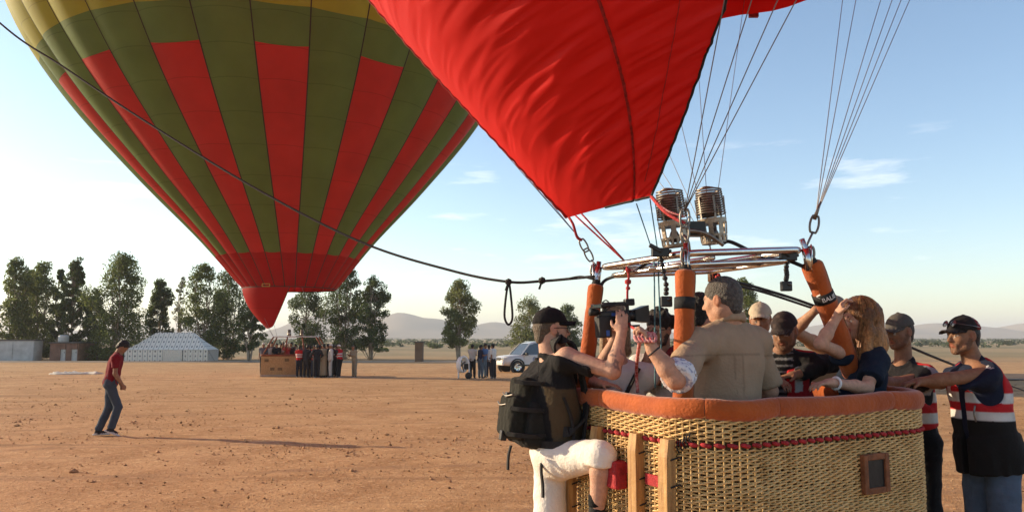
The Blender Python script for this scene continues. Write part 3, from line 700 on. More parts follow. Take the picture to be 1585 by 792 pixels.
# stitched seam lines are drawn tight into the cloth
S0 = 0.20 + 0.75 * (T - 0.4)          # the middle seam runs slightly aslant
P = P - nn * (0.012 * np.exp(-((S - S0) / 0.02) ** 2))[..., None]
sc_o = MB().sheet(P).obj('scoop', M['scoop'], near, True)
NPs, NPt = P.shape[:2]
def seam(sfun, w, name, m, lift=0.004, t0=0.0, t1=1.0):
    G = []
    for k in range(int(t0 * (NPt - 1)), int(t1 * (NPt - 1))):
        t_ = k / (NPt - 1); x = (sfun(t_) + 1) / 2 * (NPs - 1); j = int(np.clip(x, 1, NPs - 3)); fr_ = x - j
        c = P[j, k] * (1 - fr_) + P[j + 1, k] * fr_ + nn[j, k] * lift; d = nrm(P[j + 1, k] - P[j - 1, k])
        G.append([c - d * w, c + nn[j, k] * 0.003, c + d * w])
    return MB().sheet(np.array(G)).obj(name, m, sc_o, True)
M['seam'] = mat('seam', (0.24, 0.010, 0.012), 0.8, var=0.5, vscale=40)
seam(lambda t: 0.20 + 0.75 * (t - 0.4), 0.009, 'seam', M['seam'], t1=0.995)
seam(lambda t: 0.72 + 0.1 * (t - 0.4), 0.0025, 'seam', M['seam'], t1=0.97)
MB().tube(P[-1], 0.008, 6).obj('edge_binding', M['black_web'], sc_o, True)
MB().tube(P[0], 0.010, 6).obj('edge_binding', M['seam'], sc_o, True)
MB().tube(P[:, -1][int(NPs * .5):], 0.008, 6).obj('bottom_binding', M['black_web'], sc_o, True)
# little strap tab under the far rim of the mouth
tb = at(1166, 12, 7.9); MB().box(tb, (0.05, 0.02, 0.11)).obj('strap_tab', M['seam'], near)

# ------------------------------------------------------------------ cables, shackles and cords of the near balloon
def cable(a, b, r=0.003, name='suspension_cable', m='cable', parent=near, sag=0.0):
    a, b = np.asarray(a, float), np.asarray(b, float); s = np.linspace(0, 1, 8)[:, None]; p = a + (b - a) * s; p[:, 2] -= (sag * 4 * s * (1 - s))[:, 0]
    return MB().tube(p, r, 5).obj(name, M[m], parent, True)
def mouth(deg, dz=0.0): return V(NC[0] + NR * math.cos(R_(deg)), NC[1] + NR * math.sin(R_(deg)), NZ + dz)
def link(c, d, L=0.05, w=0.02, r=0.0055, side=(1, 0, 0)):
    """one oval chain link along d"""
    d = nrm(d); s_ = nrm(np.cross(d, np.cross(side, d))); a = np.linspace(0, 2 * math.pi, 20, endpoint=False)
    return np.asarray(c) + np.clip(np.cos(a) * L * 1.25, -L, L)[:, None] * d + (np.sin(a) * w)[:, None] * s_
def carabiner(c, d, scale=1.0, parent=near):
    return MB().tube(link(c, d, 0.052 * scale, 0.026 * scale), 0.007 * scale, 6, closed=True).obj('carabiner', M['dark_steel'], parent, True)
# right corner
topR = at(1262, 352, 4.7); d = nrm(at(1282, 320, 4.75) - fR)
cR = at(1260.5, 347, 4.70); carabiner(cR, V(0.25, 0.1, 1), 1.05); MB().tube([fR + V(0, 0, .01), cR - nrm(V(.25, .1, 1)) * 0.05], 0.007, 6).obj('corner_cable', M['cable'], near, True)
pR = cR + nrm(V(.25, .1, 1)) * 0.055
for dg in (26, 28.5, 31, 34, 40, 43): cable(pR, mouth(dg))
MB().tube([pR - V(0.01, 0, 0.02), pR + V(0.035, 0, 0.09)], [0.014, 0.006], 8).obj('cable_splice', M['dark_steel'], near, True)
# left corner: red webbing down to two linked carabiners
cL = at(908, 388, 5.05); dl = at(896, 362, 5.0) - at(920, 410, 5.02)
carabiner(cL + nrm(dl) * 0.04, dl, 0.85); carabiner(cL - nrm(dl) * 0.03, dl, 0.85)
MB().tube([cL - nrm(dl) * 0.07, fL], 0.006, 6).obj('corner_cable', M['cable'], near, True)
MB().tube(bez([cL + nrm(dl) * 0.08, at(893, 366, 5.0), at(887, 347, 4.98), P[int(NPs * .03), -1]], 6), 0.010, 6).obj('red_strap', M['red_rope'], near, True)
for dg in (150, 158, 166): cable(cL + nrm(dl) * 0.08, mouth(dg), 0.0025)
cable(cL + nrm(dl) * 0.08, at(872, 340, 5.1), 0.003, 'grey_cord')
# near corner
cN = at(1060, 338, 4.2)
for q, zz_ in ((cN, 1.0), (at(1060, 360, 4.2), 0.9)): carabiner(q, V(0.04, 0, 1), zz_)
for dg in (-88, -80, -72, -66): cable(cN + V(0, 0, .04), mouth(dg))
MB().tube(bez([P[-1, -1], at(1030, 328, 4.28), cN - V(0, 0, 0.03)], 6), 0.011, 6).obj('red_strap', M['red_rope'], near, True)
MB().tube(bez([at(1013, 310, 4.38), at(1033, 326, 4.27), cN + V(0, 0, 0.01)], 6), 0.006, 6).obj('red_strap', M['red_white_rope'], near, True)
# far corner
cF = fF + V(0.0, 0, 0.12)
MB().tube([fF, cF], 0.006, 6).obj('corner_cable', M['cable'], near, True)
for dg in (62, 72, 80, 90, 100, 108): cable(cF, mouth(dg), 0.0028)
# grey-blue control lines that drop past the frame into the basket, and the red scoop cords
cable(at(985, 315, 4.75), at(1012, 395, 4.75), 0.004, 'control_line', 'teal_rope'); cable(at(1006, 308, 4.7), at(1019, 395, 4.72), 0.004, 'control_line', 'teal_rope')
for x0, x1 in ((1012, 1014), (1019, 1026)):
    p = bez([at(x0, 395, 4.74), at(x0 + 1, 450, 4.7), at(x1, 600, 4.62)], 8); MB().tube(p, 0.0045, 6).obj('control_line', M['teal_rope'], near, True)
MB().lathe(at(1014, 413, 4.73), [(0, -.02), (.013, -.015), (.015, 0), (.013, .015), (0, .02)], 10).obj('control_knot', M['teal_rope'], near, True)
for x0, y0, sx in ((906, 342, .12), (913, 338, .2)): cable(P[int(NPs * sx), -1], at(967, 404, 4.85), 0.006, 'scoop_cord', 'red_rope')

# ------------------------------------------------------------------ burner frame, burners, hoses
bf = thing('burner_frame', (fN + fR + fL + fF) / 4, 'polished steel burner frame carried over the near basket by four padded poles', 'burner frame')
def round_poly(cs, r, n=7):
    out = []
    for i in range(len(cs)):
        p, a, b = cs[i], cs[i - 1], cs[(i + 1) % len(cs)]
        d1, d2 = nrm(a - p), nrm(b - p); s = np.linspace(0, 1, n)[:, None]
        A, B = p + d1 * r, p + d2 * r; out.append((1 - s) ** 2 * A + 2 * s * (1 - s) * p + s ** 2 * B)
    return np.concatenate(out)
cs = [fN, fR, fF, fL]; ctr = sum(cs) / 4
MB().tube(round_poly(cs, 0.12), 0.021, 10, closed=True).obj('upper_rail', M['steel'], bf, True)
MB().tube(round_poly([c + (ctr - c) * 0.09 - V(0, 0, .062) for c in cs], 0.12), 0.016, 10, closed=True).obj('lower_rail', M['steel'], bf, True)
lerp = lambda a, b, t: a + (b - a) * t
for t0 in (0.22, 0.60):
    MB().tube([lerp(fN, fR, t0) - V(0, 0, .03), lerp(fL, fF, t0) - V(0, 0, .03)], 0.014, 8).obj('cross_bar', M['steel'], bf, True)
for t0 in (0.38, 0.66):
    MB().tube([lerp(fN, fL, t0) - V(0, 0, .055), lerp(fR, fF, t0) - V(0, 0, .055)], 0.013, 8).obj('cross_bar', M['steel'], bf, True)
for c in cs:
    o_ = nrm((c - ctr) * V(1, 1, 0))
    MB().tube([c - V(0, 0, 0.13) + o_ * 0.02, c - V(0, 0, -.005)], 0.026, 12).obj('corner_socket', M['steel'], bf, True)
    MB().tube(link(c + o_ * 0.03 + V(0, 0, -0.02), V(0, 0, 1), 0.035, 0.02), 0.008, 6, closed=True).obj('corner_shackle', M['dark_steel'], bf, True)
    for k in range(3): MB().tube([c + o_ * 0.032 + np.cross(o_, UP) * (k - 1) * 0.016 + V(0, 0, 0.03), c + o_ * 0.034 + np.cross(o_, UP) * (k - 1) * 0.016 - V(0, 0, 0.14)], 0.0045, 6).obj('turnbuckle', M['steel'], bf, True)

def burner(base, ax, label, seed, yaw=0.0):
    t = thing('burner', base, label, 'burner', 'twin burners on the frame'); ax = nrm(ax)
    r0, hcan = 0.086, 0.155
    u_ = nrm(np.cross(ax, V(0, 1, 0))); w_ = np.cross(u_, ax)
    pos = lambda a, r, h: base + ax * h + r * (math.cos(a) * u_ + math.sin(a) * w_)
    def band(h0, h1, ra, rb): return MB().lathe(base, [(ra, h0), (rb, h1), (rb - .006, h1), (ra - .006, h0), (ra, h0)], 28, ax)
    can = band(0.0, 0.014, r0 * .93, r0 * .94); 
    for q in ((0.044, 0.058, r0 * .965, r0 * .98), (0.128, 0.160, r0 * 1.05, r0 * 1.09)):
        b = band(*q); can.v += b.v; 
        for k_, a_ in b.f.items(): can.f.setdefault(k_, []).extend([x + can.n for x in a_])
        can.n += b.n
    for k in range(16):   # narrow bars between the small air holes
        a = 6.2832 * k / 16 + yaw; can.bar(pos(a, r0 * .935, 0.01), pos(a, r0 * .965, 0.05), 0.014, 0.006, pos(a, 1, 0) - base)
    for k in range(8):    # wide bars between the large windows
        a = 6.2832 * k / 8 + yaw + 0.2; can.bar(pos(a, r0 * .975, 0.055), pos(a, r0 * 1.045, 0.135), 0.030, 0.006, pos(a, 1, 0) - base)
    can.obj('can', M['can_steel'], t)
    MB().lathe(base, [(0, .012), (r0 * .9, .012), (r0 * .9, .004), (0, .004)], 24, ax).obj('base_plate', M['dark_steel'], t)
    MB().lathe(base, [(0, .03), (.03, .03), (.034, .07), (.02, .10), (0, .10)], 14, ax).obj('jet_block', M['dark_steel'], t, True)
    # evaporator coil
    th = np.linspace(0, 2 * math.pi * 11, 11 * 24); h = 0.185 + th / th[-1] * 0.170; rr_ = 0.092 - 0.012 * (h - .185) / .170
    MB().tube(base + ax * h[:, None] + rr_[:, None] * (np.cos(th)[:, None] * u_ + np.sin(th)[:, None] * w_), 0.0056, 6).obj('coil', M['dark_steel'], t, True)
    th = np.linspace(0, 2 * math.pi * 10, 10 * 20); h = 0.19 + th / th[-1] * 0.155
    MB().tube(base + ax * h[:, None] + 0.066 * (np.cos(th)[:, None] * u_ + np.sin(th)[:, None] * w_), 0.0050, 6).obj('inner_coil', M['dark_steel'], t, True)
    for k in range(6):
        a = 6.2832 * k / 6 + yaw + .3; MB().bar(pos(a, 0.090, 0.155), pos(a, 0.094, 0.30), 0.012, 0.005, pos(a, 1, 0) - base).obj('coil_post', M['dark_steel'], t)
    top = pos(0.8, .08, .355); MB().tube(bez([top, base + ax * .375 + u_ * .02, pos(3.6, .075, .35)], 8), 0.006, 6).obj('coil_pipe', M['dark_steel'], t, True)
    return t
bL, bR = at(1046, 382, 4.75), at(1106, 377, 4.88)
burner(bL, (-0.10, 0, 1), 'left burner of the pair, half behind the red strap', 1)
burner(bR, (-0.09, 0, 1), 'right burner of the pair, nearer the right rail', 2, 0.2)
for c_, dx in ((bL, .11), (bR, -.05)):
    pass
MB().box(lerp(bL, bR, .5) + V(0, -0.02, 0.10), (0.05, 0.045, 0.045)).obj('valve_block', M['black_plastic'], bf)
MB().tube(bez([bL + V(.06, -.03, .1), lerp(bL, bR, .45) + V(0, -.08, .08), lerp(bL, bR, .75) + V(0, -.09, .05), bR + V(0.03, -0.09, -.02)], 8), 0.014, 8).obj('fuel_pipe', M['can_steel'], bf, True)
MB().tube(bez([bL + V(.03, -.09, .06), bL + V(.05, -.11, .02), bL + V(.06, -.10, -.03)], 8), 0.012, 8).obj('fuel_pipe', M['can_steel'], bf, True)
MB().tube(bez([bR + V(.05, 0, .0), at(1130, 374, 4.85), at(1160, 388, 4.8), at(1180, 400, 4.75), at(1215, 402, 4.72), at(1243, 412, 4.68)], 8), 0.012, 8).obj('fuel_hose', M['black_rubber'], bf, True)
MB().tube(bez([at(1020, 395, 4.55), at(1000, 408, 4.7), at(975, 424, 4.85), at(950, 428, 4.95), at(934, 436, 5.0), at(929, 450, 5.0)], 8), 0.011, 8).obj('fuel_hose', M['black_rubber'], bf, True)

# action cameras on jointed black arms, hanging from the rails
def action_camera(pts, label, rail):
    t = thing('action_camera', pts[0], label, 'action camera')
    p = bez(pts, 10)
    MB().tube(p, 0.008, 6).obj('arm_core', M['black_plastic'], t, True)
    seg = MB()
    for q in p[::4]: seg.lathe(q, [(0, -.013), (.013, -.010), (.016, 0), (.013, .010), (0, .013)], 8)
    seg.obj('arm_joints', M['black_plastic'], t, True)
    c = p[-1] - V(0, 0, 0.035)
    bevel(MB().box(c, (0.032, 0.022, 0.030)).obj('camera_body', M['black_plastic'], t), 0.006)
    MB().lathe(c + V(0.012, -0.023, 0.012), [(0, 0.010), (.010, 0.010), (.012, 0)], 14, (0, -1, 0)).obj('lens', M['glass_dark'], t, True)
    cl = MB(); cl.box(p[0] + V(0, 0, 0.012), (0.05, 0.022, 0.026)); cl.box(p[0] + V(-0.03, -.02, 0.035), (0.04, 0.012, 0.012), Matrix.Rotation(0.5, 3, 'Y')); cl.box(p[0] + V(0.035, 0.0, 0.02), (0.03, 0.012, 0.010))
    bevel(cl.obj('clamp', M['black_plastic'], t), 0.005)
NEAR_PARTS = [o for o in COL.objects if o.parent is None and o.name.split('.')[0] in ('burner',)]
action_camera([at(1022, 394, 4.36), at(1026, 415, 4.36), at(1031, 440, 4.35), at(1031, 457, 4.34)], 'black action camera on a jointed arm left of the near pole', 0)
action_camera([at(1220, 400, 4.66), at(1217, 415, 4.66), at(1218, 425, 4.66), at(1216.5, 434, 4.66)], 'black action camera hanging from the right rail against the sky', 0)

# ------------------------------------------------------------------ tether ropes
def rope(name, pts, r, m, label, knots=(), n=14):
    t = thing(name, pts[-1], label, 'rope'); p = bez(pts, n)
    MB().tube(p, r, 7).obj('strand', M[m], t, True); return t
Lr = fL + V(-0.03, -0.02, -0.06)
yk = 5.25
kpt = at(787, 436, yk)
rp = rope('tether_rope', [Lr, at(885, 431, 5.1), at(838, 435, 5.2), kpt, at(700, 419, 5.45), at(560, 375, 5.75), at(400, 294, 6.1), at(230, 191, 6.5), at(100, 105, 6.8), at(0, 36, 7.0), V(-6.1, 7.2, 5.7), V(-7.2, 7.4, 8.1), V(-9.0, 7.0, 11.3)], 0.0095, 'black_rope', 'long black rope sagging from the near basket frame up to the top left')
lp = bez([kpt, at(783, 460, yk), at(781, 490, yk), at(787, 502, yk), at(793, 492, yk), at(791, 460, yk), kpt + V(.005, 0, 0)], 8)
MB().tube(lp, 0.008, 7).obj('hanging_loop', M['black_rope'], rp, True)
def knot(c, s, parent):
    k = MB()
    for i in range(3):
        a = np.linspace(0, 2 * math.pi, 16, endpoint=False); d_ = nrm(V(math.cos(i * 1.1), 0.3, math.sin(i * 1.1)))
        x_ = nrm(np.cross(d_, V(0, 1, .2))); y_ = np.cross(d_, x_); k.tube(c + s * (np.cos(a)[:, None] * x_ + np.sin(a)[:, None] * y_), s * .6, 6, closed=True)
    k.tube([c, c + V(-0.02, 0, -0.06)], s * .5, 6)
    k.obj('knot', M['black_rope'], parent, True)
knot(kpt, 0.016, rp); knot(at(839, 434, 5.2), 0.017, rp)
p2 = bez([Lr + V(0, 0, -.02), at(900, 428, 5.06), at(880, 431, 5.1)], 8); MB().tube(p2, 0.008, 6).obj('eye_splice', M['black_rope'], rp, True)
rp2 = rope('anchor_rope', [fF + V(0.03, -.02, -0.1), at(1180, 447, 5.9), at(1265, 475, 6.3), at(1370, 520, 6.9), at(1460, 558, 7.4), at(1540, 588, 10.0), at(1585, 604, 13.5), at(1594, 607, 15.2)], 0.012, 'black_rope', 'dark tether rope running down from the far frame corner to the right edge')
MB().tube(bez([fF + V(0.05, -.02, -0.13), at(1182, 452, 5.9), at(1265, 479, 6.3)], 8), 0.010, 7).obj('second_strand', M['black_rope'], rp2, True)
for a_, b_ in (((1108, 428), (1128, 436)), ((1112, 424), (1120, 440))): MB().tube([at(*a_, 5.45), at(*b_, 5.5)], 0.012, 6).obj('lashing', M['red_rope'], rp2, True)

# ------------------------------------------------------------------ near basket
bk = thing('wicker_basket', BK(BL / 2, BW / 2, 0), 'near pale wicker basket with orange leather rim and timber runners', 'balloon basket')
def outline(step, inset=0.0, r=0.34, a0=0.0):
    """rounded rectangle, points and outward normals in basket axes"""
    r = r - inset; x0, x1, y0, y1 = inset, BL - inset, inset, BW - inset; pts = []; ns = []
    def seg(p, q, nn_):
        n = max(2, int(np.hypot(q[0] - p[0], q[1] - p[1]) / step))
        for k in range(n): pts.append((p[0] + (q[0] - p[0]) * k / n, p[1] + (q[1] - p[1]) * k / n)); ns.append(nn_)
    def arc(c, a, b):
        n = max(4, int(abs(b - a) * r / step))
        for k in range(n): t = a + (b - a) * k / n; pts.append((c[0] + r * math.cos(t), c[1] + r * math.sin(t))); ns.append((math.cos(t), math.sin(t)))
    h = math.pi / 2
    seg((x0 + r, y0), (x1 - r, y0), (0, -1)); arc((x1 - r, y0 + r), -h, 0)
    seg((x1, y0 + r), (x1, y1 - r), (1, 0)); arc((x1 - r, y1 - r), 0, h)
    seg((x1 - r, y1), (x0 + r, y1), (0, 1)); arc((x0 + r, y1 - r), h, 2 * h)
    seg((x0, y1 - r), (x0, y0 + r), (-1, 0)); arc((x0 + r, y0 + r), 2 * h, 3 * h)
    return np.array(pts), np.array(ns)
gz45 = float(gz(0, 4.5))
def ring3(pts, z): return C0[None] + pts[:, :1] * bu + pts[:, 1:] * bv + np.array([0, 0, 1])[None] * (np.broadcast_to(z, (len(pts),))[:, None] + gz45)
op, on = outline(0.0140)
seglen = np.linalg.norm(np.roll(op, -1, 0) - op, axis=1); arc_s = np.concatenate([[0], np.cumsum(seglen)[:-1]]); per = seglen.sum()
M['wicker'] = mat('wicker', (0.74, 0.49, 0.205), 0.55, vscale=9, col2=(0.54, 0.325, 0.12), bump=0.3, bscale=90, spec=0.35)
M['wicker_dark'] = mat('wicker_dark', (0.17, 0.10, 0.045), 0.85, var=0.3, vscale=12, bump=0.4, bscale=60)
M['timber'] = mat('timber', (0.47, 0.275, 0.10), 0.65, vscale=5, col2=(0.27, 0.135, 0.045), bump=0.25, bscale=25, detail=8, stretch=(9, 9, 0.8))
NST = 2 * int(per / 0.040 / 2)   # stakes round the wall
wick = MB(); rowz = np.arange(0.05, 1.285, 0.0128); rsw = np.random.RandomState(9)
for k, z in enumerate(rowz):
    if 1.122 < z < 1.156: continue
    dense = 0.50 < z < 0.74
    kk = NST / 2
    ph = (k % 2) * math.pi + (0.0 if dense else 0.35 * (k // 2))
    w = np.cos(2 * math.pi * kk * arc_s / per + ph)
    off = (0.0095 if not dense else 0.006) * np.sign(w) * np.abs(w) ** 0.7 + 0.004
    zz_ = z + 0.0045 * np.sin(2 * math.pi * kk * arc_s / per + ph + .9) + 0.002 * np.sin(arc_s * 5 + k) + rsw.uniform(-.0015, .0015)
    q = op + on * off[:, None]
    p3 = ring3(q, zz_)
    wick.tube(p3, 0.0068 if not dense else 0.0064, 4, closed=True, flat=0.85)
o = wick.obj('weave', M['wicker'], bk, True); o['kind'] = 'stuff'
st = MB(); sp_, sn_ = outline(per / NST)
for i in range(len(sp_)):
    a = ring3(sp_[i:i + 1] - sn_[i:i + 1] * 0.002, 0.03)[0]; st.tube([a, a + V(0, 0, 1.25)], 0.007, 5)
o = st.obj('stakes', M['wicker'], bk, True); o['kind'] = 'stuff'
li, ln = outline(0.04, 0.035); lz = np.array([0.02, 0.4, 0.8, 1.27])
LG_ = np.stack([ring3(np.concatenate([li, li[:1]]), z) for z in lz], 1); MB().sheet(LG_).obj('lining', M['wicker_dark'], bk, True)
fl, _ = outline(0.05, 0.03); pf = ring3(fl, 0.07); MB().prism(pf, V(0, 0, -0.03), V(0, 0, 0.03)).obj('floor', M['timber'], bk)
# red braid woven round the wall
rb_ = MB(); nseg = 92
for i in range(nseg):
    s0, s1 = i / nseg * per + .004, (i + 0.86) / nseg * per; s = np.linspace(s0, s1, 7)
    q = np.stack([np.interp(s, arc_s, op[:, j]) for j in (0, 1)], 1); m_ = np.stack([np.interp(s, arc_s, on[:, j]) for j in (0, 1)], 1)
    t_ = np.linspace(0, 1, 7); rb_.tube(ring3(q + m_ * (0.006 + 0.010 * np.sin(math.pi * t_))[:, None], 1.138 + 0.004 * np.cos(math.pi * t_)), 0.0125 * np.sqrt(np.clip(np.sin(math.pi * (0.12 + 0.76 * t_)), .1, 1)), 6)
rb_.obj('red_braid', M['red_web'], bk, True)
# padded leather rim in separate stitched lengths
rp_, rn_ = outline(0.02, 0.012); sl = np.linalg.norm(np.roll(rp_, -1, 0) - rp_, axis=1); ra = np.concatenate([[0], np.cumsum(sl)]); rper = ra[-1]
rp2_, rn2_ = np.concatenate([rp_, rp_[:1]]), np.concatenate([rn_, rn_[:1]])
cuts = np.array([0.02, 0.175, 0.30, 0.47, 0.64, 0.815, 0.952, 1.02]) * rper
for i in range(7):
    s = np.linspace(cuts[i] + 0.0015, cuts[i + 1] - 0.0015, 80) ; sm = s % rper
    q = np.stack([np.interp(sm, ra, rp2_[:, j]) for j in (0, 1)], 1); m_ = np.stack([np.interp(sm, ra, rn2_[:, j]) for j in (0, 1)], 1); m_ /= np.linalg.norm(m_, axis=1, keepdims=True)
    e = np.minimum(s - s[0], s[-1] - s); fat = 0.90 + 0.10 * np.clip(e / 0.05, 0, 1) ** .5
    wob = vnoise(np.stack([s * 6, 0 * s + i, 0 * s], 1)) * 0.025 + 1
    an_ = np.linspace(0, 2 * math.pi, 25)
    prof = np.stack([0.046 * np.sign(np.cos(an_)) * np.abs(np.cos(an_)) ** .8, 0.054 * np.sign(np.sin(an_)) * np.abs(np.sin(an_)) ** .85], 1)
    G = np.zeros((80, 25, 3))
    for k in range(80):
        ctrp = ring3(q[k:k + 1], 1.318)[0]; n3 = bu * m_[k, 0] + bv * m_[k, 1]
        rip = 1 + 0.03 * vnoise(np.stack([np.full(25, s[k] * 22), np.cos(an_) * 1.5 + 3, np.sin(an_) * 1.5], 1))
        G[k] = ctrp + (prof[:, :1] * n3 + prof[:, 1:] * UP) * (fat[k] * wob[k] * rip)[:, None] - V(0, 0, 0.012 * math.sin(math.pi * k / 79))
    pad = MB(); pad.sheet(G); pad.sheet(np.stack([G[0], np.broadcast_to(G[0].mean(0), (25, 3))], 0)[::-1]); pad.sheet(np.stack([G[-1], np.broadcast_to(G[-1].mean(0), (25, 3))], 0))
    pad.obj('rim_pad', M['leather'], bk, True)
# lacing and cable tail at the near corner
lc = MB()
for k in range(5): lc.tube(ring3(np.array([[0.045 - .014 - 0.01 * k, 0.17 + 0.012 * k]]), 1.20 - .012 * k)[0] + np.array([[0, 0, 0], [-.012, -.006, -.03], [0.004, -.004, -.06]]), 0.004, 5)
lc.obj('lacing', M['black_rope'], bk, True)
# timber runners bound to the short left wall with black cord
def runner(b, w=0.075, d=0.062, ztop=1.16):
    c = BK(-0.012 - d / 2, b, 0)
    z = np.linspace(0.0, ztop, 14); G = []
    for k, zz_ in enumerate(z):
        tp = 1 if k < 13 else .55; a_ = c + V(0, 0, zz_); h1, h2 = w / 2 * (1 - .08 * (k == 13)), d / 2 * tp; wv = 0.004 * math.sin(zz_ * 7 + b * 9)
        G.append([a_ + bv * (-h1 + wv) - bu * h2, a_ + bv * (h1 + wv) - bu * h2, a_ + bv * (h1 + wv) + bu * d / 2, a_ + bv * (-h1 + wv) + bu * d / 2, a_ + bv * (-h1 + wv) - bu * h2])
    G = np.array(G); mb = MB(); mb.sheet(G); mb.add(G[-1][:4], np.array([[0, 1, 2, 3]])); mb.add(G[0][:4], np.array([[3, 2, 1, 0]]))
    o = bevel(mb.obj('timber_runner', M['timber'], bk), 0.006)
    lc = MB()
    for zz_ in np.arange(0.12, ztop - .05, 0.135):
        a_ = c + V(0, 0, zz_); lc.tube(bez([a_ - bv * (w / 2 + .004) + bu * .03, a_ - bv * (w / 2 + .006) + bu * .005 - V(0, 0, .004), a_ - bv * (w / 2 + .002) - bu * .008 - V(0, 0, .008)], 5), 0.0045, 5)
        lc.tube(bez([a_ - bv * (w / 2 + .03) + bu * .04, a_ - bv * (w / 2 + .015) + bu * .038 + V(0, 0, .006), a_ - bv * (w / 2 + .002) + bu * .025], 5), 0.004, 5)
    lc.obj('binding_cord', M['black_rope'], o, True)['kind'] = 'stuff'
for b in (0.27, 0.53, 0.90, 1.20): runner(b)
# red foot straps, foot pocket and lower step on the left wall
MB().box(BK(-0.026, 0.39, 0.93), (0.006, 0.075, 0.028), np.stack([bu, bv, UP], 1)).obj('red_strap', M['red_web'], bk)
MB().box(BK(-0.026, 0.73, 0.96), (0.006, 0.13, 0.026), np.stack([bu, bv, UP], 1)).obj('red_strap', M['red_web'], bk)
bevel(MB().box(BK(-0.06, 0.68, 0.92), (0.042, 0.045, 0.075), np.stack([bu, bv, UP], 1)).obj('foot_pocket', M['red_web'], bk), 0.012)
bevel(MB().box(BK(-0.07, 0.78, 0.575), (0.05, 0.12, 0.035), np.stack([bu, bv, UP], 1)).obj('foot_step', M['red_web'], bk), 0.012)
# square foothole with leather frame in the long wall
Rw = np.stack([bu, bv, UP], 1); wc = BK(1.16, -0.028, 0.935)
fr = MB()
for q, h in (((-.088, 0, 0), (.017, .016, .105)), ((.088, 0, 0), (.017, .016, .105)), ((0, 0, .09), (.072, .014, .017)), ((0, 0, -.09), (.072, .014, .017))):
    fr.box(wc + Rw @ np.array(q), h, Rw)
bevel(fr.obj('foothole_frame', mat('old_leather', (0.20, 0.075, 0.03), .8, var=.3, vscale=20, bump=.4), bk), 0.006)
MB().box(wc + Rw @ np.array((0, 0.004, 0)), (0.071, 0.006, 0.073), Rw).obj('foothole_pocket', M['black_plastic'], bk)

# ------------------------------------------------------------------ padded poles of the near basket
def pole(top, foot, r, label, wide=1.0, strap=None):
    t = thing('padded_pole', foot, label, 'pole', 'padded poles of the near basket'); d = foot - top; Ln = np.linalg.norm(d); ax = nrm(d)
    s = np.array([0, .01, .03, .08, .16, .2, .24, .4, .7, .95, 1.0]); rr_ = r * np.array([.80, .98, 1.02, 1.03, .98, .93, 1.0, 1.0, 1.02, 1.0, .98]) * wide
    sm = np.linspace(0, 1, 60); rad = np.interp(sm, s, rr_); p = top + d * sm[:, None]
    mb = MB(); mb.tube(p, rad, 20)
    v = np.concatenate(mb.v); c_ = top + ((v - top) @ ax)[:, None] * ax; rad_d = v - c_
    v = c_ + rad_d * (1 + 0.05 * vnoise(np.concatenate([v * 14], 1)))[:, None]; mb.v = [v]
    mb.obj('leather_sleeve', M['leather'], t, True)
    MB().tube([top - ax * 0.035, top + ax * 0.02], [r * .5, r * .75], 14).obj('sleeve_collar', M['black_web'], t, True)
    MB().tube([top - ax * 0.16, top + ax * .1], 0.017, 10).obj('steel_rod', M['steel'], t, True)
    # seam along the sleeve
    side = nrm(np.cross(ax, V(0.5, 1, 0))); MB().tube(p + side * rad[:, None] * 1.0, 0.004, 5).obj('seam', M['wicker_dark'], t, True)
    if strap is not None:
        a, b = top + d * strap[0], top + d * strap[1]; MB().tube([a, b], r * wide * 1.05, 22).obj('strap_band', M['black_web'], t, True)
    return t, ax
pN_f = BP(0.20, 0.22, 1.27); pR_f = BP(1.68, 0.22, 1.27); pL_f = BP(0.10, 1.07, 1.27); pF_f = BP(1.60, 1.04, 1.27)
def below(c, f, dist): return c + nrm(f - c) * dist
pole(below(fN, pN_f, .10), pN_f, 0.056, 'orange leather padded pole at the near corner, beside the man in the grey-brown shirt', strap=(.20, .285))
pole(below(fL, pL_f, .12), pL_f, 0.050, 'orange padded pole at the left corner, behind the video camera')
pole(below(fF, pF_f, .11), pF_f, 0.046, 'orange padded pole at the far corner, mostly hidden by the grey-haired head')
tR, axR = pole(below(fR, pR_f, .09), pR_f, 0.064, 'slanting orange padded pole at the right with a lettered black band', strap=(.21, .275))
def wrap_text(txt, parent, top, ax, dist, r, size, m, facing):
    """flat print laid round a pole"""
    cu = bpy.data.curves.new('lettering', 'FONT'); cu.body = txt; cu.size = size; cu.align_x = 'CENTER'; cu.align_y = 'CENTER'; cu.extrude = 0.0
    ob = bpy.data.objects.new('lettering', cu); COL.objects.link(ob); dg = bpy.context.evaluated_depsgraph_get(); me = bpy.data.meshes.new_from_object(ob.evaluated_get(dg))
    bpy.data.objects.remove(ob); n = len(me.vertices); v = np.zeros(n * 3); me.vertices.foreach_get('co', v); v = v.reshape(-1, 3)
    f0 = nrm(facing - ax * (facing @ ax)); rt = np.cross(f0, -ax) * -1
    an_ = v[:, 0] / r; q = top + ax * dist - ax * v[:, 1:2] + r * (np.cos(an_)[:, None] * f0 + np.sin(an_)[:, None] * rt)
    org = V(*parent_org(parent)); me.vertices.foreach_set('co', (q - org).astype(np.float32).ravel()); me.update(); me.materials.append(m)
    o = bpy.data.objects.new('lettering', me); COL.objects.link(o); o.parent = parent; return o
topR_ = below(fR, pR_f, .09); LR = np.linalg.norm(pR_f - topR_)
wrap_text('BALIE', tR, topR_, axR, LR * .243, 0.0685, 0.040, M['white'], V(0.05, -1, 0))
mk = MB(); f0 = nrm(V(-0.75, -1, 0)); 
for k in (-1, 1): mk.bar(topR_ + axR * (LR * .243) + f0 * 0.0695 + axR * 0.012 * k, topR_ + axR * (LR * .243) + f0 * 0.0695 + V(-.02, .015, 0), 0.004, 0.009)
mk.obj('printed_mark', M['white'], tR)

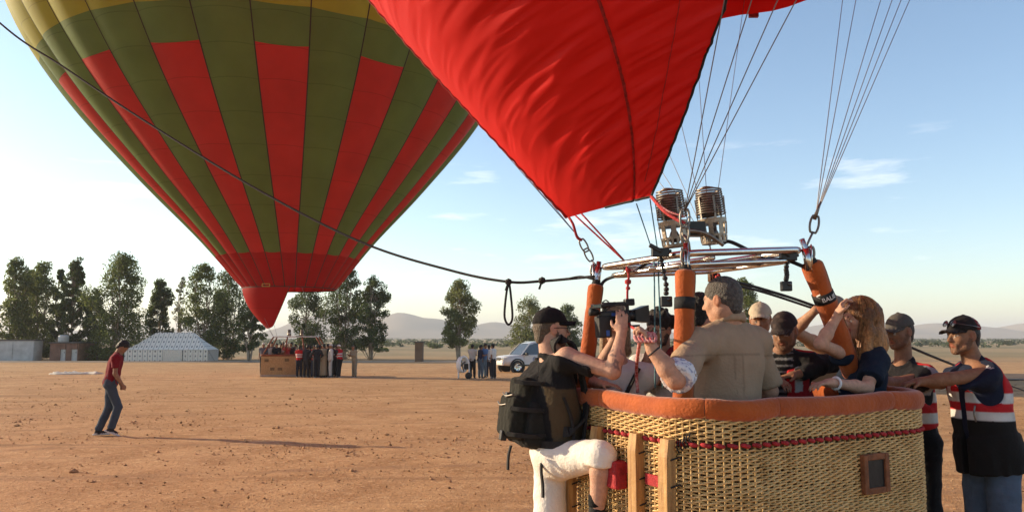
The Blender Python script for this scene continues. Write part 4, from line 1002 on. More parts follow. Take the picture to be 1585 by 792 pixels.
for o in [o for o in COL.objects if o.parent is None and o.name.split('.')[0] in ('burner_frame', 'burner', 'padded_pole')]: as_part(o, bk)
# ------------------------------------------------------------------ soft bodies: distance fields turned into one continuous surface
def rc(a, b, ra, rb=None, k=0.02, c=None, op='+'): return dict(t='rc', a=np.asarray(a, float), b=np.asarray(b, float), ra=ra, rb=ra if rb is None else rb, k=k, c=c, op=op)
def cyl(a, b, ra, rb=None, k=0.02, c=None, op='+', rd=0.008): return dict(t='cyl', a=np.asarray(a, float), b=np.asarray(b, float), ra=ra, rb=ra if rb is None else rb, k=k, c=c, op=op, rd=rd)
def el(ctr, r, R=None, k=0.02, c=None, op='+'): return dict(t='el', p=np.asarray(ctr, float), r=np.asarray(r, float) * np.ones(3), R=np.eye(3) if R is None else np.asarray(R, float), k=k, c=c, op=op)
def rbx(ctr, h, R=None, rd=0.02, k=0.02, c=None, op='+'): return dict(t='bx', p=np.asarray(ctr, float), r=np.asarray(h, float), R=np.eye(3) if R is None else np.asarray(R, float), rd=rd, k=k, c=c, op=op)
def plane(p, n, op='&', k=0.01, c=None): return dict(t='pl', p=np.asarray(p, float), n=nrm(n), k=k, op=op, c=c)   # keeps the side against n
def _bb(q):
    if q['t'] in ('rc', 'cyl'):
        m = max(q['ra'], q['rb']); return np.minimum(q['a'], q['b']) - m, np.maximum(q['a'], q['b']) + m
    e = np.abs(q['R']) @ q['r']; return q['p'] - e, q['p'] + e
def _dist(q, X, Y, Z):
    if q['t'] == 'pl': return (X - q['p'][0]) * q['n'][0] + (Y - q['p'][1]) * q['n'][1] + (Z - q['p'][2]) * q['n'][2]
    if q['t'] in ('rc', 'cyl'):
        ax = q['b'] - q['a']; L = np.linalg.norm(ax) + 1e-9; ax = ax / L
        x, y, z = X - q['a'][0], Y - q['a'][1], Z - q['a'][2]
        h = x * ax[0] + y * ax[1] + z * ax[2]
        t = np.clip(h / L, 0, 1)
        if q['t'] == 'rc':
            hc = t * L
            return np.sqrt((x - hc * ax[0]) ** 2 + (y - hc * ax[1]) ** 2 + (z - hc * ax[2]) ** 2) - (q['ra'] + (q['rb'] - q['ra']) * t)
        rad = np.sqrt(np.maximum((x - h * ax[0]) ** 2 + (y - h * ax[1]) ** 2 + (z - h * ax[2]) ** 2, 0)) - (q['ra'] + (q['rb'] - q['ra']) * t)
        al = np.abs(h - L / 2) - L / 2
        return np.maximum(rad, al)
    x, y, z = X - q['p'][0], Y - q['p'][1], Z - q['p'][2]; Rm = q['R']
    lx = x * Rm[0, 0] + y * Rm[1, 0] + z * Rm[2, 0]; ly = x * Rm[0, 1] + y * Rm[1, 1] + z * Rm[2, 1]; lz = x * Rm[0, 2] + y * Rm[1, 2] + z * Rm[2, 2]
    if q['t'] == 'el':
        r = q['r']; k0 = np.sqrt((lx / r[0]) ** 2 + (ly / r[1]) ** 2 + (lz / r[2]) ** 2); k1 = np.sqrt((lx / r[0] ** 2) ** 2 + (ly / r[1] ** 2) ** 2 + (lz / r[2] ** 2) ** 2) + 1e-9
        return k0 * (k0 - 1) / k1
    h = q['r'] - q['rd']; ax_, ay, az = np.abs(lx) - h[0], np.abs(ly) - h[1], np.abs(lz) - h[2]
    return np.sqrt(np.maximum(ax_, 0) ** 2 + np.maximum(ay, 0) ** 2 + np.maximum(az, 0) ** 2) + np.minimum(np.maximum(ax_, np.maximum(ay, az)), 0) - q['rd']
def sdf(name, prims, res, mat_, parent, base_col, colfn=None, fold=None, smooth=1, org=None):
    """union / subtract / intersect the primitives on a grid and draw its surface"""
    pos = [q for q in prims if q['op'] == '+']
    lo = np.min([_bb(q)[0] for q in pos], 0) - 4 * res; hi = np.max([_bb(q)[1] for q in pos], 0) + 4 * res
    n = np.ceil((hi - lo) / res).astype(int) + 1
    d = np.full(n, 1.0, np.float32); ids = np.full(n, -1, np.int16)
    gx = [(lo[i] + res * np.arange(n[i])).astype(np.float32) for i in range(3)]
    for i, q in enumerate(prims):
        if q['op'] == '&': sl = (slice(None),) * 3
        else:
            b0, b1 = _bb(q); pad = q['k'] + 4 * res + 0.02
            i0 = np.clip(np.floor((b0 - pad - lo) / res).astype(int), 0, n - 1); i1 = np.clip(np.ceil((b1 + pad - lo) / res).astype(int) + 1, 1, n)
            sl = tuple(slice(i0[j], i1[j]) for j in range(3))
        D = _dist(q, gx[0][sl[0]][:, None, None], gx[1][sl[1]][None, :, None], gx[2][sl[2]][None, None, :]).astype(np.float32)
        A = d[sl]; k = max(q['k'], 1e-4)
        if q['op'] == '+':
            if q['c'] is not None or True:
                m = D < A; I = ids[sl]; I[m] = i if q['c'] is not None else -1; ids[sl] = I
            h = np.maximum(k - np.abs(A - D), 0) / k; d[sl] = np.minimum(A, D) - h * h * k * 0.25
        else:
            Dn = D if q['op'] == '&' else -D
            if q['op'] == '-' and q['c'] is not None: I = ids[sl]; I[(Dn > A - 0.004)] = i; ids[sl] = I
            h = np.maximum(k - np.abs(A - Dn), 0) / k; d[sl] = np.maximum(A, Dn) + h * h * k * 0.25
    s = d < 0
    cnt = np.zeros(n - 1, np.uint8)
    for a in (0, 1):
        for b in (0, 1):
            for c in (0, 1): cnt += s[a:n[0] - 1 + a, b:n[1] - 1 + b, c:n[2] - 1 + c]
    act = (cnt > 0) & (cnt < 8); ii = np.argwhere(act); idx = np.full(act.shape, -1, np.int32); idx[act] = np.arange(len(ii))
    acc = np.zeros((len(ii), 3)); ct = np.zeros(len(ii))
    cor = [(a, b, c) for a in (0, 1) for b in (0, 1) for c in (0, 1)]
    cv = {c: d[ii[:, 0] + c[0], ii[:, 1] + c[1], ii[:, 2] + c[2]] for c in cor}
    for c in cor:
        for j in range(3):
            if c[j] == 0:
                e = list(c); e[j] = 1; e = tuple(e); da, db = cv[c], cv[e]; m = (da < 0) != (db < 0)
                t = np.where(m, da / np.where(m, da - db, 1), 0); pnt = np.array(c, float)[None] + t[:, None] * np.eye(3)[j]
                acc[m] += pnt[m]; ct[m] += 1
    v = lo + (ii + acc / ct[:, None]) * res
    fs = []
    for j in range(3):
        p, q_ = (j + 1) % 3, (j + 2) % 3
        s0 = np.moveaxis(s, [j, p, q_], [0, 1, 2]); ix = np.moveaxis(idx, [j, p, q_], [0, 1, 2])
        ch = s0[:-1, 1:-1, 1:-1] != s0[1:, 1:-1, 1:-1]; e = np.argwhere(ch); ins = s0[:-1, 1:-1, 1:-1][ch]
        a, b, c = e[:, 0], e[:, 1] + 1, e[:, 2] + 1
        qd = np.stack([ix[a, b - 1, c - 1], ix[a, b, c - 1], ix[a, b, c], ix[a, b - 1, c]], 1); qd[~ins] = qd[~ins][:, ::-1]; fs.append(qd)
    f = np.concatenate(fs); f = f[(f >= 0).all(1)]
    nb = np.concatenate([f[:, [0, 1]], f[:, [1, 2]], f[:, [2, 3]], f[:, [3, 0]]])
    for _ in range(smooth):
        sm = np.zeros_like(v); c2 = np.zeros(len(v))
        for j in range(3): sm[:, j] = np.bincount(nb[:, 0], v[nb[:, 1], j], len(v)) + np.bincount(nb[:, 1], v[nb[:, 0], j], len(v))
        c2 = np.bincount(nb[:, 0], minlength=len(v)) + np.bincount(nb[:, 1], minlength=len(v)); v = v * 0.5 + 0.5 * sm / np.maximum(c2, 1)[:, None]
    if fold is not None:
        fn = np.cross(v[f[:, 2]] - v[f[:, 0]], v[f[:, 3]] - v[f[:, 1]]); N = np.zeros_like(v)
        for j in range(3):
            for kk in range(4): N[:, j] += np.bincount(f[:, kk], fn[:, j], len(v))
        N /= np.linalg.norm(N, axis=1, keepdims=True) + 1e-12; v = v + N * fold(v)[:, None]
    pal = np.array([base_col] + [q['c'] if q.get('c') is not None else base_col for q in prims], float)
    gi = np.clip(np.round((v - lo) / res).astype(int), 0, n - 1); col = pal[ids[gi[:, 0], gi[:, 1], gi[:, 2]] + 1]
    if colfn is not None: col = colfn(v, col)
    return mesh_np(name, v, f, True, np.clip(col, 0, 1), mat_, parent, org)

def folds(amp=0.006, f=(14, 14, 7), seed=0.0):
    def g(v):
        w = v * np.array(f) + seed; w = w + 0.7 * np.stack([vnoise(w * .6), vnoise(w * .6 + 9), vnoise(w * .6 + 19)], 1)
        return amp * (1 - 2.2 * np.abs(vnoise(w))) * 0.8 + amp * 0.4 * vnoise(w * 2.3)
    return g

# ------------------------------------------------------------------ people
SK = dict(tan=(0.40, 0.215, 0.135), fair=(0.50, 0.285, 0.195), brown=(0.25, 0.125, 0.072), dark=(0.17, 0.085, 0.05))
class Fig:
    """a skeleton in world places: facing f, height H, standing on base"""
    def __init__(s, base, f, H=1.75, lean=0.0, side=0.0, bulk=1.0, width=1.0):
        s.base = np.asarray(base, float); s.f = nrm(V(f[0], f[1], 0)); s.r = V(s.f[1], -s.f[0], 0); s.k = k = H / 1.75; s.bulk = bulk; s.w = width
        F, R, B = s.f, s.r, s.base
        s.pel = B + UP * 0.94 * k; s.neck = B + UP * 1.47 * k + F * lean + R * side
        s.up = nrm(s.neck - s.pel); s.fb = nrm(F - s.up * (F @ s.up))
        s.head = s.neck + UP * 0.155 * k + F * (0.028 + 0.25 * lean)
        s.hf = s.fb.copy(); s.hup = UP.copy()
        s.sh = [s.neck - s.up * 0.075 * k + R * sg * 0.175 * k * width for sg in (1, -1)]     # right, left
        s.el = [s.sh[i] - UP * 0.27 * k + R * sg * 0.05 - F * 0.02 for i, sg in enumerate((1, -1))]
        s.wr = [s.el[i] - UP * 0.235 * k + F * 0.05 for i in (0, 1)]
        s.hd = [V(*nrm(s.wr[i] - s.el[i])) for i in (0, 1)]; s.hn = [R * -1, R * 1]; s.curl = [0.45, 0.45]; s.hands = [True, True]
        s.hip = [s.pel + R * sg * 0.088 * k - UP * 0.02 for sg in (1, -1)]
        s.kn = [B + R * sg * 0.095 * k + UP * 0.50 * k + F * 0.015 for sg in (1, -1)]
        s.an = [B + R * sg * 0.10 * k + UP * 0.085 * k for sg in (1, -1)]
        s.ft = [F.copy(), F.copy()]
    def face(s, d, up=None):
        s.hf = nrm(d); s.hup = nrm((UP if up is None else np.asarray(up, float)) - s.hf * ((UP if up is None else np.asarray(up, float)) @ s.hf)); return s
    def HR(s):   # head matrix: columns right, forward, up
        return np.stack([np.cross(s.hf, s.hup), s.hf, s.hup], 1)
    def h(s, x, y, z): return s.head + s.HR() @ (np.array([x, y, z]) * s.k)
    def TR(s): return np.stack([np.cross(s.fb, s.up), s.fb, s.up], 1)
    def tp(s, t): return s.pel + (s.neck - s.pel) * t
def hand(w, d, n_, side, curl, thumb=1.0, k=1.0):
    """palm and five bent fingers; d along the hand, n_ out of the palm, side towards the thumb"""
    d = nrm(d); n_ = nrm(n_ - d * (n_ @ d)); s_ = np.cross(n_, d); s_ = s_ if s_ @ side > 0 else -s_
    out = [rc(w, w + d * .03 * k, .026 * k, .028 * k, .015), el(w + d * 0.055 * k, np.array([.040, .050, .015]) * k, np.stack([s_, d, n_], 1), .015)]
    for off, L, c0 in ((.030, .068, .9), (.010, .077, 1.0), (-.011, .071, 1.05), (-.030, .056, 1.15)):
        p = w + d * (.093 - abs(off) * .25) * k + s_ * off * k; a = curl * .45 * c0
        for j, (l, r) in enumerate(((.45, .0092), (.32, .0085), (.25, .0075))):
            dd = d * math.cos(a) + n_ * math.sin(a); q = p + dd * L * l * k; out.append(rc(p, q, r * k, r * .93 * k, .004)); p = q; a += curl * (0.95 if j == 0 else .7) * c0
    p = w + d * .028 * k + s_ * .026 * k; q = p + nrm(s_ * .75 + d * .65 + n_ * .25 * thumb) * .042 * k; e = q + nrm(s_ * .15 + d * .95 + n_ * .5 * thumb) * .034 * k
    out += [rc(p, q, .0125 * k, .0105 * k, .012), rc(q, e, .0105 * k, .0085 * k, .004)]
    return out
def head_prims(F, sk, brow=(0.03, 0.02, 0.015), beard=None, lips=None, lod=0, jawk=1.0):
    k = F.k; h = F.h; R = F.HR(); sk = np.array(sk); sk2 = sk * np.array([1.05, .86, .82])
    o = [el(h(0, -.014, .034), np.array([.074, .094, .084]) * k, R, .03), el(h(0, .022, -.03), np.array([.061, .070, .084]) * k, R, .03),
         rc(h(.042, -.002, -.062), h(.010, .060, -.096), .026 * k * jawk, .020 * k, .02), rc(h(-.042, -.002, -.062), h(-.010, .060, -.096), .026 * k * jawk, .020 * k, .02),
         rc(h(0, -.022, -.05), F.neck - F.up * .03 * k, .054 * k * jawk, .062 * k * jawk, .025)]
    if lod: return o + ([el(h(0, .04, -.085), np.array([.055, .045, .04]) * k, R, .01, beard)] if beard else [])
    o += [rc(h(-.030, .072, .018), h(.030, .072, .018), .016 * k, None, .014), rc(h(0, .086, .008), h(0, .108, -.026), .0085 * k, .0125 * k, .012), el(h(.012, .097, -.031), .0085 * k, None, .008), el(h(-.012, .097, -.031), .0085 * k, None, .008),
          el(h(.036, .052, -.020), .026 * k, None, .02), el(h(-.036, .052, -.020), .026 * k, None, .02)]
    for x in (1, -1):
        o += [el(h(.031 * x, .094, .001), np.array([.019, .014, .010]) * k, R, .010, None, '-'), el(h(.030 * x, .0735, .0), .0125 * k, None, .003, (0.42, 0.38, 0.36)), el(h(.030 * x, .0835, .0), .0055 * k, None, .001, (0.02, 0.012, 0.01)),
              rc(h(.018 * x, .0775, .0085), h(.043 * x, .072, .0065), .0042 * k, None, .004), rc(h(.016 * x, .0885, .021), h(.046 * x, .0765, .023), .0055 * k, .004 * k, .003, brow),
              el(h(.077 * x, -.012, -.004), np.array([.010, .022, .032]) * k, R, .008, tuple(sk2)), el(h(.086 * x, -.008, .0), np.array([.006, .010, .018]) * k, R, .006, None, '-')]
    lp = lips or tuple(sk * np.array([.95, .62, .62]))
    o += [el(h(0, .0835, -.054), np.array([.024, .012, .0065]) * k, R, .004, lp), el(h(0, .0815, -.067), np.array([.021, .013, .0075]) * k, R, .004, lp), rc(h(-.022, .0925, -.0605), h(.022, .0925, -.0605), .003 * k, None, .003, None, '-')]
    if beard is not None:
        bd = tuple(np.array(sk) * (1 - beard[3]) + np.array(beard[:3]) * beard[3]) if len(beard) == 4 else beard
        for x in (1, -1): o += [rc(h(.064 * x, .004, -.03), h(.052 * x, .030, -.078), .017 * k, .018 * k, .012, bd), rc(h(.052 * x, .030, -.078), h(.012 * x, .068, -.104), .019 * k, .017 * k, .012, bd), rc(h(.005 * x, .092, -.0435), h(.030 * x, .080, -.056), .0055 * k, .005 * k, .004, bd), rc(h(.030 * x, .080, -.056), h(.022 * x, .074, -.088), .007 * k, .010 * k, .006, bd)]
        o += [el(h(0, .073, -.090), np.array([.022, .016, .012]) * k, R, .006, bd)]
    return o
def torso(F, off=0.0, k=0.05, c=None, belly=1.0, hips=1.0):
    R = F.TR(); b = F.bulk; s = F.k; w = F.w
    return [el(F.tp(.66), np.array([.158 * b * w + off, .112 * b + off, .20 * s + off]), R, k, c), el(F.tp(.34) + F.fb * .012 * b * belly, np.array([.150 * b + off, .112 * b * belly + off, .17 * s + off]), R, k, c),
            el(F.tp(.04), np.array([.165 * b * hips + off, .118 * b * hips + off, .125 * s + off]), R, k, c), rc(lerp(F.sh[0], F.neck, .05), lerp(F.sh[1], F.neck, .05), .058 * b ** .5 + off, None, k, c),
            rc(lerp(F.sh[0], F.neck, .35), F.neck + UP * .0, .045 + off, .052 + off * .4, k * .6, c), rc(lerp(F.sh[1], F.neck, .35), F.neck, .045 + off, .052 + off * .4, k * .6, c)]
def arm(F, i, b=1.0): return [rc(F.sh[i], F.el[i], .050 * b * F.k, .039 * b * F.k, .03), rc(F.el[i], lerp(F.el[i], F.wr[i], .35), .039 * b * F.k, .040 * b * F.k, .02), rc(lerp(F.el[i], F.wr[i], .35), F.wr[i], .040 * b * F.k, .0265 * b * F.k, .02)]
def leg(F, i, b=1.0): return [rc(F.hip[i], F.kn[i], .083 * b * F.k, .054 * b * F.k, .03), rc(F.kn[i], lerp(F.kn[i], F.an[i], .3), .052 * b * F.k, .055 * b * F.k, .02), rc(lerp(F.kn[i], F.an[i], .3), F.an[i], .055 * b * F.k, .037 * b * F.k, .02)]
def body(F, t, sk, res=0.0075, lod=0, arms=(1, 1), **hk):
    o = torso(F, 0, .05)
    for i in (0, 1):
        if arms[i]: o += arm(F, i, F.bulk ** .5)
    o += head_prims(F, sk, lod=lod, **hk)
    if not lod:
        for i in (0, 1):
            if arms[i] and F.hands[i]:
                o += hand(F.wr[i], F.hd[i], F.hn[i], np.cross(F.hn[i], F.hd[i]) * (1 if i == 0 else -1), F.curl[i], k=F.k)
    else:
        for i in (0, 1):
            if arms[i]: o += [el(F.wr[i] + F.hd[i] * .06, (.035, .035, .05), None, .02)]
    return sdf('body', o, res, M['skin'], t, sk)
def shirt(F, t, c, name='shirt', off=0.016, hem=-0.12, sleeve=0.62, sl_r=0.070, sl_e=None, res=0.010, colfn=None, amp=0.005, belly=1.0, collar=None, arms=(1, 1), fit=(12, 12, 8), k=.05, extra=None, cuffr=None):
    o = torso(F, off, k, None, belly)
    for i in (0, 1):
        if not arms[i]: continue
        e = lerp(F.sh[i], F.el[i], min(sleeve, 1.0))
        r0 = sl_r * F.bulk ** .5
        o.append(cyl(lerp(F.sh[i], F.el[i], -.02), e, r0 * .95, (sl_e or r0 * .96), .045))
        if sleeve > 1.0: o += [rc(F.el[i], F.el[i], r0 * .9, None, .02), cyl(F.el[i], lerp(F.el[i], F.wr[i], sleeve - 1), r0 * .86, cuffr or r0 * .66, .02)]
        if F.sh[i] is not None: o.append(el(F.sh[i], .062 * F.bulk ** .5 + off, None, .04))
    o.append(plane(F.tp(0) + F.up * hem, -F.up, '&', .012))
    o.append(plane(F.neck + F.up * .035 + F.fb * .0, F.up + F.fb * .55, '&', .01))
    if collar is not None:
        a = np.linspace(0, 2 * math.pi, 13); P_ = [F.neck + F.up * (.030 - .030 * math.cos(q)) + (np.cross(F.fb, F.up) * math.sin(q) * .070 + F.fb * math.cos(q) * .066) * F.k for q in a]
        o += [rc(P_[j], P_[j + 1], .015, None, .008, collar) for j in range(12)]
    if extra: o += extra
    return sdf(name, o, res, M['cloth'], t, c, colfn, folds(amp, fit, seed=float(F.base[0] * 3)))
def trousers(F, t, c, name='trousers', res=0.014, to=1.0, r=(.100, .078, .066), colfn=None, amp=0.006, top=0.16, hips=1.0):
    o = torso(F, .018, .04, None, 1.0, hips)[1:3]
    for i in (0, 1):
        o.append(rc(F.hip[i], F.kn[i], r[0] * F.k, r[1] * F.k, .04)) if to > .55 else o.append(cyl(F.hip[i], lerp(F.hip[i], F.kn[i], to * 2), r[0] * F.k, r[1] * F.k, .04))
        if to > .55: o.append(cyl(F.kn[i], lerp(F.kn[i], F.an[i], min(1, to)), r[1] * F.k, r[2] * F.k, .03))
    o.append(plane(F.tp(0) + F.up * top, F.up, '&', .01))
    return sdf(name, o, res, M['cloth'], t, c, colfn, folds(amp, (11, 11, 9), seed=3.3 + float(F.base[0])))
def shoes(F, t, c, sole=(0.5, 0.5, 0.48), res=0.010, which=(0, 1)):
    for i in which:
        a = F.an[i]; d = nrm(F.ft[i]); u = nrm(UP - d * (UP @ d)) ; R = np.stack([np.cross(d, u), d, u], 1)
        o = [rc(a - u * .035 - d * .02, a - u * .045 + d * .115, .038, .034, .03, c), rc(a + u * .02, a - u * .03, .046, .042, .03, c), rbx(a - u * .070 + d * .055, (.046, .145, .014), R, .012, .006, sole)]
        sdf('shoe', o, res, M['cloth'], t, c)
def hair_short(F, t, c, res=.008, top=.012, bump=.004, name='hair', back=-0.05, fringe=.055, vol=(1, 1, 1), capped=False):
    h, R, k = F.h, F.HR(), F.k
    o = [el(h(0, -.016, .038), (np.array([.074, .094, .084]) + top) * np.array(vol) * k, R, .02), rc(h(0, -.055, -.01), h(0, -.06, back), .060 * k, .048 * k, .03),
         el(h(0, .075, -.035), np.array([.083, .085, .020 + fringe]) * k, R, .012, None, '-'), plane(h(0, -.02, -.075), R @ np.array([0, .35, -1]), '&', .01)]
    if capped: o.append(plane(h(0, -.005, 0), R @ np.array([0, 1, -.15]), '&', .006))
    for x in (1, -1): o.append(el(h(.085 * x, .002, -.028), np.array([.03, .032, .045]) * k, R, .008, None, '-'))
    return sdf(name, o, res, M['hair'], t, c, None, folds(bump, (55, 55, 55), 2.2))
def cap(F, t, c, brim=None, tilt=0.12, res=.008, colfn=None, bl=.085, name='cap', z0=.036, roll=0.0):
    h, R, k = F.h, F.HR(), F.k; brim = brim or c; ct, st = math.cos(tilt), math.sin(tilt)
    Rc = R @ np.array([[1, 0, 0], [0, ct, -st], [0, st, ct]])
    hp = lambda x, y, z: F.h(0, -.014, .034) + Rc @ (np.array([x, y, z]) * k)
    o = [el(hp(0, 0, 0), np.array([.087, .107, .098]) * k, Rc, .02), plane(hp(0, 0, z0 - .034), -Rc[:, 2], '&', .006)]
    # bent visor
    for j in range(9):
        x = (j - 4) * .0165; o.append(rc(hp(x, .070 - abs(x) * .45, z0 - .030 - abs(x) ** 2 * 3.5), hp(x * .95, .100 + bl * math.sqrt(max(.08, 1 - (x / .088) ** 2)) - .012, z0 - .036 - abs(x) ** 2 * 4.5 - .004), .0075 * k, .006 * k, .010, brim))
    o.append(el(hp(0, 0, .098), .010 * k, None, .004))
    return sdf(name, o, res, M['cloth'], t, c, colfn, folds(.0015, (40, 40, 20), 1.1))
def glasses(F, t, c='black_plastic', lens=None):
    h = F.h; g = MB()
    for x in (1, -1):
        a = np.linspace(0, 2 * math.pi, 20, endpoint=False); g.tube(np.array([h(x * .033 + .022 * math.cos(q), .098 - .004 * abs(math.cos(q)), -.001 + .018 * math.sin(q)) for q in a]), .0022, 5, closed=True)
        g.tube([h(x * .055, .095, .006), h(x * .078, .03, .008), h(x * .082, -.012, .004)], .0022, 5)
    g.tube([h(-.011, .10, .004), h(.011, .10, .004)], .002, 5)
    o = g.obj('glasses', M[c], t, True)
    if lens:
        ln = MB()
        for x in (1, -1): ln.lathe(h(x * .033, .0985, -.001), [(0, .001), (.021, 0)], 16, F.hf)
        ln.obj('lens', M[lens], o, True)
M['lens'] = mat('lens', (0.05, 0.05, 0.055), 0.05, var=0.1, spec=0.9)
def person_root(F, label, group=None): return thing('person', F.base, label, 'person', group)
# ------------------------------------------------------------------ people at the near basket
BLACK, NAVY = (0.012, 0.012, 0.013), (0.014, 0.018, 0.040)
SILVER, VRED = (0.52, 0.52, 0.50), (0.42, 0.018, 0.022)
def toward(a, b): return nrm(np.asarray(b, float) - np.asarray(a, float))

# --- cameraman, one foot up on the basket
Yc = 4.75; b = at(862, 700, Yc); b[2] = float(gz(0, Yc))
F = Fig(b, (0.93, 0.36), 1.80, lean=-0.03, bulk=1.02); t = person_root(F, 'cameraman in black cap, black shirt and white shorts, one foot up on the basket')
F.head = at(854, 509, Yc); F.face((0.95, 0.25, -0.02))
F.sh[0] = at(878, 552, 4.60)
F.el[0] = at(949, 575, 4.46); F.wr[0] = at(962, 517, 4.50); F.hd[0] = nrm(V(0.05, 0.1, 1)); F.hn[0] = V(0.05, 1, 0); F.curl[0] = 0.55
F.el[1] = at(925, 575, 4.95); F.wr[1] = at(950, 528, 4.80); F.hd[1] = nrm(V(0.5, -.3, 0.9)); F.hn[1] = V(0.3, -.9, 0.3); F.curl[1] = 0.8
F.kn[0] = at(932, 703, 4.36); F.an[0] = BP(-0.115, 0.60, 0.70); F.ft[0] = nrm(bu + V(0, 0, -.05))
F.kn[1] = at(852, 800, 4.78); F.an[1] = V(at(838, 900, 4.78)[0], 4.80, b[2] + 0.085); F.ft[1] = nrm(V(0.9, 0.3, 0))
F.hip = [F.pel + F.r * 0.09 - UP * .02, F.pel - F.r * .09 - UP * .02]
def tattoo(v, col):
    d = np.linalg.norm(v - lerp(F.el[0], F.wr[0], .35), axis=1); m = (d < 0.085) & (vnoise(v * 60) > 0.12); col = col.copy(); col[m] *= np.array([.45, .5, .6]); return col
o_ = torso(F, 0, .05) + arm(F, 0, 1.08) + arm(F, 1, 1.05) + leg(F, 0, 1.05) + leg(F, 1, 1.05) + head_prims(F, SK['fair'], beard=(0.06, 0.035, 0.02, .85), jawk=1.16) + hand(F.wr[0], F.hd[0], F.hn[0], V(-1, 0, 0), F.curl[0]) + hand(F.wr[1], F.hd[1], F.hn[1], V(-.3, 0, 1), F.curl[1])
sdf('body', o_, 0.0078, M['skin'], t, SK['fair'], tattoo)
def khaki(v, col):
    q = (v - F.pel); z = q @ F.up; x = q @ F.r; y = q @ F.fb; col = col.copy()
    m = (z > 0.05) & (z < 0.50) & (x > 0.02) & (y > -0.09 - 0.1 * (z - .2)) & (z < 0.40 + 0.25 * np.maximum(0, -y))
    col[m] = (0.070, 0.050, 0.028); return col
shirt(F, t, BLACK, off=.022, hem=-.01, sleeve=.60, sl_r=.078, res=.0115, colfn=khaki, amp=.008, belly=1.12, collar=BLACK)
hair_short(F, t, (0.10, 0.07, 0.045), top=.004, bump=.001, capped=True)
cap(F, t, (0.012, 0.011, 0.012), tilt=.10, bl=.075)
glasses(F, t)
# white shorts: near leg raised, far leg straight
o_ = torso(F, .024, .04, None, 1.05, 1.06)[1:3] + [plane(F.pel + UP * .07, UP, '&', .01)]
o_ += [rc(F.hip[0], F.kn[0], .112, .080, .05), cyl(F.kn[0] + V(0, 0, .01), lerp(F.kn[0], F.an[0], .17), .078, .090, .03), cyl(F.hip[1], lerp(F.hip[1], F.kn[1], .98), .108, .102, .05)]
sdf('shorts', o_, .010, M['cloth'], t, (0.74, 0.69, 0.61), None, folds(.006, (9, 9, 11), 4.0))
a_ = np.linspace(0, 2 * math.pi, 40, endpoint=False); R_t = F.TR()
belt = MB(); Gb = np.array([[F.pel + UP * (.085 + dz) + R_t @ np.array([(.205) * math.cos(q), .158 * math.sin(q), 0]) for dz in (-.022, .022)] for q in np.append(a_, a_[0])]); belt.sheet(Gb); belt.obj('waist_belt', M['black_web'], t, True)
bb = F.pel + F.r * .205 + V(0, 0, .03); bevel(MB().box(bb, (.03, .014, .055), np.stack([F.f, F.r, UP], 1)).obj('belt_buckle', M['black_plastic'], t), .006)
shoes(F, t, (0.03, 0.028, 0.026)); sdf('sock', [cyl(F.an[0] + V(0, 0, .03), F.an[0] + V(0, 0, .10), .050, .048, .01)], .009, M['cloth'], t, (0.012, 0.012, 0.012))
CF = F
# backpack
tb_ = thing('backpack', F.pel - F.f * .24, 'bulky black backpack with olive side and dangling straps on the cameraman', 'backpack')
Rb = np.stack([F.r, F.f, UP], 1); ti = Matrix.Rotation(R_(-9), 3, Vector(F.r)); Rb = np.array(ti) @ Rb
bc = at(823, 624, 4.78); bq = lambda x, y, z: bc + Rb @ np.array([x, y, z])
DKG = (0.018, 0.018, 0.014)
o_ = [rbx(bq(0, .03, -.03), (.150, .095, .235), Rb, .07, .03, BLACK), rbx(bq(0, .055, .19), (.130, .075, .085), Rb, .06, .04, BLACK), rbx(bq(0, -.115, -.09), (.130, .060, .130), Rb, .05, .02, DKG), rbx(bq(0, -.075, .075), (.120, .05, .075), Rb, .04, .015, DKG),
      rbx(bq(.14, .0, -.12), (.035, .070, .13), Rb, .03, .015, (0.02, 0.02, 0.018)), rbx(bq(-.14, .0, -.12), (.035, .075, .13), Rb, .03, .015, BLACK)]
sdf('pack_body', o_, .010, M['cloth'], tb_, BLACK, None, folds(.007, (16, 16, 16), 1.0))
def web(name, pts, w, parent, th=.006, m='black_web', n=8):
    """flat webbing along a curve"""
    p = bez(pts, n); tn = np.gradient(p, axis=0); tn /= np.linalg.norm(tn, axis=1, keepdims=True); sd = np.cross(tn, V(.93, .36, .02)); sd /= np.linalg.norm(sd, axis=1, keepdims=True) + 1e-9
    nn_ = np.cross(tn, sd); G = np.stack([p - sd * w - nn_ * th, p + sd * w - nn_ * th, p + sd * w + nn_ * th, p - sd * w + nn_ * th, p - sd * w - nn_ * th], 1); return MB().sheet(G).obj(name, M[m], parent, False)
for z_ in (.14, -.02, -.17): web('compression_strap', [bq(.17, .06, z_), bq(.19, -.02, z_ - .01), bq(.155, -.12, z_ - .02), bq(.10, -.175, z_ - .02)], .012, tb_)
for x_, z_ in ((.02, .06), (-.05, -.0)): MB().tube(bez([bq(x_ - .08, -.175, z_ - .02), bq(x_, -.185, z_ - .035), bq(x_ + .08, -.170, z_ - .02)], 6), .005, 6).obj('zip', M['dark_steel'], tb_, True)
web('dangling_strap', [bq(.08, -.13, -.26), bq(.09, -.14, -.32), bq(.085, -.13, -.40)], .010, tb_); web('dangling_strap', [bq(.14, .06, -.27), bq(.16, .05, -.36), bq(.15, .08, -.46), bq(.155, .09, -.53)], .011, tb_)
bevel(MB().box(bq(.03, -.17, -.21), (.02, .02, .03), Rb).obj('side_release_clip', M['black_plastic'], tb_), .006); bevel(MB().box(bq(.0, -.165, .03), (.018, .015, .018), Rb).obj('side_release_clip', M['black_plastic'], tb_), .005)
MB().tube(bez([bq(.05, .08, .27), bq(0, .06, .34), bq(-.05, .08, .27)], 6), .010, 6).obj('haul_loop', M['black_web'], tb_, True)
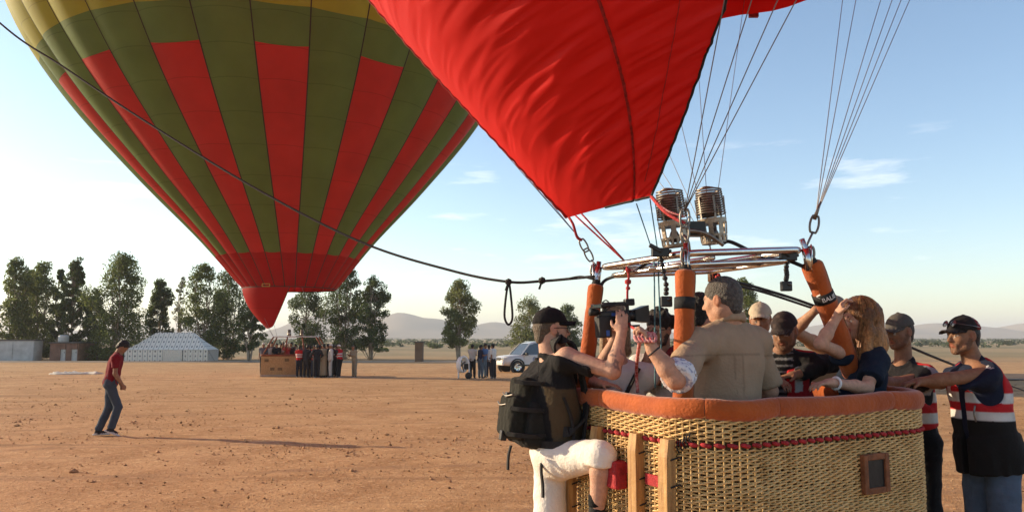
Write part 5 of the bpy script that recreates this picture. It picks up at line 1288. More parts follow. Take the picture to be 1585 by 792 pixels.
# shoulder straps run over the shirt and down the flank
tq = lambda x, y, z: F.pel + R_t @ np.array([x, y, z])
for sg in (1, -1):
    web('shoulder_strap', [bq(sg * .09, .12, .22), F.sh[0 if sg > 0 else 1] + V(0, 0, .085) - F.r * sg * .07 - F.f * .06, F.sh[0 if sg > 0 else 1] + V(0, 0, .07) - F.r * sg * .075 + F.f * .07, tq(sg * .14, .145, .36), tq(sg * .175, .11, .22), tq(sg * .19, .0, .16), bq(sg * .17, .10, -.13)], .030, tb_, .008)
web('side_strap', [tq(.165, .145, .30), tq(.205, .10, .18), tq(.205, .08, .08)], .014, tb_); web('side_strap', [tq(.185, -.02, .36), tq(.200, .02, .22), tq(.205, .02, .06)], .013, tb_)

# professional video camera
vc = at(954, 492, 4.62); tv = thing('video_camera', vc, 'black shoulder video camera held up by the cameraman', 'video camera')
vx = nrm(V(0.97, 0.22, 0.05)); vy = nrm(np.cross(UP, vx)); vz = np.cross(vx, vy); Rv = np.stack([vx, vy, vz], 1); vq = lambda x, y, z: vc + Rv @ np.array([x, y, z])
bevel(MB().box(vq(-.02, 0, 0), (.105, .045, .052), Rv).obj('camera_body', M['black_plastic'], tv), .014, 3)
bevel(MB().box(vq(-.10, .0, -.055), (.045, .05, .075), Rv).obj('battery', M['black_rubber'], tv), .010, 3)
MB().lathe(vq(.08, 0, .012), [(0, 0), (.040, 0), (.042, .03), (.038, .033), (.040, .06), (.036, .065), (0, .065)], 24, vx).obj('lens_barrel', M['black_plastic'], tv, True)
hd_ = MB()
q0 = [vq(.125, sx * .045, .012 + sz * .040) for sx, sz in ((-1, -1), (1, -1), (1, 1), (-1, 1))]; q1 = [vq(.215, sx * .072, .018 + sz * .060) for sx, sz in ((-1, -1), (1, -1), (1, 1), (-1, 1))]
hd_.sheet(np.array([q0 + q0[:1], q1 + q1[:1]])); hd_.sheet(np.array([q1 + q1[:1], [p_ * .94 + vq(.215, 0, .018) * .06 for p_ in q1 + q1[:1]], [p_ * .9 + vq(.13, 0, .018) * .1 for p_ in q0 + q0[:1]]]))
hd_.obj('lens_hood', M['black_plastic'], tv)
MB().lathe(vq(.128, 0, .012), [(0, .004), (.034, .0), (.036, 0)], 24, vx).obj('front_glass', M['glass_dark'], tv, True)
bevel(MB().box(vq(-.0, 0, .098), (.105, .016, .013), Rv).obj('top_handle', M['black_plastic'], tv), .008, 3)
for x_ in (-.085, .08): bevel(MB().box(vq(x_, 0, .072), (.014, .014, .026), Rv).obj('handle_post', M['black_plastic'], tv), .004)
bevel(MB().box(vq(.10, 0, .105), (.035, .026, .024), Rv).obj('microphone_block', M['black_plastic'], tv), .008, 2)
MB().tube([vq(-.14, -.05, .085), vq(-.02, -.055, .095)], .016, 12).obj('microphone', M['black_rubber'], tv, True)
MB().tube([vq(-.13, 0, .045), vq(-.19, 0, .052)], [.022, .030], 14).obj('eyepiece', M['black_rubber'], tv, True)
bevel(MB().box(vq(-.155, -.04, .085), (.030, .028, .014), Rv).obj('viewfinder_screen', M['glass_dark'], tv), .004)
MB().tube(bez([vq(-.11, -.05, .04), vq(-.07, -.09, .075), vq(0, -.08, .09), vq(.06, -.045, .08)], 8), .0045, 6).obj('cable', M['black_rubber'], tv, True)
MB().tube(bez([vq(-.12, .0, .09), vq(-.07, .0, .125), vq(-.04, 0, .10)], 8), .0045, 6).obj('cable', M['black_rubber'], tv, True)
bevel(MB().box(vq(.03, -.052, -.005), (.05, .012, .030), Rv).obj('hand_grip', M['black_rubber'], tv), .008, 2)
MB().box(vq(-.02, -.0465, .025), (.03, .001, .010), Rv).obj('blue_switch', mat('blue_mark', (0.02, 0.07, 0.30), .5), tv); bevel(MB().box(vq(.07, -.01, -.06), (.085, .03, .008), Rv).obj('base_plate', M['black_plastic'], tv), .003)
bevel(MB().box(vq(-.085, -.045, -.10), (.012, .01, .02), Rv).obj('blue_connector', mat('blue_plug', (0.02, 0.09, 0.35), .5), tv), .003)

tv.scale = (0.88, 0.88, 0.88)
# --- big man in the grey-brown shirt, back to the camera
b = BP(0.58, 0.30, 0.10); F = Fig(b, (-0.30, 0.95), 1.92, lean=.03, bulk=1.22, width=1.04); t = person_root(F, 'big grey-haired man in a grey-brown shirt, his back to the camera')
F.head = at(1117, 465, 4.45); F.neck = at(1128, 503, 4.48); F.face((-0.72, 0.66, -0.12))
F.sh = [at(1170, 530, 4.60), at(1078, 535, 4.28)]
F.el[1] = at(1046, 586, 4.00); F.wr[1] = at(1010, 541, 4.02); F.hd[1] = nrm(V(-.35, .1, .9)); F.hn[1] = nrm(V(-.8, .3, -.4)); F.curl[1] = 1.1
F.el[0] = F.sh[0] + V(.09, .06, -.29); F.wr[0] = F.el[0] + V(-.12, .20, .02); F.hd[0] = nrm(V(-.5, .8, 0)); F.hn[0] = V(0, 0, -1)
o_ = torso(F, 0, .05) + arm(F, 0, 1.2) + arm(F, 1, 1.22) + head_prims(F, SK['tan'], brow=(.1, .08, .07), jawk=1.18) + hand(F.wr[1], F.hd[1], F.hn[1], V(0, .4, 1), F.curl[1], k=1.1) + hand(F.wr[0], F.hd[0], F.hn[0], V(-.5, -.5, 0), .4)
o_.append(rc(at(1122, 487, 4.50), at(1130, 508, 4.5), .075, .08, .03))
sdf('body', o_, .0078, M['skin'], t, (0.46, 0.25, 0.165))
TAUPE = (0.335, 0.235, 0.155)
def yoke(v, col):
    q = v - F.pel; z = q @ F.up; x = q @ np.cross(F.fb, F.up); col = col.copy(); m = (np.abs(z - .44 + .02 * np.abs(x)) < .004); col[m] *= .75; m = (np.abs(np.abs(x) - .022) < .004) & (z < .43) & (z > .22); col[m] *= .78; return col
shirt(F, t, TAUPE, off=.024, hem=-.10, sleeve=.88, sl_r=.070, sl_e=.088, res=.0115, amp=.007, belly=1.15, fit=(8, 8, 4), colfn=yoke)
oc = []; a = np.linspace(0, 2 * math.pi, 15); nb_ = at(1127, 494, 4.47)
P_ = [nb_ + F.up * (.000 + .018 * math.cos(q + math.pi)) + np.cross(F.fb, F.up) * math.sin(q) * .080 + F.fb * (math.cos(q) * .084 - .005) for q in a]
oc = [rc(P_[j] - UP * .012, P_[j + 1] - UP * .012, .020, None, .01) for j in range(14)] + [rc(P_[j] + UP * .012, P_[j + 1] + UP * .012, .013, None, .012) for j in range(14)]
sdf('collar', oc, .008, M['cloth'], t, TAUPE)
e1 = lerp(F.sh[1], F.el[1], .86); dd = toward(F.sh[1], F.el[1])
def dots(v, col):
    col = col.copy(); m = vnoise(v * 95) > .30; col[m] = (0.30, 0.32, 0.42); return col
sdf('rolled_cuff', [cyl(e1 - dd * .02, e1 + dd * .055, .093, .088, .01)], .008, M['cloth'], t, (0.66, 0.66, 0.68), dots, folds(.003, (20, 20, 20)))
def grey(v, col): n_ = vnoise(v * 140); return np.array([[.085, .074, .064]]) * (1 + .45 * n_ + .3 * vnoise(v * 260))[:, None]
ho_ = hair_short(F, t, (.08, .07, .06), top=.007, bump=.0015, back=-.045); 
ho_.data.color_attributes['Col']; 
n_ = len(ho_.data.vertices); cc = np.zeros(n_ * 3); ho_.data.vertices.foreach_get('co', cc); g4 = np.ones((n_, 4), np.float32); g4[:, :3] = grey(cc.reshape(-1, 3), None); ho_.data.color_attributes['Col'].data.foreach_set('color', g4.ravel())
trousers(F, t, (0.20, 0.165, 0.11), res=.016, r=(.12, .09, .08)); shoes(F, t, (.05, .04, .03), res=.014)
wb = lerp(F.wr[1], F.el[1], .06); ax_ = toward(F.el[1], F.wr[1]); s1 = nrm(np.cross(ax_, V(0, 1, 0))); s2 = np.cross(ax_, s1); a = np.linspace(0, 6.2832, 20, endpoint=False)
MB().tube(wb + .036 * (np.cos(a)[:, None] * s1 + np.sin(a)[:, None] * s2), .005, 6, closed=True).obj('wristband', M['black_rubber'], t, True)

# --- red and white rope coil in his hand
hc = F.wr[1] + F.hd[1] * .07
tr_ = thing('control_rope', hc, 'red and white rope bundled in the hand of the man in the grey-brown shirt', 'rope')
for k in range(5):
    a = np.linspace(0, 6.2832, 18, endpoint=False); MB().tube(hc + V(-.05 + .018 * k, -.01 * k, .0) + .03 * (np.cos(a)[:, None] * V(.35, .3, .5) + np.sin(a)[:, None] * V(-.3, .6, .55)), .009, 6, closed=True).obj('coil', M['red_white_rope'], tr_, True)
MB().tube(bez([at(967, 404, 4.8), at(973, 425, 4.75), at(971, 455, 4.72), at(974, 500, 4.6), hc + V(-.03, 0, .03)], 8), .008, 6).obj('upper_line', M['red_rope'], tr_, True)
MB().tube(bez([hc + V(-.04, 0, -.02), at(985, 570, 4.5), at(987, 607, 4.55)], 8), .010, 6).obj('lower_line', M['red_white_rope'], tr_, True)
for py_, s_ in ((418, .016), (436, .020), (446, .014)): MB().lathe(at(972, py_, 4.74), [(0, -s_), (s_, -s_ * .5), (s_, s_ * .5), (0, s_)], 8).obj('knot', M['red_rope'], tr_, True)

# --- young man with curly hair and glasses
b = BP(0.71, 1.00, 0.10); F = Fig(b, (-0.55, -0.83), 1.72, lean=.02, bulk=.98); t = person_root(F, 'young bearded man with curly dark hair, glasses and white shirt, left of the near pole')
F.head = at(1020, 511, 5.12); F.face((-0.72, -0.66, -0.10))
F.el = [at(978, 592, 5.05), at(1052, 592, 5.1)]; F.wr = [at(1000, 560, 4.95), at(1022, 590, 4.95)]
F.hd = [nrm(V(.4, -.2, .8)), nrm(V(-.8, -.3, .2))]; F.hn = [V(0, .6, 0.2), V(0, .3, -1)]
body(F, t, SK['tan'], .008, beard=(0.02, 0.012, 0.01, .9))
shirt(F, t, (0.62, 0.60, 0.58), sleeve=.8, res=.011, amp=.006)
ho = F; h, Rm = F.h, F.HR(); rs = np.random.RandomState(4); o_ = [el(h(0, -.02, .05), np.array([.084, .10, .085]), Rm, .02)]
for k in range(90):
    d_ = nrm(rs.normal(0, 1, 3)); 
    if d_[1] > .55 and d_[2] < .35: continue
    if d_[2] < -.35: continue
    o_.append(el(h(*(np.array([0, -.02, .05]) + d_ * np.array([.088, .104, .094]))), rs.uniform(.014, .026), None, .006))
sdf('hair', o_, .008, M['hair'], t, (0.016, 0.011, 0.009), None, folds(.003, (60, 60, 60)))
glasses(F, t); trousers(F, t, (0.05, 0.06, 0.09), res=.03); shoes(F, t, (.05, .04, .03), res=.03)

# --- person in white shirt with a black cross strap, head behind the video camera
b = BP(0.34, 1.00, 0.10); F = Fig(b, (-0.35, -0.93), 1.66, bulk=.98); t = person_root(F, 'fair-haired person in a white top with black strap, face hidden by the video camera')
F.head = at(950, 500, 5.05); F.face((-0.5, -0.85, -0.05)); F.el = [at(908, 588, 5.0), at(1002, 592, 5.1)]; F.wr = [at(930, 594, 4.78), at(985, 585, 4.95)]
F.hd = [nrm(V(.7, -.5, -.05)), nrm(V(-.8, -.3, .1))]; F.hn = [V(0, 0, -1), V(0, 0, -1)]; F.curl = [.35, .4]
body(F, t, SK['fair'], .010)
shirt(F, t, (0.68, 0.64, 0.61), sleeve=.66, res=.011, amp=.006)
web('cross_strap', [F.sh[1] + V(-.05, -.09, .06), F.tp(.7) + V(.03, -.165, 0), F.tp(.35) + V(-.06, -.17, 0)], .016, t)
h, Rm = F.h, F.HR(); o_ = [el(h(0, -.02, .045), (.088, .106, .094), Rm, .02), rc(h(.06, -.03, 0), h(.085, -.01, -.20), .045, .03, .03), rc(h(-.06, -.03, 0), h(-.085, -.01, -.20), .045, .03, .03), rc(h(0, -.06, 0), h(0, -.07, -.2), .06, .05, .03), el(h(0, .085, -.03), (.060, .07, .085), Rm, .01, None, '-')]
sdf('hair', o_, .010, M['hair'], t, (0.25, 0.17, 0.095), None, folds(.005, (40, 40, 8))); trousers(F, t, (0.08, 0.08, 0.10), res=.03); shoes(F, t, (.1, .1, .1), res=.03)

# --- dark-haired man behind the near pole
b = BP(0.86, 0.76, 0.10); F = Fig(b, (0.3, 0.95), 1.80); t = person_root(F, 'dark-haired man in a dull red shirt mostly hidden behind the near pole'); F.face((.5, .85, -.1)); F.head = at(1084, 484, 5.02)
body(F, t, (0.42, 0.19, 0.13), .013); shirt(F, t, (0.20, 0.03, 0.035), res=.013); hair_short(F, t, (0.012, 0.010, 0.010), top=.010); trousers(F, t, (0.04, 0.04, 0.05), res=.03); shoes(F, t, (.05, .05, .05), res=.03)

# --- beige cap behind the big shoulder
b = V(at(1180, 600, 6.15)[0], 6.15, float(gz(0, 6.15))); F = Fig(b, (-.3, -.95), 1.80); t = person_root(F, 'man in a beige cap looking over the shoulder of the grey-haired man'); F.head = at(1177, 494, 6.0); F.face((-.35, -.9, -.15))
body(F, t, SK['brown'], .012); shirt(F, t, (0.05, 0.05, 0.06), res=.014); cap(F, t, (0.42, 0.36, 0.27), tilt=.05); trousers(F, t, (0.05, 0.05, 0.06), res=.03); shoes(F, t, (.05, .05, .05), res=.03)

# --- crewman with dark cap and red vest inside the basket
def vest_cols(F, z1=None, open_w=0.055, front=True, strip=True):
    def fn(v, col):
        q = v - F.pel; z = q @ F.up; x = q @ np.cross(F.fb, F.up); y = q @ F.fb; col = col.copy()
        for a0, a1, c in (z1 or ()): m = (v[:, 2] > a0) & (v[:, 2] < a1); col[m] = c
        if strip: m = (y > 0) & (np.abs(np.abs(x) - .115) < .024) & (z > .30); col[m] = SILVER
        return col
    return fn
def vest(F, t, c=VRED, off=.036, hem=-.05, z1=None, open_w=.06, res=.010, amp=.006, strip=True, belly=1.0, name='vest'):
    o = torso(F, off, .05, None, belly)[:4]
    Rt = F.TR()
    for i in (0, 1): o.append(rc(F.sh[i] + (F.sh[i] - F.neck) * .25, F.sh[i] + (F.sh[i] - F.neck) * .25 - F.up * .12, .085, .075, .02, None, '-'))
    o.append(rbx(F.tp(.5) + F.fb * .2, (open_w, .16, .5), Rt, .01, .01, None, '-'))
    o += [plane(F.tp(0) + F.up * hem, -F.up, '&', .008), plane(F.neck + F.up * .005, F.up + F.fb * .8, '&', .01)]
    return sdf(name, o, res, M['cloth'], t, c, vest_cols(F, z1, strip=strip), folds(amp, (10, 10, 7), 5.0))
b = BP(1.52, 0.72, 0.10); F = Fig(b, (-0.45, -0.89), 1.74, lean=.06); t = person_root(F, 'crewman in dark cap and red vest leaning on the rim, between big man and woman')
F.head = at(1214, 512, 5.12); F.face((-.55, -.78, -.30)); F.el = [at(1190, 592, 5.15), at(1292, 560, 5.2)]; F.wr = [at(1200, 585, 4.95), at(1232, 580, 4.98)]
F.hd = [nrm(V(.2, -.6, -.2)), nrm(V(-.9, -.2, -.1))]; F.hn = [V(0, 0, -1), V(0, 0, -1)]
body(F, t, SK['brown'], .007, beard=(.03, .02, .015, .45), brow=(.012, .01, .01))
def stripes(v, col):
    col = col.copy(); q = (v - F.pel) @ F.fb; x = np.abs((v - F.pel) @ np.cross(F.fb, F.up)); m = (np.sin(v[:, 2] * 150) > .5) & (q > .05) & (x < .08); col[m] = (.22, .22, .22); return col
shirt(F, t, (0.016, 0.015, 0.016), sleeve=1.9, sl_r=.066, res=.010, amp=.007, colfn=stripes, collar=(.02, .02, .02)); vest(F, t, z1=(), open_w=.040, off=.042)
def capcol(v, col): col = col.copy(); m = vnoise(v * 30) > .35; col[m] = (.07, .05, .045); return col
cap(F, t, (0.035, 0.026, 0.026), (0.045, 0.036, 0.034), tilt=-.02, colfn=capcol); hair_short(F, t, (.012, .01, .01), top=.003, bump=.001, res=.010, capped=True); trousers(F, t, (0.03, 0.03, 0.035), res=.03); shoes(F, t, (.05, .05, .05), res=.03)

# --- man in khaki behind the right pole, arm up
b = V(at(1285, 600, 6.1)[0], 6.1, float(gz(0, 6.1))); F = Fig(b, (-.4, -.92), 1.86); t = person_root(F, 'man in khaki behind the right pole, gripping it with a raised arm'); F.face((-.4, -.9, -.1)); F.head = at(1293, 484, 6.1)
F.sh[0] = at(1256, 528, 6.05); F.el[0] = at(1230, 512, 5.75); F.wr[0] = at(1262, 480, 5.55); F.hd[0] = nrm(V(.8, -.2, .5)); F.hn[0] = V(.2, -.8, .2)
body(F, t, (0.36, 0.20, 0.12), .011); shirt(F, t, (0.21, 0.165, 0.10), sleeve=.55, res=.012); cap(F, t, (0.20, 0.19, 0.16)); trousers(F, t, (0.08, 0.07, 0.05), res=.03); shoes(F, t, (.05, .05, .05), res=.03)

# --- woman shading her eyes
b = BP(1.66, 0.25, 0.10); F = Fig(b, (-0.93, -0.32), 1.76, lean=.0, bulk=.90, width=.86); t = person_root(F, 'woman with long auburn hair and navy shirt, shading her eyes with one hand')
F.head = at(1328, 495, 4.86); F.neck = at(1344, 537, 4.87); F.up = nrm(F.neck - F.pel); F.face((-0.93, -0.30, -0.03))
F.sh = [at(1322, 556, 4.98), at(1356, 556, 4.76)]
F.el = [at(1270, 532, 4.58), at(1342, 600, 4.62)]; F.wr = [at(1296, 490, 4.60), at(1288, 592, 4.46)]
F.hd = [nrm(V(.35, -.05, .9)), nrm(V(-.95, -.25, -.05))]; F.hn = [nrm(V(.9, -.1, -.3)), V(0, 0, -1)]; F.curl = [1.0, .5]
o_ = torso(F, 0, .05) + arm(F, 0, .92) + arm(F, 1, .92) + head_prims(F, SK['fair'], brow=(.12, .07, .04), lips=(.42, .10, .09), jawk=.88) + hand(F.wr[0], F.hd[0], F.hn[0], V(-.2, -1, 0), .9, k=.95) + hand(F.wr[1], F.hd[1], F.hn[1], V(0, 1, 0), .5, k=.95)
sdf('body', o_, .0078, M['skin'], t, SK['fair'])
o_ = torso(F, .016, .05) ; Rt = F.TR()
o_ += [el(F.tp(.62) + F.fb * .085 + np.cross(F.fb, F.up) * .06, (.075, .075, .08), Rt, .05), el(F.tp(.62) + F.fb * .085 - np.cross(F.fb, F.up) * .06, (.075, .075, .08), Rt, .05)]
for i, sl_ in ((0, .45), (1, .72)): o_ += [cyl(F.sh[i], lerp(F.sh[i], F.el[i], sl_), .070, .076, .045), el(F.sh[i], .068, None, .04)]
o_ += [plane(F.tp(0) + F.up * -.1, -F.up, '&', .01), plane(F.neck + F.up * .02, F.up + F.fb * .4, '&', .01)]
sdf('shirt', o_, .009, M['cloth'], t, (0.010, 0.017, 0.032), None, folds(.007, (11, 11, 8), 2.0))
h, Rm = F.h, F.HR()
o_ = [el(h(0, -.024, .046), (.100, .120, .106), Rm, .03), rc(h(0, -.080, .02), h(0, -.105, -.15), .090, .082, .05), rc(h(0, -.105, -.15), h(0, -.11, -.28), .082, .050, .04)]
for x in (1, -1): o_ += [rc(h(.066 * x, -.005, .045), h(.078 * x, .005, -.08), .032, .036, .03), rc(h(.078 * x, .005, -.08), h(.088 * x, .030, -.19), .036, .028, .03), rc(h(.088 * x, .030, -.19), h(.078 * x, .055, -.30), .030, .012, .03), rc(h(.07 * x, -.06, -.08), h(.085 * x, -.05, -.24), .045, .025, .03), rc(h(.03 * x, .066, .088), h(.075 * x, .035, .02), .022, .020, .02)]
o_ += [el(h(0, .095, -.03), np.array([.058, .060, .088]), Rm, .012, None, '-')]
def auburn(v, col):
    q = (v - F.head) @ F.HR(); s = vnoise(np.stack([q[:, 0] * 70, q[:, 1] * 70, q[:, 2] * 5], 1)); s2 = vnoise(np.stack([q[:, 0] * 160 + 9, q[:, 1] * 160, q[:, 2] * 8], 1))
    low = np.clip((.06 - q[:, 2]) / .22, 0, 1)[:, None]; c = np.array([[.14, .056, .018]]) * (1 - low) + np.array([[.38, .185, .066]]) * low
    return c * (1 + .55 * s[:, None] + .35 * s2[:, None])
def strands(v):
    q = (v - F.head) @ F.HR(); w = .02 * np.sin(q[:, 2] * 22 + q[:, 1] * 10)
    return 0.002 * vnoise(np.stack([(q[:, 0] + w) * 42, (q[:, 1] + w) * 42, q[:, 2] * 4], 1)) + .0025 * vnoise(np.stack([(q[:, 0] + w) * 100, (q[:, 1] + w) * 100, q[:, 2] * 6], 1))
hr_o = sdf('hair', o_, .0065, M['hair'], t, (.2, .1, .04), auburn, strands)
rs = np.random.RandomState(8); hs = MB(); hcol = []
for k in range(420):
    ph = rs.uniform(-2.5, 2.5); sx, sy = math.sin(ph), -math.cos(ph); L = rs.uniform(.16, .30); w0 = rs.uniform(0, 6.28); pts = []
    for j, th in enumerate(np.linspace(rs.uniform(.05, .9), 1.75, 7)): r_ = 1.0 + .005 * rs.normal(); pts.append(h(sx * .104 * math.sin(th) * r_, -.024 + sy * .124 * math.sin(th) * r_ , .046 + .110 * math.cos(th) * r_))
    e = np.array([sx * .100, -.024 + sy * .118, .02]); fw = .035 * max(0, sy + .9)
    for z_ in np.linspace(.03, L, 8)[1:]: q = z_ / L; pts.append(h(e[0] * (1 - .10 * q) + .003 * math.sin(w0 + z_ * 14), e[1] * (1 - .08 * q) + fw * q + .003 * math.cos(w0 + z_ * 12), e[2] - z_))
    if sy > .35 and abs(sx) < .75: continue
    hs.tube(pts, np.linspace(.0016, .0010, len(pts)), 4, cap=False); c_ = np.array([.33, .155, .055]) * rs.uniform(.35, 1.4); hcol.append(np.repeat(c_[None], len(pts) * 4, 0))
o2 = mesh_np('hair_strands', np.concatenate(hs.v), [np.concatenate(a) for a in hs.f.values()], True, np.concatenate(hcol), M['hair'], hr_o); o2['kind'] = 'stuff'
trousers(F, t, (0.03, 0.04, 0.07), res=.03, r=(.09, .07, .06)); shoes(F, t, (.1, .1, .1), res=.03)
wb = lerp(F.wr[1], F.el[1], .10); ax_ = toward(F.el[1], F.wr[1]); s1 = nrm(np.cross(ax_, UP)); s2 = np.cross(ax_, s1); a = np.linspace(0, 6.2832, 20, endpoint=False)
MB().tube(wb + .034 * (np.cos(a)[:, None] * s1 + np.sin(a)[:, None] * s2), .008, 6, closed=True).obj('watch_strap', M['white'], t, True)

# --- crewman in grey cap and dark jacket beyond the right end
b = V(at(1418, 700, 5.55)[0], 5.55, float(gz(0, 5.55))); F = Fig(b, (-0.93, -0.36), 1.76, lean=.08, bulk=1.0); t = person_root(F, 'crewman in grey cap, dark jacket and red vest, behind the woman at the basket end')
F.head = at(1392, 513, 5.5); F.face((-.92, -.38, -.12)); F.el = [at(1385, 592, 5.65), at(1386, 592, 5.28)]; F.wr = [at(1350, 588, 5.45), at(1342, 590, 5.10)]; F.hd = [nrm(V(-.9, -.2, -.1))] * 2; F.hn = [V(0, 0, -1)] * 2
body(F, t, SK['brown'], .0075, beard=(.03, .02, .015, .4), brow=(.012, .01, .01))
def jacket(v, col):
    col = col.copy(); q = v - F.sh[1]; m = (np.linalg.norm(q - V(.0, -.05, -.02), axis=1) < .115) & ((q @ F.f) > -.035) & ((q @ F.f) < .035); col[m] = (.30, .30, .31); return col
shirt(F, t, (0.014, 0.014, 0.017), sleeve=1.9, sl_r=.070, res=.010, amp=.008, hem=-.16, colfn=jacket, collar=(.014, .014, .017))
zb = lambda py: float(at(1425, py, 5.4)[2])
vest(F, t, z1=((zb(623), zb(607), SILVER), (zb(654), zb(638), SILVER)), hem=.115, open_w=.07, strip=False)
cap(F, t, (0.085, 0.080, 0.072), tilt=-.03); hair_short(F, t, (.012, .01, .01), top=.003, bump=.001, res=.010, capped=True); trousers(F, t, (0.012, 0.012, 0.014), res=.013, r=(.098, .076, .070)); shoes(F, t, (.02, .02, .02), res=.015)

# --- crewman in the red and silver vest at the right edge
b = V(at(1532, 700, 5.0)[0], 5.0, float(gz(0, 5.0))); F = Fig(b, (-0.96, -0.26), 1.74, lean=.10, bulk=1.06); t = person_root(F, 'crewman at the far right in navy shirt, red vest with silver bands and jeans')
F.head = at(1490, 519, 4.98); F.neck = at(1507, 560, 5.0); F.face((-.97, -.20, -.05))
F.sh = [at(1505, 578, 5.16), at(1524, 580, 4.85)]
F.el = [at(1455, 592, 5.15), at(1468, 586, 4.84)]; F.wr = [at(1425, 590, 5.05), at(1426, 590, 4.88)]; F.hd = [nrm(V(-.95, -.2, -.1)), nrm(V(-.95, 0, -.12))]; F.hn = [V(0, 0, -1), V(0, 0, -1)]; F.curl = [.5, .55]
body(F, t, SK['brown'], .0075, beard=(.025, .018, .014, .5), brow=(.012, .01, .01))
def tee(v, col):
    col = col.copy(); q = v - (F.sh[1] + V(-.03, -.06, .055)); m = (np.abs(q[:, 0]) < .035) & (np.abs(q[:, 2]) < .012) & (np.abs(q[:, 1]) < .06) & (np.abs(np.sin(q[:, 0] * 210)) > .3); col[m] = (.5, .5, .5); return col
shirt(F, t, (0.012, 0.016, 0.034), sleeve=.70, sl_r=.082, res=.0115, amp=.007, hem=-.02, colfn=tee, off=.022)
zv = lambda py: float(at(1530, py, 4.9)[2])
o_ = torso(F, .036, .05, None, 1.0)[:4]; o_ += [cyl(F.tp(.20), F.tp(-.17), .185, .205, .06)]
for i in (0, 1): o_.append(rc(F.sh[i] + (F.sh[i] - F.neck) * .2 + F.up * .05, F.sh[i] + (F.sh[i] - F.neck) * .2 - F.up * .10, .100, .080, .02, None, '-'))
o_ += [rbx(F.tp(.35) + F.fb * .24, (.022, .16, .5), F.TR(), .01, .01, None, '-'), plane(F.tp(0) + F.up * -.125, -F.up, '&', .008), plane(F.neck + F.up * .0, F.up + F.fb * .8, '&', .01)]
def jv(v, col):
    col = col.copy(); z = v[:, 2]; q = v - F.pel; x = q @ np.cross(F.fb, F.up); y = q @ F.fb
    m = (y > 0.02) & (np.abs(np.abs(x) - .11) < .026) & (z > zv(620)); col[m] = SILVER
    for a0, a1 in ((622, 608), (649, 635)): m = (z > zv(a0)) & (z < zv(a1)); col[m] = np.array(SILVER) * (1 + .15 * vnoise(v[m] * 25))[:, None]
    col[z <= zv(649)] = (0.012, 0.012, 0.012); return col
sdf('vest', o_, .009, M['cloth'], t, VRED, jv, folds(.006, (9, 9, 6), 5.0))
def jcap(v, col):
    q = (v - F.head) @ F.HR(); col = col.copy(); m = (q[:, 1] < -.045) ; col[m] = (.16, .012, .016); m2 = m & (vnoise(v * 55) > .35); col[m2] = (.4, .35, .33); return col
cap(F, t, (0.020, 0.018, 0.018), (0.028, 0.024, 0.024), tilt=.05, colfn=jcap, bl=.075)
h = F.h; sg_ = MB()
for x in (1, -1): sg_.lathe(h(.034 * x, .092, .082), [(0, .006), (.016, .004), (.023, 0)], 14, nrm(F.hf + F.hup * .5)); sg_.tube([h(.05 * x, .085, .083), h(.09 * x, .0, .062), h(.092 * x, -.05, .05)], .003, 5)
sg_.tube([h(-.014, .097, .084), h(.014, .097, .084)], .003, 5); sg_.obj('sunglasses', M['lens'], t, True)
hair_short(F, t, (.012, .01, .01), top=.002, bump=.001, res=.010, capped=True)
def denim(v, col): return col * (1 + .22 * vnoise(v * 7))[:, None] * (1 + .12 * vnoise(v * 40))[:, None]
trousers(F, t, (0.075, 0.105, 0.155), res=.011, r=(.105, .082, .074), colfn=denim, amp=.007); shoes(F, t, (.05, .05, .05), res=.014)
MB().tube(bez([F.pel + V(-.16, -.14, .32), F.pel + V(-.175, -.15, .27), F.pel + V(-.165, -.15, .22)], 6), .006, 6).obj('key_clip', M['dark_steel'], t, True)

# ------------------------------------------------------------------ man walking across the field
p = ground(166, 673); F = Fig(p, (0.80, 0.36), 1.76, lean=.10, bulk=.98); t = person_root(F, 'man in dark red t-shirt and jeans walking alone, head bowed')
F.head = F.neck + UP * .135 + F.f * .085; F.face(nrm(F.f * .75 - UP * .65))
F.el = [F.sh[0] - UP * .28 + F.r * .03 + F.f * .0, F.sh[1] - UP * .28 - F.r * .03]; F.wr = [F.el[0] - UP * .20 + F.f * .13, F.el[1] - UP * .22 + F.f * .08]; F.hd = [toward(F.el[i], F.wr[i]) for i in (0, 1)]
F.kn = [p + UP * .52 + F.r * .09 + F.f * .16, p + UP * .50 - F.r * .08 - F.f * .0]; F.an = [p + UP * .13 + F.r * .09 + F.f * .06, p + UP * .085 - F.r * .08 - F.f * .16]
F.ft = [nrm(F.f - UP * .45), F.f]
body(F, t, SK['brown'], .014, lod=1); shirt(F, t, (0.15, 0.009, 0.016), sleeve=.62, res=.013, amp=.009, hem=-.06); hair_short(F, t, (.008, .007, .007), res=.012, top=.006)
trousers(F, t, (0.045, 0.062, 0.085), res=.014, r=(.092, .070, .066)); shoes(F, t, (.03, .028, .03), res=.014)
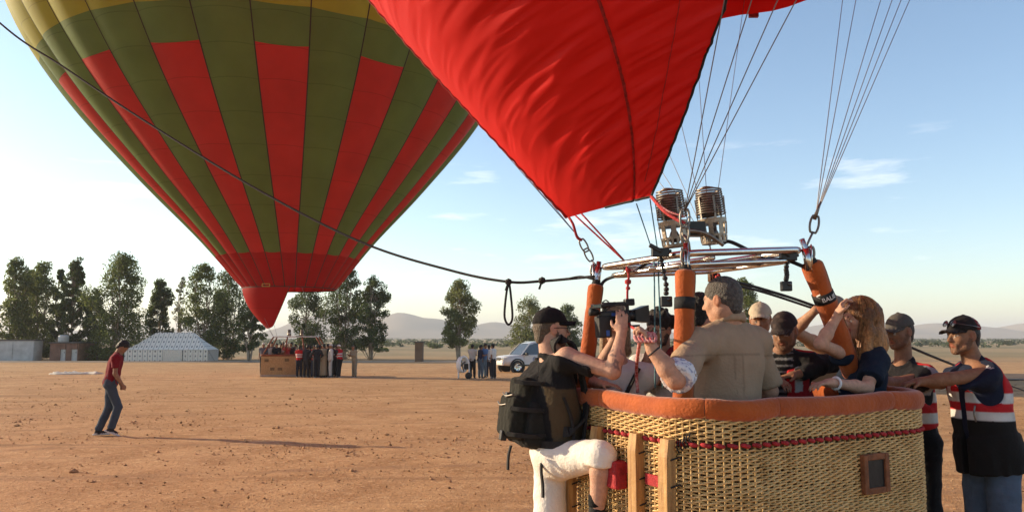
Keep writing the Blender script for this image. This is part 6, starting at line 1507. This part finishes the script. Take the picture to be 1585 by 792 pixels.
# ------------------------------------------------------------------ far basket under the striped balloon
M['wicker_far'] = mat('wicker_far', (0.46, 0.27, 0.115), 0.8, vscale=14, col2=(0.36, 0.20, 0.085), bump=0.6, bscale=25)
M['white_pipe'] = mat('white_pipe', (0.62, 0.60, 0.56), 0.4, var=0.1)
fb0 = at(403, 583, 41.6); gzf = float(gz(0, 41.6)); fb0[2] = gzf
fu = nrm(V(1, 0.10, 0)); fv = V(-fu[1], fu[0], 0); FL_, FW_ = 3.5, 1.7
FQ = lambda a, b, z: fb0 + fu * a + fv * b + V(0, 0, z); Rf = np.stack([fu, fv, UP], 1)
fbk = thing('wicker_basket', FQ(FL_ / 2, FW_ / 2, 0), 'far brown passenger basket crowded with people under the striped balloon', 'balloon basket')
wl_ = MB()
for c_, h_ in (((FL_ / 2, .03, .62), (FL_ / 2, .03, .52)), ((FL_ / 2, FW_ - .03, .62), (FL_ / 2, .03, .52)), ((.03, FW_ / 2, .62), (.03, FW_ / 2 - .06, .52)), ((FL_ - .03, FW_ / 2, .62), (.03, FW_ / 2 - .06, .52))): wl_.box(FQ(*c_), h_, Rf)
wl_.obj('wall', M['wicker_far'], fbk)
bevel(MB().box(FQ(FL_ / 2, FW_ / 2, .06), (FL_ / 2 + .03, FW_ / 2 + .03, .05), Rf).obj('skid_floor', mat('skid', (0.40, 0.30, 0.22), .8), fbk), .02)
for c_ in ((0, 0), (FL_, 0), (0, FW_), (FL_, FW_)):
    pass
rimp = [FQ(0, 0, 1.16), FQ(FL_, 0, 1.16), FQ(FL_, FW_, 1.16), FQ(0, FW_, 1.16)]
MB().tube(round_poly(rimp, .12), .055, 8, closed=True).obj('rim_pad', M.setdefault('far_leather', mat('far_leather', (0.20, 0.05, 0.02), .8)), fbk, True)
MB().bar(FQ(FL_ / 2, .06, 1.13), FQ(FL_ / 2, FW_ - .06, 1.13), .05, .05).obj('partition_pad', M['leather'], fbk)
for a_, z_ in ((.30, .88), (1.38, .90), (.62, .42), (1.02, .42), (2.3, .88), (2.9, .42)):
    MB().box(FQ(a_, -.014, z_), (.11, .012, .075), Rf).obj('foothole', M['wicker_dark'], fbk)
ftop = [FQ(.55, .35, 2.16), FQ(2.85, .35, 2.16), FQ(2.85, 1.35, 2.16), FQ(.55, 1.35, 2.16)]
fbf = thing('burner_frame', sum(ftop) / 4, 'pale burner frame over the far basket, under the scoop of the striped balloon', 'burner frame')
MB().tube(round_poly(ftop, .1), .032, 8, closed=True).obj('upper_rail', M['white_pipe'], fbf, True)
for q in (1.2, 2.2): MB().tube([FQ(q, .35, 2.14), FQ(q, 1.35, 2.14)], .02, 6).obj('cross_bar', M['white_pipe'], fbf, True)
for q, nm in ((1.3, 'left burner of the pair over the far basket'), (2.0, 'right burner of the pair over the far basket')):
    tq_ = thing('burner', FQ(q, .85, 2.2), nm, 'burner', 'twin burners on the far frame'); MB().lathe(FQ(q, .85, 2.2), [(0, 0), (.10, 0), (.11, .16), (.0, .16)], 14).obj('can', M['can_steel'], tq_, True)
    th = np.linspace(0, 50, 160); MB().tube(FQ(q, .85, 2.38) + np.stack([.09 * np.cos(th), .09 * np.sin(th), th / 50 * .18], 1), .009, 4).obj('coil', M['dark_steel'], tq_, True)
k = 0
PL = ['left', 'second', 'third', 'rightmost']
for (a0, b0_), (a1, b1_), nm in (((.05, .06), (.55, .35), 'front left padded pole of the far basket'), ((FL_ - .05, .06), (2.85, .35), 'front right padded pole of the far basket'), ((.05, FW_ - .06), (.55, 1.35), 'rear left padded pole of the far basket'), ((FL_ - .05, FW_ - .06), (2.85, 1.35), 'rear right padded pole of the far basket'), ((1.2, .06), (1.3, .35), 'front padded pole left of the middle on the far basket'), ((2.3, .06), (2.1, .35), 'front padded pole right of the middle on the far basket')):
    tq_ = thing('padded_pole', FQ(a0, b0_, 1.1), nm, 'pole', 'padded poles of the far basket'); MB().tube([FQ(a0, b0_, 1.12), FQ(a1, b1_, 2.15)], .04, 8).obj('leather_sleeve', M['far_leather'], tq_, True)
    MB().tube([FQ(a1, b1_, 2.05), FQ(a1, b1_, 2.2)], .02, 6).obj('steel_rod', M['white_pipe'], tq_, True)
for c_, dg in ((ftop[0], 230), (ftop[1], 300), (ftop[2], 40), (ftop[3], 140), (ftop[0], 200), (ftop[1], 330)):
    MB().tube([c_, V(fbx + 2.55 * math.cos(R_(dg)), FB_Y + 2.55 * math.sin(R_(dg)), 4.34)], .008, 4).obj('suspension_cable', M['cable'], far, True)

# ------------------------------------------------------------------ people far away
def small(base, f, H, top, legs, label, hat=None, sk='brown', vestc=None, arms='down', group='people by the far basket', robe=False, lower=True, long_sleeve=False, res=.03):
    F = Fig(base, f, H, lean=random.uniform(-.02, .08)); t = person_root(F, label, group)
    if arms == 'up':
        for i, sg in ((0, 1), (1, -1)): F.el[i] = F.sh[i] + F.r * sg * .08 + F.f * .12 + UP * .02; F.wr[i] = F.el[i] + UP * .22 - F.r * sg * .05
    elif arms == 'front':
        for i, sg in ((0, 1), (1, -1)): F.el[i] = F.sh[i] - UP * .22 + F.f * .10; F.wr[i] = F.el[i] + F.f * .2 + UP * .04 - F.r * sg * .1
    elif arms == 'hips':
        for i, sg in ((0, 1), (1, -1)): F.el[i] = F.sh[i] - UP * .22 + F.r * sg * .13 - F.f * .05; F.wr[i] = F.el[i] - UP * .12 - F.r * sg * .08 + F.f * .12
    F.hd = [toward(F.el[i], F.wr[i]) for i in (0, 1)]
    st_ = random.uniform(-.08, .1); F.an[0] = F.an[0] + F.f * st_; F.kn[0] = F.kn[0] + F.f * st_ * .7
    body(F, t, SK[sk], res, lod=1)
    cf = None
    if vestc is not None:
        def cf(v, col):
            col = col.copy(); q = v - F.pel; z = q @ F.up; x = np.abs(q @ F.r); m = (x < .20) & (z > .0); col[m] = vestc; col[m & (np.abs(z - .30) < .03)] = SILVER; col[m & (np.abs(z - .18) < .03)] = SILVER; return col
    shirt(F, t, top, sleeve=1.9 if long_sleeve else .7, res=res, amp=.006, hem=-.10, off=.02, colfn=cf)
    if robe:
        sdf('robe', [cyl(F.pel + UP * .15, F.base + UP * .12, .17, .21, .05), rc(F.pel, F.pel + UP * .1, .16, None, .05)], res, M['cloth'], t, top, None, folds(.012, (10, 10, 2)))
    elif lower: trousers(F, t, legs, res=res)
    if lower: shoes(F, t, (.03, .028, .026), res=res)
    if hat is not None: cap(F, t, hat, res=.02)
    else: hair_short(F, t, (.010, .009, .008), res=.02, top=.012)
    return t
def gp(px, Y): p = at(px, 560, Y); p[2] = float(gz(0, Y)); return p
random.seed(12)
WH, TANC, DK = (0.60, 0.58, 0.56), (0.36, 0.27, 0.17), (0.02, 0.02, 0.024)
inb = [(409, .35, (.10, .10, .12), (.55, .52, .48), 'passenger in a pale sun hat at the left end of the far basket'), (417, .55, (.55, .53, .50), (.62, .60, .57), 'passenger in white hat and white shirt, second from the left in the far basket'),
       (429, .40, (.02, .02, .025), None, 'passenger in black, third from the left in the far basket'), (436, .6, (.60, .56, .52), None, 'dark-haired passenger in a white blouse near the middle of the far basket'),
       (445, .38, (.34, .03, .03), (.62, .60, .58), 'passenger with white cap and red shirt in the middle of the far basket'), (453, .8, (.06, .05, .05), None, 'dark-clothed passenger right of the white cap in the far basket'),
       (423, 1.15, (.07, .07, .09), None, 'passenger in a dark top at the back left of the far basket'), (441, 1.2, (.16, .05, .05), (.03, .03, .03), 'passenger in dark cap at the back of the far basket'),
       (460, 1.1, (.30, .28, .26), None, 'passenger in a grey top at the back right of the far basket'), (470, .6, (.10, .09, .10), (.25, .22, .18), 'passenger in a tan cap at the right end of the far basket')]
FAR_ASM = [o for o in COL.objects if o.parent is None and o.name.split('.')[0] in ('burner_frame', 'burner', 'padded_pole')]
for o in FAR_ASM: as_part(o, fbk)
for px_, b_, c_, h_, lb in inb:
    a_ = (at(px_, 540, 41.6 + b_)[0] - fb0[0]); q = FQ(a_, b_, .12)
    small(q, (random.uniform(-.6, .6), -1), random.uniform(1.62, 1.76), c_, DK, lb, h_, arms=random.choice(['front', 'up', 'down']), group='passengers in the far basket')
crew = [(463, 41.0, (.05, .04, .05), (.02, .02, .03), None, VRED, 'crewman in red vest holding the front of the far basket', 'front', (.1, 1)), (474, 40.9, (.03, .03, .035), (.025, .025, .03), None, None, 'man in black beside the far basket, between two red vests', 'down', (.3, .9)),
        (486, 41.0, (.03, .03, .04), (.03, .04, .07), (.05, .05, .06), VRED, 'crewman in red vest and dark blue trousers right of the far basket', 'front', (-.3, 1)), (494, 41.4, (.35, .06, .03), (.02, .02, .02), None, (.45, .06, .03), 'crewman in a brighter orange-red vest among the far crew', 'front', (-.8, .5)),
        (501, 40.9, (.30, .25, .17), (.2, .18, .14), None, None, 'person in a long tan robe among the far crew', 'down', (-.9, .2)), (507, 41.6, (.02, .02, .02), (.02, .02, .02), None, None, 'person all in black right of the tan robe', 'hips', (-1, 0)),
        (511.5, 40.8, (.58, .55, .50), (.45, .42, .38), (.5, .48, .45), None, 'person in pale clothes and pale cap among the far crew', 'down', (-.9, -.2)), (517, 41.2, (.05, .015, .018), (.015, .015, .017), None, None, 'man in dark red top and black trousers beside the last red vest', 'hips', (-1, .3)),
        (480, 41.6, (.22, .20, .18), (.05, .05, .06), None, None, 'man in a grey shirt between the red vests beside the far basket', 'front', (-.2, 1)), (490, 40.5, (.02, .02, .025), (.02, .02, .025), None, None, 'man in black standing nearest the camera among the far crew', 'hips', (-.2, .9)),
        (521.5, 41.7, (.35, .04, .04), (.03, .03, .03), None, None, 'man in a plain red shirt behind the last of the far crew', 'down', (-.8, .2)), (526, 40.9, (.03, .03, .03), (.015, .015, .018), (.60, .58, .56), VRED, 'crewman in red vest and white cap, last of the far crew', 'front', (-.9, .4)), (549, 41.0, (.27, .22, .15), (.24, .20, .14), (.10, .09, .07), None, 'lone person in khaki uniform standing right of the far crew', 'front', (-.5, -.6))]
for px_, Y_, c_, l_, h_, v_, lb, ar, f_ in crew:
    small(gp(px_, Y_), f_, random.uniform(1.68, 1.8), c_, l_, lb, h_, vestc=v_, arms=ar, robe='robe' in lb, long_sleeve=True, group='crew beside the far basket')
for px_, Y_, c_, l_, lb, ar, f_ in ((731, 39.6, (.42, .40, .37), (.02, .02, .022), 'man in a pale grey shirt beside the inflation fan', 'front', (.3, .9)), (742.5, 39.8, (.03, .035, .07), (.10, .14, .19), 'man in dark navy top and light jeans, second from the fan', 'front', (.8, .3)),
                                    (749, 40.3, (.09, .16, .30), (.12, .16, .20), 'man in a blue shirt in the middle of the group by the car', 'down', (.6, -.4)), (764, 39.4, (.62, .60, .57), (.03, .03, .035), 'man in a white shirt and dark trousers closest to the white car', 'down', (-.8, .4)),
                                    (757, 40.8, (.60, .58, .56), (.04, .04, .05), 'man in a white shirt standing behind the blue shirt by the car', 'hips', (-.3, .9))):
    small(gp(px_, Y_), f_, random.uniform(1.70, 1.80), c_, l_, lb, None, arms=ar, group='people by the white car')

# inflation fan
p = gp(719, 39.2); tf = thing('inflation_fan', p, 'white-framed balloon inflation fan on wheels beside the group', 'fan')
MB().lathe(p + V(-.12, 0, .72), [(.40, -.12), (.43, 0), (.40, .12), (.36, .12), (.36, -.12), (.40, -.12)], 28, (0.9, -.44, 0)).obj('fan_shroud', M['white'], tf, True)
for k in range(4): MB().bar(p + V(-.12, 0, .72), p + V(-.12, 0, .72) + .35 * (math.cos(k * 1.57 + .4) * V(.44, .9, 0) + math.sin(k * 1.57 + .4) * UP), .10, .02, V(.9, -.44, .3)).obj('blade', M['can_steel'], tf)
bevel(MB().box(p + V(.12, 0, .62), (.14, .14, .14)).obj('engine', M['black_rubber'], tf), .03)
fr_ = MB()
for y_ in (-.25, .25): fr_.tube(bez([p + V(-.30, y_, .02), p + V(-.28, y_, .6), p + V(-.1, y_, 1.15), p + V(.2, y_, .9), p + V(.25, y_, .3)], 6), .025, 6)
fr_.tube([p + V(-.3, -.25, .2), p + V(-.3, .25, .2)], .02, 6); fr_.tube([p + V(.25, -.25, .35), p + V(.25, .25, .35)], .02, 6)
fr_.obj('frame', M['white'], tf, True)
for y_ in (-.3, .3): MB().lathe(p + V(.22, y_, .17), [(0, -.05), (.1, -.05), (.17, -.04), (.17, .04), (.1, .05), (0, .05)], 18, (0, 1, 0)).obj('wheel', M['black_rubber'], tf, True)

# ------------------------------------------------------------------ white off-road car
M['car_white'] = mat('car_white', (0.62, 0.61, 0.60), 0.35, var=0.05, coat=0.5); M['car_glass'] = mat('car_glass', (0.05, 0.06, 0.065), 0.06, spec=0.8); M['chrome'] = mat('chrome', (0.6, 0.6, 0.6), .2, 1.0)
def car(base, heading, label):
    t = thing('off_road_car', base, label, 'car', 'white off-road cars'); X = nrm(V(heading[0], heading[1], 0)); Yv = V(-X[1], X[0], 0)
    Q = lambda x, y, z: base + X * x + Yv * y + V(0, 0, z)
    # stations along the car: half width and height of sill, belt, and roof
    low = [(-2.4, .55, .95, .80), (-2.38, .42, 1.12, .88), (-1.9, .40, 1.18, .93), (-1.0, .40, 1.16, .95), (.2, .40, 1.14, .95), (1.0, .40, 1.12, .94), (1.25, .42, 1.10, .92), (2.0, .44, 1.04, .88), (2.32, .48, .92, .80), (2.40, .55, .80, .72)]
    G = []
    for x, z0, z1, w in low:
        prof = [(-w * .88, z0), (-w, z0 + .12), (-w * 1.01, (z0 + z1) / 2), (-w * .97, z1 - .04), (-w * .90, z1), (0, z1 + .015), (w * .90, z1), (w * .97, z1 - .04), (w * 1.01, (z0 + z1) / 2), (w, z0 + .12), (w * .88, z0), (0, z0), (-w * .88, z0)]
        G.append([Q(x, y, z) for y, z in prof])
    G = np.array(G); mb = MB(); mb.sheet(G); mb.sheet(np.stack([G[0], np.broadcast_to(G[0].mean(0), G[0].shape)], 0)); mb.sheet(np.stack([np.broadcast_to(G[-1].mean(0), G[-1].shape), G[-1]], 0)); o = mb.obj('body', M['car_white'], t, True)
    # cabin: pillars and roof as painted shell, glass set just inside
    cab = [(-2.20, -2.28, 1.15), (-2.02, -2.02, 1.78), (-1.6, -1.6, 1.90), (.1, .1, 1.90), (.45, .45, 1.84), (1.15, 1.15, 1.13)]
    G = np.array([[Q(x, s * (.88 - .17 * (z - 1.12) / .78), z) for s in (-1, -.5, 0, .5, 1)] for x, _, z in cab])
    gl = MB()
    side = [(-2.20, 1.15), (-2.02, 1.76), (-1.6, 1.86), (.1, 1.86), (.45, 1.80), (1.12, 1.13)]
    for s in (-1, 1): gl.add([Q(x, s * (.865 - .17 * (z - 1.12) / .78), z) for x, z in side], np.array([list(range(6))[::s]]))
    gl.add([Q(1.12, -.86, 1.13), Q(1.12, .86, 1.13), Q(.46, .72, 1.82), Q(.46, -.72, 1.82)], np.array([[0, 1, 2, 3]])); gl.add([Q(-2.22, -.86, 1.15), Q(-2.22, .86, 1.15), Q(-2.03, .73, 1.75), Q(-2.03, -.73, 1.75)], np.array([[3, 2, 1, 0]]))
    gl.obj('glazing', M['car_glass'], t)
    rf = MB(); rr = [(-2.06, 1.74), (-1.98, 1.84), (-1.6, 1.905), (-.6, 1.925), (.1, 1.905), (.48, 1.80)]
    rf.sheet(np.array([[Q(x, y * (.885 - .17 * (z - 1.12) / .78), z + .03 * (1 - abs(y) ** 3) - (.055 if abs(y) > .99 else 0)) for y in (-1.0, -.97, -.5, 0, .5, .97, 1.0)] for x, z in rr])); rf.obj('roof', M['car_white'], t, True)
    for s in (-1, 1):
        w = lambda z: s * (.877 - .17 * (z - 1.12) / .78)
        for (xa, za), (xb, zb_), wd in (((1.14, 1.12), (.47, 1.82), .07), ((-.35, 1.12), (-.40, 1.88), .09), ((-1.35, 1.12), (-1.45, 1.88), .09), ((-2.21, 1.12), (-2.03, 1.78), .16)):
            MB().bar(Q(xa, w(za), za), Q(xb, w(zb_), zb_), .03, wd, X).obj('pillar', M['car_white'], t)
        MB().bar(Q(-1.9, s * .72, 1.97), Q(.1, s * .72, 1.97), .04, .03).obj('roof_rail', M['chrome'], t)
        bevel(MB().box(Q(.85, s * 1.05, 1.18), (.08, .12, .09), np.stack([X, Yv, UP], 1)).obj('mirror', M['black_plastic'], t), .03)
        for x0, x1 in ((-.36, 1.0), (-1.38, -.38)):
            d_ = bevel(MB().box(Q((x0 + x1) / 2, s * .962, .80), ((x1 - x0) / 2 - .012, .008, .30), np.stack([X, Yv, UP], 1)).obj('door', M['car_white'], t), .004)
            MB().box(Q(x0 + .18, s * .98, .98), (.09, .012, .018), np.stack([X, Yv, UP], 1)).obj('handle', M['black_plastic'], d_)
            if x0 > -1: MB().lathe(Q(.25, s * .972, .86), [(0, .004), (.13, .002), (.14, 0)], 20, Yv * s).obj('door_emblem', mat('emblem', (.25, .26, .34), .6), d_)
        MB().box(Q(.1, s * .985, .48), (1.35, .05, .035), np.stack([X, Yv, UP], 1)).obj('side_step', M['black_plastic'], t)
        bevel(MB().box(Q(2.33, s * .60, .86), (.06, .17, .09), np.stack([X, Yv, UP], 1)).obj('headlight', M['chrome'], t), .02)
        bevel(MB().box(Q(-2.40, s * .72, .95), (.03, .09, .14), np.stack([X, Yv, UP], 1)).obj('tail_light', mat('tail_red', (.3, .01, .01), .3), t), .01)
        for x in (1.45, -1.45):
            MB().lathe(Q(x, s * .86, .40), [(.50, 0), (.50, .145), (.43, .15), (.43, 0)], 24, Yv * s).obj('wheel_arch', M['black_plastic'], t, True)
            wh = MB().lathe(Q(x, s * .74, .39), [(0, 0), (.30, 0), (.385, .03), (.39, .12), (.385, .22), (.30, .25), (.26, .235)], 28, Yv * s).obj('wheel', M['black_rubber'], t, True)
            MB().lathe(Q(x, s * .74, .39), [(.27, .25), (.24, .21), (.08, .22), (.06, .25), (0, .25)], 24, Yv * s).obj('rim', M['chrome'], wh, True)
            for k in range(6): MB().bar(Q(x, s * .975, .39), Q(x + .24 * math.cos(k * 1.047), s * .985, .39 + .24 * math.sin(k * 1.047)), .05, .02, Yv).obj('spoke', M['chrome'], wh)
    bevel(MB().box(Q(2.42, 0, .60), (.07, .88, .13), np.stack([X, Yv, UP], 1)).obj('front_bumper', M['car_white'], t), .06, 3); bevel(MB().box(Q(-2.44, 0, .58), (.07, .88, .12), np.stack([X, Yv, UP], 1)).obj('rear_bumper', M['car_white'], t), .05, 3)
    bevel(MB().box(Q(2.385, 0, .86), (.03, .40, .09), np.stack([X, Yv, UP], 1)).obj('grille', M['black_plastic'], t), .02)
    return t
p = gp(822, 50.0); car(p, (-0.90, -0.44), 'white off-road car parked behind the group by the fan')
p = at(1579.5, 612, 15.6); cx_ = p[0] + 3.42; car(V(cx_, 16.0, float(gz(0, 15.6))), (-1, -0.02), 'white vehicle at the right edge, only its bumper corner in the picture')
# ------------------------------------------------------------------ dusty morning air
hm = bpy.data.materials.new('haze'); hm.use_nodes = True; hn, hl = hm.node_tree.nodes, hm.node_tree.links; hn.clear()
ho = hn.new('ShaderNodeOutputMaterial'); hv = hn.new('ShaderNodeVolumePrincipled'); hv.inputs['Color'].default_value = (0.86, 0.89, 0.94, 1); hv.inputs['Density'].default_value = 0.00026; hv.inputs['Anisotropy'].default_value = 0.1
hl.new(hv.outputs[0], ho.inputs['Volume'])
hz = MB().box((300, 3400, 58), (8200, 3900, 63)).obj('haze', hm); tag(hz, 'thin pale dust haze that fades the far hills', 'haze', kind='stuff')
